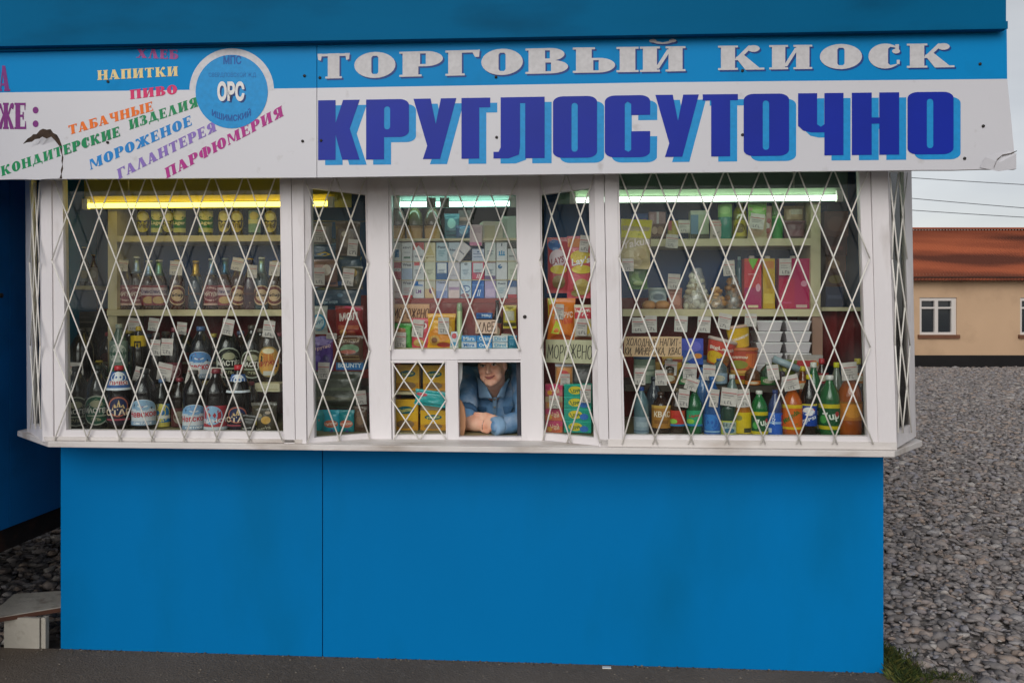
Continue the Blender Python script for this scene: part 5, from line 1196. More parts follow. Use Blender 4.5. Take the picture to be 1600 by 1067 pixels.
# cigarette packs
CX = [611, 627, 645, 663, 681, 700, 719, 737, 757, 775, 793, 808]
W_ = '#d3d6da'
TX = lambda s_, y=.72, h=.13, c='#33425c', w_=.74: ('t', s_, .5, y, w_, h, 0, c)
LN = lambda c='#5a7186': [('r', .2, .52, .8, .55, c), ('r', .2, .44, .7, .47, c), ('r', .2, .36, .75, .39, c), ('r', .25, .28, .6, .31, c)]
packs = [
 [('#c4c9cc', [('r', .35, .2, .8, .62, '#1f6a9c')], 'grey white with a blue square'), (W_, [TX('KENT', .72, .1), ('r', .2, .45, .8, .48, '#8a98a4'), ('r', .2, .14, .8, .24, '#3d6f5c')], 'white with a dark green bar'), (W_, [('r', 0, .6, 1, 1, '#b84a4a'), ('p', [(.1, .6), (.5, .85), (.9, .6)], W_), TX('Winston', .25)], 'white with a red peaked top'), ('#d2c8a4', [('p', [(.1, .3), (.5, .9), (.9, .3)], '#c2b37c'), TX('gold', .2, .1, '#8a7a44')], 'cream gold'), ('#a9c2cc', LN('#4d8a9c') + [TX('Petr', .75)], 'light teal'), ('#b4c2cc', [TX('Next', .6)], 'pale blue grey'), ('#d3cdcf', [TX('Esse', .5, .1)], 'tilted pale pink grey'), ('#bcc6dc', [('r', .1, .56, .9, .6, '#46618f'), ('r', .1, .3, .9, .34, '#46618f'), ('e', .5, .75, .08, .07, '#46618f')], 'short blue striped'), ('#c5ccc8', LN() , 'grey green ruled'), (W_, [('r', .2, .28, .8, .34, '#2f8fc0'), ('r', .24, .28, .36, .52, '#2f8fc0'), ('r', .44, .28, .56, .56, '#2f8fc0'), ('r', .64, .28, .76, .52, '#2f8fc0'), ('r', .45, .8, .55, .95, '#55606c')], 'white with a blue crown'), ('#c2c4c2', [('r', 0, .66, 1, 1, '#4a4a48'), ('r', .1, .2, .9, .3, '#8a8c8c')], 'grey with dark top')],
 [('#a4324a', [('r', 0, .44, 1, .62, '#d6cfd0'), TX('LD', .53, .1)], 'crimson with white band'), (W_, [('r', 0, 0, 1, .6, '#a3b6d2'), TX('West', .8, .14, '#2c3c50', .8)], 'white over pale blue'), (W_, [('r', .1, .76, .6, .96, '#cf4a52')] + LN(), 'white with a red corner block'), ('#c9cbb4', LN('#8b8f78'), 'khaki grey ruled'), ('#1f5a92', [('r', .1, .34, .9, .9, '#d6dde2')] + LN('#2f5a86'), 'blue framed'), ('#c6c2cc', [('r', .1, .2, .9, .24, '#9a9aac')], 'pale lilac grey'), ('#c6d2dc', [('e', .5, .84, .16, .07, '#7c8a94')] + LN('#6a90a8'), 'pale blue ruled'), ('#c84466', [('r', .1, .38, .9, .9, '#ccd0d8')] + LN('#4a6a80') + [('p', [(.35, .06), (.42, .06), (.55, .3), (.48, .3)], '#f0e0e4'), ('p', [(.5, .06), (.57, .06), (.7, .3), (.63, .3)], '#f0e0e4')], 'pink red framed'), ('#c5cbd0', [('r', 0, .9, 1, 1, '#7d5054'), ('r', 0, 0, 1, .2, '#6c5a86')] + LN(), 'grey with maroon edge and violet foot'), (W_, [('e', .34, .7, .2, .12, '#2c6c9c'), ('p', [(.3, .7), (.55, .74), (.5, .82)], '#d3d6da')], 'white with a blue ball'), ('#c2c8b8', LN('#9aa48c'), 'pale sage ruled')],
 [('#c8b4b8', [('r', .1, .3, .9, .36, '#a8848c')], 'dusty pink'), (W_, [('r', 0, 0, 1, .16, '#c43c48'), TX('West', .82, .14, '#2c3c50', .8)] + LN('#c08a92'), 'white with red foot'), (W_, [('p', [(.1, .66), (.9, .66), (.9, .72), (.5, .74), (.45, .92), (.1, .9)], '#2476c4'), TX('LM', .36, .2, '#7c4c9c', .5)], 'white with blue and violet letters'), ('#d2b48c', [('r', 0, .5, 1, 1, '#c6c4b4'), ('e', .6, .4, .2, .16, '#7a3c6c'), ('e', .7, .5, .1, .08, '#c8783c')], 'tan with violet flower'), ('#b4bcd6', [('r', 0, 0, 1, .4, '#8c9ac8'), TX('Next', .85)], 'white fading to blue'), ('#d2ccd4', [('r', .05, .44, .95, .6, '#a88cac'), ('r', .05, 0, .95, .44, '#ddc8c8')], 'white with mauve band'), ('#bcd0e0', [('e', .5, .5, .42, .2, '#3c5c9c'), ('e', .5, .5, .36, .14, '#c8dcec'), ('t', 'D', .4, .5, .2, .2, 0, '#3c4c9c'), ('e', .4, .14, .4, .12, '#a07884')], 'pale blue with two rings'), ('#2468b8', [('r', 0, .7, 1, .74, '#5c98d4'), ('p', [(.4, .1), (.47, .1), (.6, .46), (.53, .46)], '#dce8f4'), ('p', [(.55, .1), (.62, .1), (.75, .46), (.68, .46)], '#dce8f4')], 'strong blue with two slashes'), ('#b4a4cc', [('r', .1, .1, .9, .5, '#c8b4d4')], 'lilac'), ('#c8d0d4', LN('#6a98b0') + [TX('Kent', .8, .1)], 'pale grey ruled'), ('#c4c4d0', [('r', 0, .6, 1, 1, '#4c6c9c'), ('r', 0, 0, 1, .2, '#b4404c')], 'blue topped with red foot')]]
rown = ['top', 'middle', 'bottom']
for r_, row in enumerate(packs):
    y1 = (408, 437, 466)[r_]
    for c_, (bc, sh, what) in enumerate(row):
        x0, x1 = CX[c_] + .5, CX[c_+1] - .5
        if r_ == 0 and c_ == 6:
            carton('cigarette_pack', 712, 729, 379, 408, .10, .02, bc, sh, 'tilted pale pink grey cigarette pack leaning in the top row of the rack', 'cigarette pack', 'cigarette packs in the rack', R(38)); continue
        top = y1 - (29 if not (r_ == 0 and c_ == 7) else 19)
        carton('cigarette_pack', x0, x1, top, y1, .125 + rnd.uniform(0, .004), .022, bc, sh, f'{what} cigarette pack, {ORD[c_]} in the {rown[r_]} rack row', 'cigarette pack', 'cigarette packs in the rack', 0, rnd.uniform(-.05, .05), zb_=zp[2 - r_] + .0005)
# goods under the rack
notice('ice_cream_notice', 611, 671, 475, 503, .048, '#d2a27c', [('МОРОЖЕНО', .05, .2, .94, .55)], '#54302a', 'tan handwritten ice cream notice under the cigarette rack', .004)
YG = .02
bag('sweet_bag', 615, 644, 505, 545, .03, '#3f9a3a', [('e', .4, .3, .3, .2, '#7a5a2c'), ('e', .4, .72, .36, .1, '#a8642c'), ('r', .7, .1, .95, .9, '#52b04a')], 'green sweet bag standing under the tan notice', 'bag')
bag('sweet_bag', 643, 673, 497, 545, .032, '#cf4658', [('e', .6, .75, .26, .12, '#e8d2d6'), ('e', .66, .75, .1, .06, '#b02a44'), ('e', .4, .2, .3, .12, '#c8a45c')], 'red and pink cracker bag under the tan notice', 'bag')
bag('sweet_bag', 668, 712, 490, 545, .024, '#e0a41c', [('r', 0, .84, 1, .9, '#c98a14'), ('e', .45, .4, .42, .2, '#d98a24'), ('e', .25, .25, .2, .14, '#c69a4a'), ('e', .25, .25, .12, .08, '#7a4a24'), ('e', .6, .12, .26, .07, '#b8342c'), ('e', .8, .56, .12, .1, '#e8c05a')], 'largest orange cracker bag under the rack', 'bag')
bag('sweet_bag', 703, 717, 518, 545, .01, '#c9d4dc', [('e', .5, .75, .3, .16, '#c43a4a'), ('r', .1, .2, .9, .4, '#4a9ac8')], 'little white and red sweet packet under the rack', 'bag')
bottle('tube_bottle', 718, 9, 473, .02, zS + .001, '#7f9a72', '#c6c8a0', (486, 530, [('r',0,0,1,1,'#a8ba8c'), ('r',.3,0,.6,1,'#d8e6b0')], 2.), None, 'can', None, 'slim greenish tube standing between the sweets and the bars', 'tube')
carton('bar_box', 744, 769, 489, 498, .0, .04, '#2a6aac', [('t', 'Milky', .65, .5, .6, .6, 0, '#cfe0f0'), ('e', .2, .5, .14, .4, '#174a86')], 'small blue bar lying above the bread notice', 'box')
carton('bar_box', 745, 771, 498, 523, .014, .04, '#6a4a44', [('r', .1, .1, .9, .9, '#7f5a50')], 'brown box behind the bread notice', 'box')
notice('bread_notice', 743, 777, 500, 521, -.03, '#e6c4ae', [('ХЛЕБ', .06, .14, .9, .7)], '#5a4038', 'small pale pink handwritten bread notice over the bars', .0042, 0, .0)
bottle('sauce_bottle', 777, 15, 469, .025, zS + .001, '#1f2022', '#2b2b2b', (505, 530, [('r',0,0,1,1,'#8a4a3a'), ('e',.5,.5,.3,.3,'#c8b49a')], 2.2), None, 'glass', None, 'dark sauce bottle behind the bread notice', 'bottle')
carton('box', 770, 784, 488, 523, .026, .03, '#8c4a3c', [('r', .1, .5, .9, .9, '#b8a8a0'), ('r', .1, .1, .9, .35, '#c86a3a')], 'small brown red box beside the yellow packet', 'box')
bag('packet', 786, 807, 477, 513, .0, '#b8a41c', [('r', .12, .35, .88, .75, '#b5b09a'), ('r', 0, .1, 1, .25, '#4a4420'), ('p', [(.2,.95),(.5,.8),(.8,.95)], '#8a7a14')], 'yellow packet hanging at the window end under the rack', 'packet')
bag('packet', 792, 808, 524, 545, .0, '#1d7a9a', [('p', [(0,.2),(.7,.9),(1,.9),(.5,0)], '#38a0b4')], 'teal packet at the end of the bars', 'packet')
bcol = [('#c9d4e0', '#3f83c4', 'Mira'), ('#2f86c8', '#d8ecf6', 'Orbit'), ('#d0d6d8', '#3f98c0', 'Dirol')]
for r_, y1 in enumerate((544, 534)):
    for c_ in range(3):
        x0 = 721 + c_ * 24.3; bc, tc_, tx = bcol[(c_ + (0 if r_ else 0)) % 3]
        if r_ == 1 and c_ == 0: bc, tc_ = '#4a90cc', '#dcecf4'
        carton('chewing_gum_box', x0, x0 + 23.6, y1 - 9.6, y1, -.02, .05, bc, [('t', tx, .5, .52, .74, .6, 3, tc_), ('r', 0, .02, 1, .12, '#7fb4d4')], f'{"upper" if r_ else "lower"} {["white blue", "bright blue", "white grey"][c_] if not (r_ and not c_) else "mid blue"} gum box, {ORD[c_]} along the stack', 'box', 'gum boxes stacked at the sill')
carton('bar_box', 783, 800, 522, 533, .004, .05, '#c9c4b4', [('r', .1, .3, .9, .7, '#a8b4a4')], 'pale box at the end of the gum boxes', 'box', None, .06)
for cx, cy, Y, what, w_, h_, rl in [(626, 531, .0, 'green sweet bag', 17, 24, .04), (653, 513, .01, 'red cracker bag', 19, 27, .08), (693, 509, -.01, 'largest orange cracker bag', 18, 26, .0)]:
    price(cx, cy, Y, 'price tag on the ' + what, w_, h_, rl)

# ---- small barred pane: yellow packs
SUN = [('r', 0, 0, 1, 1, '#dba81d'), ('r', 0, 0, 1, .3, '#c98c1a'), ('e', .5, .66, .34, .13, '#0f5f66'), ('t', 'Роллтон', .5, .66, .5, .12, 8, '#e0d060'), ('e', .5, .2, .36, .14, '#8a6a44')]
for i, (x0, x1, y0, y1, zb2, Y) in enumerate([(619, 655, 570, 611, zN1, .06), (661, 696, 571, 611, zN1, .06), (614, 653, 624, 678, zdeck, .02), (657, 697, 641, 679, zdeck, .03)]):
    carton('noodle_pack', x0, x1, y0, y1, Y, .05, '#d9a41a', SUN, ['upper yellow noodle pack nearest the post', 'upper yellow noodle pack near the hatch', 'lower yellow noodle pack nearest the post, the tallest', 'lower yellow noodle pack near the hatch, under the turquoise bag'][i], 'pack', 'yellow noodle packs behind the small pane', 0, .05, zb_=zb2 + .001)
bag('packet', 648, 697, 610, 634, -.015, '#14a3a6', [('p', [(0, .6), (.6, .95), (1, .5), (.5, .3)], '#38bcb8'), ('e', .2, .7, .2, .12, '#c84a5a')], 'turquoise packet lying between the yellow packs', 'packet', None, .12)
bag('packet', 655, 692, 626, 646, .05, '#a08a6a', [('e', .5, .5, .4, .3, '#b8a584')], 'tan packet under the turquoise packet', 'packet')

# ---- narrow slanting window on the snack side
bag('chips_bag', 855, 891, 371, 458, .08, '#b93a44', [('e', .3, .86, .3, .1, '#3a68a8'), ('e', .45, .62, .4, .16, '#d9c3cc'), ('e', .5, .42, .4, .08, '#d0b82a'), ('t', 'LAYS', .45, .58, .6, .12, 6, '#8a2030'), ('e', .5, .2, .3, .12, '#8a7444')], 'red crisps bag with a white disc, deeper in the narrow window', 'bag', 'red crisps bags in the narrow window')
bag('chips_bag', 886, 925, 369, 466, .03, '#c64452', [('r', 0, .82, 1, .96, '#c9752c'), ('e', .55, .66, .46, .11, '#d6b92a'), ('p', [(.1, .48), (1, .52), (1, .7), (.1, .66)], '#c02a38'), ('e', .6, .46, .44, .07, '#dcc23a'), ('t', "Lay's", .56, .585, .8, .15, 4, '#f2eceb'), ('e', .6, .18, .36, .13, '#b8a054'), ('e', .35, .08, .2, .05, '#8f7f44')], 'red crisps bag with yellow sun and white letters, nearer the pillar', 'bag', 'red crisps bags in the narrow window')
bag('chips_bag', 855, 899, 466, 534, .02, '#e07a1e', [('p', [(0, .6), (.2, .6), (.25, 1), (0, 1)], '#c9c42c'), ('t', 'ХРУС', .7, .62, .5, .14, 2, '#f2dccc'), ('t', 'ТЕАМ', .72, .48, .44, .12, 2, '#d8342c'), ('p', [(.1, .2), (.3, .5), (.5, .36), (.4, .18)], '#c6cf2c'), ('e', .5, .08, .4, .1, '#c05a24')], 'orange crisps bag above the ice cream notice', 'bag')
bag('chips_bag', 897, 926, 476, 534, .0, '#d2c4a8', [('r', 0, .62, 1, .92, '#c43040'), ('t', 'ХИТ', .5, .78, .7, .16, 3, '#f4ecec'), ('e', .7, .4, .24, .2, '#d8b83a'), ('r', 0, 0, 1, .14, '#6a3a2a')], 'cream and red crisps bag beside the orange bag', 'bag')
notice('ice_cream_notice', 850, 927, 531, 567, -.02, '#c7c4a4', [('МОРОЖЕНО', .04, .2, .98, .58)], '#4a4640', 'cream handwritten ice cream notice in the narrow window by the pillar', .0042, 0, .05, R(-20))
bag('packet', 867, 896, 567, 604, .03, '#b08a6c', [('r', .05, .2, .95, .8, '#d08a4a'), ('e', .5, .5, .3, .2, '#c84a4a'), ('r', 0, .86, 1, .95, '#c8c8d8')], 'orange clear packet under the cream notice', 'packet')
bag('packet', 893, 925, 569, 604, .05, '#4a4a4a', [('e', .6, .5, .3, .2, '#6a6668')], 'dark packet under the cream notice', 'packet')
for i in range(4):
    y1 = 676 - i * 19
    carton('tea_box', 852, 879, y1 - 18.5, y1, .0, .06, ['#d8683c', '#d86a4a', '#d08a6a', '#cf6a72'][i], [('r', 0, .55, 1, 1, '#cf3f6c' if i != 2 else '#c8b48a'), ('t', 'Чай', .55, .5, .5, .5, 6, '#f0c8a8' if i != 2 else '#a8542c'), ('e', .25, .3, .14, .2, '#e8a83a')], f'orange pink box, {["lowest", "second from the bottom", "third from the bottom", "top"][i]} of its stack', 'box', 'orange pink boxes in a stack')
    carton('sponge_box', 881, 924, y1 - 18.5, y1, -.03 + .02 * (i > 2), .06, '#0f9a84', [('r', 0, .9, 1, 1, '#2fb59e'), ('e', .42, .5, .26, .34, '#d9c42c'), ('t', 'Love', .42, .5, .36, .4, 14, '#2c6a3a'), ('e', .74, .34, .16, .26, '#2f6fc0')], f'teal green box with yellow leaf, {["lowest", "second from the bottom", "third from the bottom", "top"][i]} of its stack', 'box', 'teal green boxes in a stack', 0, R(-8))
for cx, cy, Y, what, w_, h_, rl in [(913, 381, .0, 'crisps bag with the yellow sun', 15, 26, .1), (874, 487, -.01, 'orange crisps bag', 14, 24, .06), (909, 511, -.03, 'cream and red crisps bag', 18, 27, .05), (883, 593, .0, 'orange clear packet', 15, 18, .0), (866, 628, -.04, 'orange pink boxes', 16, 20, .0), (915, 615, -.07, 'teal green boxes', 17, 28, .02)]:
    price(cx, cy, Y, 'price tag on the ' + what, w_, h_, rl)

# ---- big snack window
bag('crackers_bag', 968, 1018, 343, 420, .06, '#b9a878', [('r', 0, .62, 1, 1, '#d3c912'), ('p', [(.1, .7), (.3, .9), (.34, .7)], '#8a9a1a'), ('p', [(.55, .68), (.7, .92), (.85, .7)], '#a8b01c'), ('p', [(0, .38), (1, .5), (1, .66), (0, .56)], '#6a3a34'), ('t', 'Yakun', .5, .52, .94, .16, 8, '#e6d8cc'), ('e', .3, .26, .2, .1, '#c8b88c'), ('e', .65, .3, .22, .12, '#a8925c'), ('e', .5, .14, .24, .1, '#cdbd94')], 'yellow topped cracker bag hanging beside the pillar', 'bag', None, .05)
bag('salad_bag', 982, 1012, 414, 452, .12, '#3f7034', [('e', .4, .5, .3, .2, '#6a8f4a'), ('e', .7, .6, .2, .2, '#2c5a2a'), ('e', .5, .25, .3, .1, '#90a868')], 'green sunflower seed bag under the cracker bag', 'bag')
top = .33
S_A = zA2 + .001
carton('sweet_box', 988, 1013, 334, 372, .45, .08, '#264a86', [('t', 'Alpen', .5, .75, .8, .2, 0, '#b05a90'), ('r', .1, .3, .9, .5, '#3560a0')], 'blue chocolate box behind the cracker bag', 'box', zb_=S_A)
carton('sweet_box', 1015, 1041, 350, 373, .42, .1, '#5c3a30', [('e', .3, .6, .18, .24, '#a88a78'), ('e', .65, .6, .2, .26, '#8a6a58'), ('r', 0, .1, 1, .22, '#3f2a22')], 'brown chocolate box on the top snack shelf', 'box', zb_=S_A)
carton('sweet_box', 1014, 1040, 331, 350, .43, .08, '#9c7a80', [('r', .46, 0, .6, 1, '#c4b8bc'), ('r', .08, .2, .3, .8, '#b59298')], 'mauve box lying on the brown chocolate box', 'box')
carton('sweet_box', 1044, 1060, 345, 373, .42, .06, '#b09a50', [('r', 0, .5, .35, 1, '#b0505a'), ('e', .65, .5, .24, .3, '#c8b46a')], 'gold and red tea box on the top snack shelf', 'box', zb_=S_A)
carton('sweet_box', 1079, 1108, 329, 373, .42, .08, '#b7c4a6', [('r', 0, 0, .42, 1, '#6f93b0'), ('r', 0, .86, 1, 1, '#c9d2c0'), ('r', 0, 0, 1, .2, '#4a4c3c')], 'pale green and blue cereal box on the top snack shelf', 'box', zb_=S_A)
bag('packet', 1109, 1128, 344, 374, .38, '#b9a8a0', [('r', 0, .7, 1, .9, '#c86a70'), ('p', [(.2, .2), (.8, .4), (.5, .1)], '#4a5a60')], 'pale packet with a red band on the top snack shelf', 'packet')
bottle('lemonade_bottle', 1133, 22, 312, .40, S_A, '#22806e', '#7fc06a', (320, 340, [('r',0,0,1,1,'#8fc277'), ('e',.5,.5,.3,.3,'#b4d890')], 2.6), None, 'fat', None, 'teal bottle with light green top on the top snack shelf', 'bottle')
bottle('oil_bottle', 1156, 22, 316, .42, S_A, '#8f8a3a', '#c8bc80', (345, 370, [('r',0,0,1,1,'#c6b42e'), ('e',.5,.5,.3,.3,'#7a6a2a')], 2.6), None, 'fat', None, 'khaki bottle with yellow label on the top snack shelf', 'bottle')
bag('packet', 1168, 1198, 316, 375, .38, '#c8b890', [('r', 0, .62, 1, 1, '#7fbf4a'), ('e', .5, .8, .3, .1, '#a4d670'), ('e', .5, .3, .4, .2, '#c8a884')], 'green topped cream bag on the top snack shelf', 'bag')
bag('packet', 1193, 1206, 322, 374, .40, '#b88a7c', [('e', .4, .4, .3, .1, '#d8c8c0'), ('e', .6, .55, .26, .08, '#9a2c30'), ('e', .5, .25, .3, .08, '#a84a44')], 'narrow red speckled bag on the top snack shelf', 'bag')
tub('plant_pot', 1204, 1224, 338, 373, .42, '#2c8a3c', '#7fb46a', [('r', 0, 0, 1, 1, '#2f9440')], .8, 'green tub on the top snack shelf', 'tub', None, zb_=S_A)
bag('packet', 1206, 1218, 314, 342, .5, '#9ac47a', None, 'pale green packet standing behind the green tub', 'packet')
bag('flour_sack', 1224, 1256, 322, 350, .44, '#b39574', [('r', .3, .5, .9, .8, '#c4b8a4')], 'tan sack stacked on the top snack shelf', 'sack', None, 0, 0, .3)
bag('flour_sack', 1224, 1258, 345, 376, .42, '#6a3f48', [('r', .1, .2, .9, .5, '#7d4f58')], 'maroon sack under the tan sack', 'sack', None, 0, 0, .3)
# middle snack shelf
S_B = zB2 + .001
tub('biscuit_jar', 1013, 1042, 450, 476, .42, '#8fa0a4', '#aeb8b8', [('e', .5, .5, .4, .4, '#b4c0c4'), ('e', .5, .5, .24, .24, '#6a7a86')], 1.0, 'clear round biscuit jar lying on the middle snack shelf', 'jar')
for i, (x0, x1) in enumerate([(1003, 1025), (1023, 1047)]):
    b = MB(); p = at(.5*(x0+x1), 478, .36); r_ = wpx(x0, x1, .36)/2
    b.lathe([(r_*.7, 0), (r_*.98, .01), (r_, .02), (r_*.85, .033), (r_*.45, .041), (r_*.1, .042)], worn('bun_crust', '#b27c46', .6, .2, 18), 18)
    o = b.build('bun', None, (p.x, .36, S_B)); tag(o, f'flat golden bun on the middle snack shelf, {("nearest the pillar", "beside the pink bag")[i]}', 'bun', 'flat buns on the snack shelf')
bag('sweet_bag', 1044, 1066, 450, 484, .40, '#a5685c', [('e', .5, .4, .4, .3, '#b87a64'), ('r', .1, .7, .9, .9, '#8a4438')], 'pinkish brown sweet bag on the middle snack shelf', 'bag')
b = MB(); c_ = at(1088, 455, .42); rr3 = random.Random(9)
b = None
def lumpbag(name, x0, x1, y0, y1, Y, film, lumps, desc, cat='bag', n=40, rl=.014):
    p0, p1 = at(x0, y1, Y), at(x1, y0, Y); wd, H = p1.x - p0.x, p1.z - p0.z
    t = thing(name, desc, cat, (.5*(p0.x+p1.x), Y, p0.z))
    b = MB(); q = random.Random(int(x0))
    for i in range(n):
        v = q.random() ** 1.3; u = q.uniform(-1, 1) * (1 - .6 * v)
        b.ball((u * wd * .42, q.uniform(-.03, .03), .012 + v * H * .82), (rl * q.uniform(.8, 1.3), rl * q.uniform(.8, 1.2), rl * q.uniform(.7, 1.1)), mat(q.choice(lumps), .6, 'print'), 8, 5)
    b.build('contents', t)
    f = bpy.data.materials.get('clear_film')
    if not f:
        f = bpy.data.materials.new('clear_film'); f.use_nodes = True; n_ = f.node_tree; n_.nodes.clear()
        o_ = n_.nodes.new('ShaderNodeOutputMaterial'); tr = n_.nodes.new('ShaderNodeBsdfTransparent'); gl = n_.nodes.new('ShaderNodeBsdfGlossy'); gl.inputs['Roughness'].default_value = .2
        df = n_.nodes.new('ShaderNodeBsdfDiffuse'); df.inputs[0].default_value = (.7, .7, .66, 1)
        m1 = n_.nodes.new('ShaderNodeMixShader'); m1.inputs[0].default_value = .22; m2 = n_.nodes.new('ShaderNodeMixShader'); m2.inputs[0].default_value = .1
        n_.links.new(tr.outputs[0], m1.inputs[1]); n_.links.new(df.outputs[0], m1.inputs[2]); n_.links.new(m1.outputs[0], m2.inputs[1]); n_.links.new(gl.outputs[0], m2.inputs[2]); n_.links.new(m2.outputs[0], o_.inputs[0])
    b = MB(); vs = []; N1, N2 = 16, 10
    for j in range(N2 + 1):
        v = j / N2; w_ = (1 - .62 * v ** 1.4) * (.85 + .15 * math.sin(math.pi * min(1, v * 2)))
        for i in range(N1):
            a = 2*math.pi*i/N1; k = 1 + .12 * noise.noise((math.cos(a)*2 + x0, math.sin(a)*2, v*5))
            vs.append((math.cos(a)*wd*.5*w_*k, math.sin(a)*(.05 + .0*v)*w_*k, H*v))
    b.add(vs, [(j*N1+i, j*N1+(i+1) % N1, (j+1)*N1+(i+1) % N1, (j+1)*N1+i) for j in range(N2) for i in range(N1)], f, True); b.build('film', t)
    return t
lumpbag('marshmallow_bag', 1066, 1112, 419, 482, .42, None, ['#cfc9b8', '#bdb7a2', '#d8d2c4', '#a89a80'], 'big clear bag of whitish biscuits on the middle snack shelf', n=70, rl=.016)
lumpbag('cookie_bag', 1104, 1134, 448, 482, .40, None, ['#b98a54', '#a8763f', '#c79a64'], 'clear bag of golden cookies on the middle snack shelf', n=36)
lumpbag('cookie_bag', 1130, 1162, 430, 482, .42, None, ['#8a5f3a', '#6f4a2c', '#a8784a'], 'clear bag of dark brown cookies on the middle snack shelf', n=44)
bottle('shampoo_bottle', 1155, 12, 401, .48, S_B, '#3f7a8a', '#8fb0b4', None, None, 'fat', None, 'slim teal bottle behind the dark brown cookies', 'bottle')
carton('juice_carton', 1163, 1190, 404, 482, .36, .07, '#c8303c', [('r', 0, .0, 1, .42, '#a81a5c'), ('p', [(.2, 1), (.5, .78), (.8, 1)], '#6fb82c'), ('r', 0, .94, .25, 1, '#c0502c'), ('e', .8, .42, .14, .08, '#d8a0b0'), ('r', .2, .02, .8, .07, '#d8c8a0'), ('r', .2, .68, .7, .7, '#e08a90')], 'red juice carton with a green peak', 'carton', 'juice cartons on the middle snack shelf', zb_=S_B)
carton('juice_carton', 1192, 1211, 404, 482, .37, .07, '#c9a014', [('r', .1, .8, .9, .95, '#c87a24'), ('r', .1, .1, .9, .3, '#d8b83c'), ('r', .3, .4, .7, .7, '#b88a14')], 'yellow juice carton between the red and magenta ones', 'carton', 'juice cartons on the middle snack shelf', zb_=S_B)
carton('juice_carton', 1217, 1266, 404, 482, .36, .07, '#b01456', [('r', 0, .0, .5, .6, '#b81a48'), ('e', .8, .5, .1, .06, '#d890a8'), ('r', .55, .02, .9, .08, '#c8a8a0'), ('r', .1, .1, .4, .14, '#c83a6a')], 'wide magenta juice carton at the shelf end', 'carton', 'juice cartons on the middle snack shelf', zb_=S_B)
for i, cx in enumerate((1176, 1200, 1244)):
    b = MB(); z = zof(cx, 404, .40); p = at(cx, 404, .40); b.lathe([(.014, 0), (.014, .012), (.011, .015)], mat('#d8d4cc', .4), 12)
    # screw caps belong to the cartons
    par = [o for o in bpy.data.objects if o.name.startswith('juice_carton')][i]
    o = b.build('cap', par); o.location = (0, .035, (zof(cx, 404, .36) - S_B))
# dim cakes above the red cloth
zz = zof(1310, 480, .36)
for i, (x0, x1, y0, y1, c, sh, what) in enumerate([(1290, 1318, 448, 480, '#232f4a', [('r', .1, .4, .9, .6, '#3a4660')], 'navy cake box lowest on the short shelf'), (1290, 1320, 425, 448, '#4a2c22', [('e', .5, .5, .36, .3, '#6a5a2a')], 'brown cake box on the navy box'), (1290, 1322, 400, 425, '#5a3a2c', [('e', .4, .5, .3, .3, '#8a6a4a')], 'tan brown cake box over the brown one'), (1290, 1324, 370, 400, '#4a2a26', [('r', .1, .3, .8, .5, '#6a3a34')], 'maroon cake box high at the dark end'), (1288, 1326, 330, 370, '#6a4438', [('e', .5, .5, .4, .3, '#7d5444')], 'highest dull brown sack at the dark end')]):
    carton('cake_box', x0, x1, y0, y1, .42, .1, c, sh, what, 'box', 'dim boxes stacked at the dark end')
# step goods
S_C = zC2 + .001
tub('pickle_jar', 990, 1024, 555, 603, .24, '#6f8478', '#3c5f86', [('r', 0, 0, 1, 1, '#8a9c8a'), ('r', 0, .35, 1, .75, '#b9c2b0'), ('r', .1, .5, .9, .58, '#7c8f7c')], 1.0, 'pale green pickle jar under the drinks notice', 'jar', None, zb_=S_C)
bag('packet', 1034, 1067, 556, 604, .2, '#c79a1e', [('r', 0, .8, 1, .9, '#8a3a2a'), ('e', .5, .3, .4, .2, '#d8b038'), ('e', .3, .5, .2, .1, '#b8841c')], 'yellow noodle bag under the drinks notice', 'bag')
carton('sweet_box', 1064, 1099, 529, 570, .2, .04, '#2c4fa4', [('r', 0, .55, 1, 1, '#4a54b4'), ('e', .6, .7, .3, .2, '#6a6ac4'), ('e', .75, .34, .2, .1, '#c8823a'), ('p', [(0, .2), (.6, .5), (.6, .3), (.1, .05)], '#8a9ab4')], 'blue candy box beside the drinks notice', 'box')
FRI = [('r', 0, 0, 1, 1, '#c8703c'), ('r', 0, .5, 1, 1, '#c84a3c'), ('e', .3, .3, .3, .26, '#d8b02c'), ('t', 'BigLanch', .5, .7, .8, .2, 4, '#f0e0d0'), ('e', .7, .3, .2, .16, '#8a5a2c')]
tub('noodle_cup', 1097, 1142, 528, 570, .22, '#c86a3c', '#c9b4ac', FRI, .72, 'tipped noodle cup with a pale lid', 'cup', None, None, R(14))
tub('noodle_cup', 1138, 1174, 508, 543, .26, '#d8b41c', '#c4a08c', [('r', 0, 0, 1, 1, '#d6ac1e'), ('p', [(0, .3), (.5, .9), (.5, .6), (.1, .1)], '#c84a44'), ('t', 'Доширак', .5, .5, .8, .2, 20, '#f0e6e0')], .8, 'yellow noodle cup lying on the red orange tub', 'cup', None, None, R(-8))
tub('noodle_tub', 1138, 1184, 543, 583, .24, '#a8402c', '#b8602c', [('r', 0, 0, 1, 1, '#b5452a'), ('r', .5, .2, .95, .9, '#cf6a2c'), ('r', 0, 0, 1, .14, '#d0a050'), ('e', .3, .4, .26, .2, '#8a8a2c'), ('t', 'Роллтон', .3, .75, .5, .14, 0, '#f0e0c8')], .86, 'red orange noodle tub, upper of two', 'tub', 'red orange tubs behind the drinks')
tub('noodle_tub', 1140, 1184, 583, 604, .24, '#8a4a24', '#b8a02c', [('r', 0, 0, 1, 1, '#a8842a'), ('r', 0, .5, 1, 1, '#8a2c24')], .86, 'brown yellow noodle tub, lower of two', 'tub', 'red orange tubs behind the drinks', zb_=S_C)
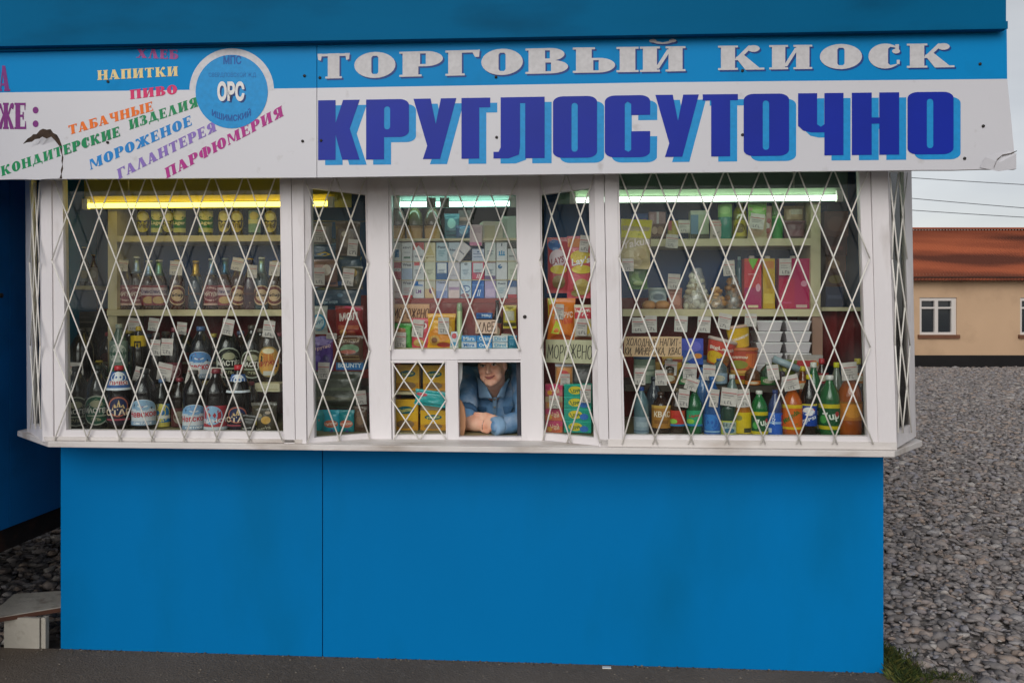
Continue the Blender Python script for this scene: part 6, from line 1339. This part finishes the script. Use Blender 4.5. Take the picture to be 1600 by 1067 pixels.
notice('drinks_notice', 975, 1065, 526, 557, .02, '#d8b690', [('ХОЛОДНЫЕ НАПИТ-', .04, .54, .95, .36), ('КИ, МИНЕРАЛКА, КВАС', .01, .1, .98, .36)], '#4a3a30', 'tan handwritten cold drinks notice leaning beside the pillar', .0032)
# white trays
def tray(x0, x1, y0, y1, Y, desc, grp):
    p0, p1 = at(x0, y1, Y), at(x1, y0, Y); wd, H = p1.x - p0.x, p1.z - p0.z
    t = thing('food_tray', desc, 'tray', (.5*(p0.x+p1.x), Y, p0.z), group=grp)
    def ringq(s, z, d): return [(-wd/2*s, 0 + (1-s)*wd*.3, z), (wd/2*s, (1-s)*wd*.3, z), (wd/2*s, d - (1-s)*wd*.3, z), (-wd/2*s, d - (1-s)*wd*.3, z)]
    d = .14; vs = ringq(.82, 0, d) + ringq(.95, H*.78, d) + ringq(1, H*.8, d) + ringq(1, H*.92, d) + ringq(.9, H*.97, d)
    fs = [(3, 2, 1, 0)] + [(4*k+i, 4*k+(i+1) % 4, 4*k+4+(i+1) % 4, 4*k+4+i) for k in range(4) for i in range(4)] + [(16, 17, 18, 19)]
    b = MB(); b.add(vs[:12], fs[:9], mat('#c9c2c6', .35, 'plain')); b.build('base', t)
    b = MB(); b.add(vs[8:], [tuple(i - 8 for i in f) for f in fs[9:]] + [(3, 2, 1, 0)], mat('#d6d2d4', .25, 'glassy')); b.build('lid', t)
    b = MB(); b.slab([(-wd*.43, .028, H*.18), (-wd*.30, .026, H*.18), (-wd*.27, .018, H*.72), (-wd*.45, .012, H*.72)], (0, .0, .0005), mat('#b8324c', .5, 'print')); b.build('label', t)
    return t
for s_, (x0, x1) in enumerate([(1181, 1223), (1226, 1268)]):
    for k in range(5):
        y1 = 585 - 17 * k
        tray(x0 + k*.2, x1, y1 - 16.6, y1, .26, f'white food tray, {["lowest", "second lowest", "middle", "second highest", "top"][k]} of the stack {["beside the noodle tubs", "beside the pinkish board"][s_]}', 'white food trays in two stacks')
carton('cake_box', 1234, 1286, 555, 600, .2, .05, '#a8a09c', [('r', .06, .3, .94, .86, '#b8a89c'), ('r', .1, .6, .8, .82, '#b03a3c'), ('e', .75, .7, .12, .1, '#c8862c')], 'clear grey cake box before the white trays', 'box')
bag('packet', 1204, 1244, 561, 596, .14, '#5a6424', [('e', .2, .75, .08, .09, '#c0b020'), ('e', .5, .6, .1, .12, '#a8a024'), ('e', .75, .66, .1, .11, '#c4b42c'), ('e', .35, .35, .1, .1, '#8a8a20')], 'olive bag with yellow dots before the trays', 'bag', None, .1)
b = MB(); b.tube([at(1208, 560, .1), at(1248, 577, .1)], .017, mat('#8fa0a8', .3, 'film'), 12); tag(b.build('foil_roll'), 'slanting grey blue foil roll over the olive bag', 'roll')
# front row of drinks
GD = 'soft drink bottles in the front row'
D = zdeck + .001
LIP = lambda c: [('r', 0, 0, 1, 1, c), ('p', [(.2, .5), (.9, .6), (.8, .9), (.3, .8)], '#d8c42c'), ('t', 'Lipton', .55, .66, .6, .2, 12, '#c0202c'), ('r', 0, 0, 1, .12, '#2c7ab4'), ('e', .3, .3, .2, .16, '#8ac04a')]
SPR = [('r', 0, 0, 1, 1, '#14502c'), ('r', 0, .84, 1, 1, '#c6b41c'), ('r', 0, 0, 1, .14, '#c6b41c'), ('t', '7up', .6, .5, .6, .4, 10, '#dfe8dc'), ('e', .3, .4, .14, .16, '#4a9a4a'), ('e', .8, .62, .08, .1, '#a83a3a')]
FAN = [('r', 0, 0, 1, 1, '#d2641a'), ('r', 0, .86, 1, 1, '#d8b41c'), ('r', 0, 0, 1, .1, '#d8b41c'), ('p', [(.5, .3), (.8, .7), (.95, .6), (.7, .2)], '#3a7a2c'), ('t', 'Mirinda', .45, .52, .74, .2, 40, '#2f6a2a')]
PEP = [('r', 0, 0, 1, 1, '#12409a'), ('r', 0, .92, 1, 1, '#c9b93a'), ('e', .5, .66, .3, .2, '#e8e8ea'), ('p', [(.2, .68), (.26, .8), (.5, .86), (.74, .8), (.8, .7), (.6, .72), (.4, .66)], '#c8202c'), ('p', [(.2, .64), (.4, .6), (.6, .66), (.8, .66), (.7, .52), (.5, .47), (.3, .52)], '#1c50b0'), ('t', 'PEPSI', .5, .3, .7, .14, 20, '#e0e6f0'), ('p', [(.2, .1), (.45, .22), (.4, .06)], '#a8c0e4')]
drinks = [(1002, 24, 604, '#55727a', '#1f4fa4', (650, 680, [('r',0,0,1,1,'#93a6b4'), ('r',0,.1,1,.2,'#6a8296'), ('r',.2,.4,.8,.7,'#a9bac4')], 2.6), 'pet', 'clear water bottle with blue cap and grey label'),
 (1033, 30, 612, '#2a160c', '#3a2418', (632, 667, [('r',0,0,1,1,'#a8742c'), ('r',0,.88,1,1,'#c8a04a'), ('t','КВАС',.55,.62,.7,.26,0,'#f0e2c8'), ('r',.2,.2,.8,.36,'#8a5a20')], 2.6), 'pet', 'dark brown kvass bottle with tan label'),
 (1058, 25, 606, '#301c0e', '#5c4a2a', (640, 664, LIP('#b83a2c'), 2.6), 'pet', 'brown tea bottle with red and yellow label'),
 (1085, 25, 606, '#1a5a34', '#15803c', (640, 664, LIP('#2c9a6c'), 2.6), 'pet', 'green tea bottle with bright green cap'),
 (1113, 26, 588, '#144c8a', '#1c5a9c', (646, 680, [('r',0,0,1,1,'#1c5cb0'), ('e',.4,.6,.4,.4,'#2a7ac8'), ('r',.1,.1,.9,.18,'#8ab4d8')], 2.6), 'pet', 'tall blue water bottle'),
 (1138, 26, 612, '#173a2c', '#24486a', (656, 680, [('r',0,0,1,1,'#b9bc4a'), ('r',.2,.1,.85,.9,'#a8b8b4'), ('t','БЕЛА',.5,.7,.6,.26,0,'#2c4a4a'), ('e',.5,.3,.24,.18,'#3a6a8a')], 2.6), 'pet', 'dark green bottle with square white label'),
 (1161, 25, 610, '#b06a1c', '#c07a2c', (643, 679, [('r',0,0,1,1,'#cfb41c'), ('e',.26,.75,.16,.12,'#8a8a4a'), ('r',.5,.1,.9,.3,'#3a3a1c'), ('r',0,0,1,.06,'#8a7a14')], 2.6), 'pet', 'amber bottle with yellow label'),
 (1186, 27, 610, '#1f6a34', '#d8d8d0', (642, 677, SPR, 2.6), 'pet', 'green bottle with white cap and striped label'),
 (1211, 22, 609, '#2a3a6a', '#18306e', (644, 680, [('r',0,0,1,1,'#1f5cc0'), ('r',0,.5,1,.6,'#8fb4e4'), ('r',.85,.4,1,.9,'#c02c4a'), ('t','AQUA',.4,.75,.6,.18,90,'#e0e8f4'), ('r',.05,.1,.3,.3,'#c8d4e4')], 2.6), 'pet', 'slim blue bottle with navy cap'),
 (1238, 31, 600, '#b35414', '#c8691c', (631, 669, FAN, 2.6), 'pet', 'orange soda bottle with striped orange label'),
 (1264, 25, 585, '#1a1210', '#d0c01c', (630, 664, PEP, 2.6), 'pet', 'dark cola bottle with yellow cap and blue globe label'),
 (1296, 33, 586, '#1c5c30', '#d8d8d4', (630, 669, SPR, 2.6), 'pet', 'widest green bottle with striped label and white cap'),
 (1328, 37, 578, '#9a4a14', '#b86a24', (626, 655, [('r',0,0,1,1,'#bf7420'), ('r',0,.9,1,1,'#8a5a14'), ('e',.55,.5,.3,.36,'#d8902c'), ('p',[(.4,.5),(.6,.9),(.75,.6)],'#5a7a2a')], 2.6), 'pet', 'big orange bottle at the dark window end')]
for cx, wd, tp, cl, cap, lb, shp, what in drinks:
    bottle('drink_bottle', cx, wd, tp, .0, D, cl, cap, lb, None, shp, None, what + ' in the front row of drinks', 'bottle', GD)
for cx, wd, tp, Y, cl, cap, what in [(1271, 27, 566, .10, '#1d5a34', '#d4d4cc', 'green bottle with white cap standing behind the cola bottle'), (1307, 24, 566, .11, '#6a7468', '#c8c41c', 'clear bottle with yellow cap behind the widest green bottle'), (1144, 24, 585, .1, '#5f7470', '#cfd2d0', 'clear bottle with white cap behind the tags'), (1098, 26, 574, .1, '#3a6aa0', '#2c5a94', 'blue bottle standing behind the tall blue one'), (1022, 26, 588, .1, '#38404a', '#2c3440', 'dark bottle behind the kvass bottle'), (1222, 24, 580, .09, '#4a3a34', '#3a3038', 'dim brown bottle behind the slim blue one')]:
    bottle('drink_bottle', cx, wd, tp, Y, D, cl, cap, (640, 668, [('r', 0, 0, 1, 1, cap), ('e', .5, .5, .3, .3, cl)], 2.4), None, 'pet', None, what, 'bottle', 'soft drink bottles in the second row')
for i, (cx, wd, tp, cl, cap) in enumerate([(1046, 24, 560, '#3a2c1c', '#c8c4b8'), (1072, 24, 566, '#2c4a3a', '#2c6a3c'), (1124, 26, 560, '#4a5a60', '#3a5a9a'), (1176, 25, 572, '#5a3418', '#c86a2c'), (1200, 24, 566, '#23402c', '#c8c8c0'), (1254, 26, 572, '#6a3414', '#c8b02c'), (1284, 24, 560, '#2a1c18', '#a82c34'), (1340, 26, 560, '#2c1c16', '#c8b428')]):
    bottle('drink_bottle', cx, wd, tp, .17 if cx < 1290 else .15, (zC2 + .001) if cx < 1250 else D, cl, cap, (tp + 22, tp + 38, [('r', 0, 0, 1, 1, ['#8a5a2c', '#3a7a4a', '#8aa0b4', '#c8742c', '#3a7a3a', '#c86a24', '#8a2c34', '#a8641c'][i]), ('e', .5, .5, .3, .3, '#c8c0a8')], 2.4), None, 'pet', None, ['brown bottle with a white cap on the snack step', 'dull green bottle with a green cap on the snack step', 'greyish bottle with a blue cap on the snack step', 'amber bottle with an orange cap on the snack step', 'dark green bottle with a white cap on the snack step', 'orange brown bottle with a yellow cap on the snack window counter', 'black bottle with a red cap behind the cola', 'dark bottle with a yellow cap behind the big orange bottle'][i], 'bottle', 'bottles standing behind the front drinks')
for i, (x0, x1, y0, y1, c, c2, ds) in enumerate([(1010, 1033, 560, 603, '#7a4a2c', '#c8a05a', 'brown biscuit box on the snack step behind the kvass tag'), (1096, 1120, 556, 603, '#3a5a8a', '#b8c4d0', 'dull blue box on the snack step under the tipped cup'), (1118, 1140, 570, 603, '#8a2c2c', '#d8b88a', 'red box on the snack step beside the tubs'), (1186, 1206, 540, 603, '#6a5a2c', '#b8a04a', 'olive box behind the olive dotted bag')]):
    carton('snack_box', x0, x1, y0, y1, .32, .06, c, [('r', .08, .5, .92, .85, c2), ('e', .5, .3, .3, .14, c2)], ds, 'box', None, zb_=zC2 + .001)
for cx, cy, Y, what, w_, h_, rl in [(981, 414, .0, 'yellow topped cracker bag', 17, 20, .0), (1050, 377, .30, 'edge of the top snack shelf', 20, 21, .08), (1069, 354, .36, 'gold and red tea box', 18, 20, .0), (1183, 346, .32, 'green topped cream bag', 22, 24, .15), (1053, 440, .34, 'pinkish brown sweet bag', 19, 24, .05), (1139, 419, .36, 'dark brown cookies', 19, 24, -.08), (1227, 417, .33, 'wide magenta juice carton', 19, 26, .0),
    (998, 508, .22, 'shelf edge over the drinks notice, lower one', 20, 24, .0), (1017, 506, .24, 'shelf edge over the drinks notice', 19, 26, .0), (1064, 506, .24, 'shelf edge over the blue candy box', 19, 25, .05), (1100, 507, .24, 'shelf edge over the tipped noodle cup', 19, 25, .06), (1132, 502, .22, 'shelf edge over the yellow noodle cup', 21, 24, .2), (1173, 500, .22, 'shelf edge over the noodle tubs', 19, 20, .05),
    (1000, 588, -.05, 'clear water bottle', 18, 26, .02), (1033, 590, -.05, 'kvass bottle', 19, 24, .0), (1048, 575, .14, 'yellow noodle bag', 18, 22, .08), (1078, 580, .12, 'blue candy box, low', 20, 24, .04), (1081, 600, -.04, 'green tea bottle', 20, 20, .35), (1108, 582, .05, 'blue bottle of the second row', 20, 24, .06), (1068, 622, -.05, 'brown tea bottle', 18, 28, .12), (1116, 622, -.05, 'tall blue water bottle', 14, 28, .1),
    (1139, 620, -.05, 'square labelled dark green bottle', 23, 28, .1), (1161, 622, -.05, 'amber bottle', 22, 28, -.1), (1208, 582, .05, 'dim brown bottle of the second row', 18, 24, -.12), (1236, 598, -.05, 'orange soda bottle', 24, 24, -.22), (1327, 580, -.06, 'big orange bottle at the window end', 23, 28, -.1)]:
    price(cx, cy, Y, 'price tag at the ' + what, w_, h_, rl)
b = MB(); p = atz(541, 697, ztop); b.ball((p.x, p.y, ztop + .004), (.011, .008, .004), mat('#d8b818', .4), 8, 5); tag(b.build('sweet_wrapper'), 'tiny yellow wrapper on the white sill under the narrow window', 'wrapper')

# ================================================================ the shop assistant leaning in the hatch
def chain(mb, pts, m, step=.35):
    """overlapping balls along joints: pts of (point, radius)"""
    for (p, a), (q, c) in zip(pts, pts[1:]):
        p, q = Vector(p), Vector(q); n = max(2, int((q - p).length / (min(a, c) * step)) + 1)
        for i in range(n + 1):
            t = i / n; mb.ball(p.lerp(q, t), a + (c - a) * t, m, 12, 8)
def fuse(mb, name, parent, vox, mats, smooth=4, paint=None, warp=None):
    """melt overlapping volumes into one continuous skin"""
    me = bpy.data.meshes.new('raw'); me.from_pydata(mb.v, [], mb.f); me.update()
    o = bpy.data.objects.new('raw', me); COL.objects.link(o)
    r = o.modifiers.new('r', 'REMESH'); r.mode = 'VOXEL'; r.voxel_size = vox
    s = o.modifiers.new('s', 'SMOOTH'); s.factor = .5; s.iterations = smooth
    bpy.context.view_layer.update()
    m2 = bpy.data.meshes.new_from_object(o.evaluated_get(bpy.context.evaluated_depsgraph_get()))
    bpy.data.objects.remove(o); bpy.data.meshes.remove(me); m2.name = name
    m2.materials.clear()
    for m in mats: m2.materials.append(m)
    if warp:
        for v in m2.vertices: v.co = warp(v.co.copy(), v.normal.copy())
    m2.polygons.foreach_set('use_smooth', [True] * len(m2.polygons))
    if paint: m2.polygons.foreach_set('material_index', [paint(p.center) for p in m2.polygons])
    q = bpy.data.objects.new(name, m2); COL.objects.link(q); q.parent = parent
    return q
skin = bpy.data.materials.new('skin'); skin.use_nodes = True; n = skin.node_tree; bb = n.nodes['Principled BSDF']
bb.inputs['Roughness'].default_value = .5; bb.inputs['Subsurface Weight'].default_value = .12; bb.inputs['Subsurface Radius'].default_value = (.01, .004, .002)
t_ = n.nodes.new('ShaderNodeTexCoord'); nz = n.nodes.new('ShaderNodeTexNoise'); nz.inputs['Scale'].default_value = 22; nz.inputs['Detail'].default_value = 4
cr = n.nodes.new('ShaderNodeValToRGB'); e = cr.color_ramp.elements; e[0].position = .35; e[1].position = .7; e[0].color = (*lin('#e2a488'), 1); e[1].color = (*lin('#f0c4aa'), 1)
n.links.new(t_.outputs['Object'], nz.inputs[0]); n.links.new(nz.outputs[0], cr.inputs[0]); n.links.new(cr.outputs[0], bb.inputs['Base Color'])
lipm = worn('lips', '#a4605a', .5, .08, 40)
denim = worn('denim', '#6690b8', .85, .22, 9, '#b4c0cc', .7, 14, .18, 160, dirt_pos=(.48, .72), spec=.2)
denim_d = worn('denim_seam', '#4a7096', .85, .2, 12, bump=.18, bscale=160, spec=.2)
denim_l = worn('denim_light', '#86a8c6', .85, .2, 12, bump=.18, bscale=160, spec=.2)
Hd = at(768.5, 569.5, .15)
pr_ = thing('person', 'person in a faded denim jacket leaning folded arms on the serving hatch, smiling', 'person', (Hd.x, .7, .1))
OFF = Vector((Hd.x, .7, .1))
def A(px, py, Y): return at(px, py, Y) - OFF
def raw(x, y, z): return Vector((x, y, z)) - OFF
ROT = Matrix.Rotation(R(-7), 3, 'Y') @ Matrix.Rotation(R(-9), 3, 'Z') @ Matrix.Rotation(R(-3), 3, 'X')
HC = Hd - OFF
HS = .9
def h(x, y, z): return HC + ROT @ (Vector((x, y, z)) * HS)
b = MB(); s0 = skin
for c, r_ in (((0, .022, .03), (.073, .09, .088)), ((0, -.012, -.032), (.063, .068, .078)), ((0, -.03, -.078), (.044, .046, .034))):
    # turned with the head
    k = len(b.v); b.ball((0, 0, 0), r_, s0, 20, 14)
    for i in range(k, len(b.v)): b.v[i] = tuple(h(*(Vector(c) + Vector(b.v[i]))))
def hb(c, r_): b.ball(h(*c), r_ * HS, s0, 12, 8)
chain(b, [(h(-.046, .0, -.05), .02), (h(-.032, -.03, -.078), .02), (h(0, -.054, -.094), .021), (h(.032, -.03, -.078), .02), (h(.046, .0, -.05), .02)], s0); hb((0, -.06, -.095), .022); hb((-.018, -.055, -.09), .02); hb((.018, -.055, -.09), .02)
for s in (-1, 1):
    hb((s*.034, -.05, -.03), .03); hb((s*.036, -.04, -.06), .028); hb((s*.026, -.07, .018), .016); hb((s*.012, -.088, -.042), .0085)
    k = len(b.v); b.ball((0, 0, 0), (.009, .018, .03), s0, 10, 8)
    for i in range(k, len(b.v)): b.v[i] = tuple(h(*(Vector((s*.073, .008, -.012)) + Vector(b.v[i]))))
chain(b, [(h(0, -.078, .008), .009), (h(0, -.092, -.018), .009), (h(0, -.101, -.036), .0115)], s0)
chain(b, [(h(-.02, -.066, -.067), .009), (h(0, -.073, -.068), .011), (h(.02, -.066, -.067), .009)], s0)
# neck, trunk, hips, legs
shL, shR = A(728, 592, .33), A(814, 582, .33); chest = A(771, 640, .42); nb_ = A(773, 614, .32)
chain(b, [(h(0, .03, -.07), .052), (nb_, .054), (chest, .07)], s0)
chain(b, [(shL + Vector((.04, .075, -.03)), .035), (nb_ + Vector((0, .04, -.03)), .05), (shR + Vector((-.04, .075, -.03)), .035)], s0)
waist = raw(Hd.x, .62, 1.08); hip = raw(Hd.x, .78, .92)
for dx in (-.07, .07): chain(b, [(chest + Vector((dx, 0, 0)), .1), (waist + Vector((dx*.8, 0, 0)), .1), (hip + Vector((dx*1.1, 0, 0)), .115)], s0)
for s in (-1, 1): chain(b, [(hip + Vector((s*.085, 0, -.03)), .095), (raw(Hd.x + s*.1, .72, .53), .062), (raw(Hd.x + s*.1, .8, .17), .045), (raw(Hd.x + s*.1, .68, .13), .036)], s0)
# her arm with the rolled sleeve: elbow on the counter, forearm across
zc_ = ZCOUNT
elL = at(729, 663, .09); elL = raw(elL.x, .09, zc_ + .046); wrL = at(762, 667, .035); wrL = raw(wrL.x, .035, zc_ + .036)
chain(b, [(shL, .052), (elL + Vector((-.01, .05, .07)), .045), (elL, .044)], s0); chain(b, [(elL, .043), (elL.lerp(wrL, .45), .038), (wrL, .026)], s0)
def hand(base, d, side, up, curl):
    d = d.normalized(); side = side.normalized(); palm = base + d * .05
    for t in (-1, -.4, .3, 1): chain(b, [(base + side*t*.016, .018), (palm + d*.03 + side*t*.027, .0135)], s0)
    for t, ln in ((-1, .06), (-.35, .07), (.32, .066), (1, .052)):
        k = palm + d*.035 + side*t*.027; dn = (d - up * curl).normalized(); dn2 = (d - up * curl * 2.2).normalized()
        chain(b, [(k, .0095), (k + dn*ln*.5, .0088), (k + dn*ln*.5 + dn2*ln*.5, .0075)], s0)
    chain(b, [(base + side*-.02 + d*.02, .014), (base + side*-.048 + d*.045, .011), (base + side*-.05 + d*.078, .009)], s0)
hand(wrL + Vector((0, .01, .004)), Vector((1, .16, .0)), Vector((0, -1, .2)), Vector((0, -.3, 1)), .3)
# the other arm: sleeve lies in front, hand tucked behind the first forearm
elR = at(822, 668, .08); elR = raw(elR.x, .08, zc_ + .052); wrR = at(776, 668, -.005); wrR = raw(wrR.x, -.012, zc_ + .04)
chain(b, [(shR, .052), (elR + Vector((.0, .05, .07)), .046), (elR, .045)], s0); chain(b, [(elR, .044), (elR.lerp(wrR, .5), .037), (wrR, .026)], s0)
hand(wrR + Vector((0, .004, .014)), Vector((-1, .8, .1)), Vector((.2, .2, 1)), Vector((-.4, -1, 0)), -.25)
def lipf(c):
    q = ROT.transposed() @ (c - HC)
    return 1 if (abs(q.x) < .0255 - abs(q.z + .0715) * .6 and -.0835 < q.z < -.0615 + .004 * (abs(q.x) > .006) and q.y < -.066) else 0
body = fuse(b, 'body', pr_, .0042, [skin], 6)
b = MB()
b.tube([h(x, -.0855 + x*x*22, -.0655 + .0 + x*x*9) for x in (-.027, -.018, -.009, 0, .009, .018, .027)], [.0012, .0026, .0036, .0032, .0036, .0026, .0012], lipm, 8)
b.tube([h(x, -.0845 + x*x*22, -.0715 + x*x*15) for x in (-.024, -.015, -.006, .006, .015, .024)], [.001, .003, .0042, .0042, .003, .001], lipm, 8)
b.tube([h(x, -.0875 + x*x*22, -.0683 + x*x*11) for x in (-.026, -.013, 0, .013, .026)], .0011, mat('#4a1f1c', .6), 6)
b.build('lips', body)
# face details
ew, iris, lash = mat('#c9beb4', .25), mat('#3a3a34', .2), mat('#2e211b', .6)
for s in (-1, 1):
    b = MB(); c = h(s*.03, -.0675, -.001); b.ball(c, (.0135, .012, .0085), ew, 12, 8); eo = b.build('eye', body)
    b = MB(); b.ball(h(s*.03 + .0015, -.0785, -.001), (.0052, .002, .0055), iris, 12, 6); b.build('iris', body)
    b = MB(); b.tube([h(s*.03 + q*.016, -.0785 + abs(q)*.006, .0058 - q*q*.0045) for q in (-1, -.6, -.2, .2, .6, 1)], [.0008, .0018, .0022, .0022, .0018, .0008], lash, 6); b.build('eyelash', body)
    b = MB(); b.tube([h(s*.03 + q*.019, -.084 + abs(q + s*-.3)*.007, .0195 - q*q*.005) for q in (-1, -.5, 0, .5, 1)], [.0008, .0018, .0022, .0018, .0008], mat('#5a4234', .8), 6); b.build('eyebrow', body)
# hair
b = MB(); hm = worn('hair', '#3a2a20', .6, .3, 10, bump=.6, bscale=60, stretch=(6, 6, 1))
for c, r_ in (((0, .036, .045), (.082, .092, .086)), ((0, .07, -.01), (.07, .06, .075)), ((-.068, .04, .02), (.016, .045, .05)), ((.068, .04, .02), (.016, .045, .05)), ((-.03, -.03, .095), (.05, .04, .03)), ((.03, -.03, .095), (.05, .04, .03))):
    k = len(b.v); b.ball((0, 0, 0), r_, hm, 18, 12)
    for i in range(k, len(b.v)): b.v[i] = tuple(h(*(Vector(c) + Vector(b.v[i]))))
fuse(b, 'hair', pr_, .006, [hm], 2, None, lambda v, nn: v + nn * .004 * noise.noise(v * 60))
# dark top under the jacket
b = MB(); chain(b, [(A(773, 626, .335), .06), (A(772, 650, .40), .09)], lash); fuse(b, 'shirt', pr_, .008, [mat('#17161a', .8)], 3)
# jacket
b = MB()
for dx in (-.075, .075): chain(b, [(chest + Vector((dx, -.012, .015)), .118), (waist + Vector((dx*.8, 0, 0)), .115), (hip + Vector((dx, -.06, .06)), .118)], s0)
chain(b, [(shL + Vector((0, .02, 0)), .064), (A(748, 592, .40), .058)], s0); chain(b, [(shR + Vector((0, .02, 0)), .064), (A(797, 586, .40), .06)], s0)
for px, tp in ((754, 629), (790, 628)): chain(b, [(A(px, tp, .335), .07), (A(px, 655, .35), .1)], s0)
chain(b, [(A(740, 612, .345), .066), (A(754, 629, .335), .068)], s0); chain(b, [(A(804, 608, .345), .066), (A(790, 628, .335), .068)], s0); chain(b, [(A(772, 640, .335), .075), (A(772, 660, .35), .1)], s0)
chain(b, [(shL, .064), (elL + Vector((-.012, .05, .085)), .059), (elL + Vector((-.006, .012, .042)), .055)], s0)
chain(b, [(shR, .064), (elR + Vector((.0, .05, .08)), .06), (elR, .056), (elR.lerp(wrR, .55), .047), (wrR + Vector((.012, 0, .004)), .039)], s0)
def wrinkle(v, nn):
    return v + nn * (.008 * noise.noise(v * 15) + .004 * noise.noise(Vector((v.x*34, v.y*20, v.z*26))))
cut = (A(774, 620, .2)).z
jk = fuse(b, 'jacket', pr_, .0065, [denim, denim_d, denim_l], 3, None, wrinkle)
def panel(name, pts, m, th=.004, sub=3, bulge=.006):
    """a small cloth panel given by pixel corners on the jacket front"""
    P = [A(*p) for p in pts]; b = MB(); N = 8; vs = []
    for j in range(N+1):
        for i in range(N+1):
            u, v = i/N, j/N; q = (P[0]*(1-u) + P[1]*u)*(1-v) + (P[3]*(1-u) + P[2]*u)*v
            vs.append(q + Vector((0, -bulge*math.sin(math.pi*u)*math.sin(math.pi*v) - .002*noise.noise(q*50), 0)))
    b.add(vs, [(j*(N+1)+i, j*(N+1)+i+1, (j+1)*(N+1)+i+1, (j+1)*(N+1)+i) for j in range(N) for i in range(N)], m, True)
    o = b.build(name, jk); md = o.modifiers.new('t', 'SOLIDIFY'); md.thickness = th; md.offset = 0
    return o
panel('collar', [(748, 622, .215), (769, 622, .18), (760, 603, .185), (745, 588, .26)], denim_l, .005, bulge=.012)
panel('collar', [(776, 621, .18), (787, 622, .205), (796, 590, .26), (785, 602, .19)], denim_l, .005, bulge=.012)
panel('placket', [(770, 656, .268), (776, 656, .268), (776, 621, .236), (770, 621, .236)], denim_l, .004, bulge=.003)
panel('pocket', [(750, 648, .262), (759, 648, .26), (760, 636, .247), (745, 635, .25)], denim_d, .003, bulge=.004)
panel('pocket', [(788, 648, .26), (797, 647, .262), (803, 634, .25), (786, 635, .247)], denim_d, .003, bulge=.004)
for py, Y in ((624, .232), (636, .243), (648, .254)):
    b = MB(); p = A(773, py, Y); b.tube([p, p + Vector((0, -.004, 0))], .0048, mat('#b0a48c', .35, 'metal'), 10); b.build('button', jk)
# rolled cuff of the lying sleeve, and of the other arm
ax = (wrR - elR).normalized(); c0 = wrR + Vector((.004, 0, .002))
b = MB(); b.tube([c0 - ax*.03, c0 - ax*.012, c0 + ax*.008, c0 + ax*.02, c0 + ax*.018], [.041, .0445, .0455, .043, .034], denim_l, 18, caps=False); o = b.build('cuff', jk); md = o.modifiers.new('t', 'SOLIDIFY'); md.thickness = .004
ax2 = (elL - shL).normalized(); c1 = elL + Vector((-.006, .012, .042))
b = MB(); b.tube([c1 - ax2*.02, c1, c1 + ax2*.02], [.058, .06, .057], denim_d, 18, caps=False); o = b.build('cuff', jk); md = o.modifiers.new('t', 'SOLIDIFY'); md.thickness = .004
# trousers
b = MB()
for s in (-1, 1): chain(b, [(hip + Vector((s*.08, 0, 0)), .125), (raw(Hd.x + s*.1, .72, .53), .078), (raw(Hd.x + s*.1, .8, .2), .06)], s0)
fuse(b, 'trousers', pr_, .014, [mat('#23262e', .85)], 3)
# bracelet
ax3 = (wrL - elL).normalized(); c3 = wrL - ax3 * .012; u_ = ax3.cross(Vector((0, 0, 1))).normalized(); v_ = ax3.cross(u_)
b = MB(); b.tube([c3 + (u_*math.cos(a) + v_*math.sin(a))*.0295 for a in [2*math.pi*i/24 for i in range(25)]], .0022, mat('#c9b0a0', .3, 'metal'), 6); b.build('bracelet', pr_)
# round board at the hatch side
b = MB(); rc = [(715.5, 681), (724.5, 681), (727, 668), (727.5, 652), (725.5, 637), (721, 627), (715.5, 622)]
b.slab([at(x, y, -.035) for x, y in rc], (0, .02, 0), worn('tan_board', '#c4906a', .6, .1, 9, bump=.1))
tag(b.build('board', bevel=.002), 'tan wooden board with a rounded edge standing at the hatch jamb beside the elbow', 'board')
# sash edges of the hatch
b = MB(); b.slab([at(714, 612, -.03), at(716, 612, -.03), at(722, 590, -.03), at(722.5, 563, -.03), at(714, 563, -.03)], (0, .01, 0), mat('#e4e6e4', .4, 'print'))
b.slab([at(713, 660, -.02), at(716.4, 660, -.02), at(716.4, 563, -.02), at(713, 563, -.02)], (0, .01, 0), mat('#2c9a94', .4, 'print')); b.build('hatch_sash', kiosk)
b = MB(); b.slab([at(808.5, 682, -.045), at(818, 682, -.045), at(818, 561, -.045), at(806.5, 561, -.045)], (0, .025, 0), mat('#3b3b42', .6, 'print')); b.build('hatch_slide', kiosk)
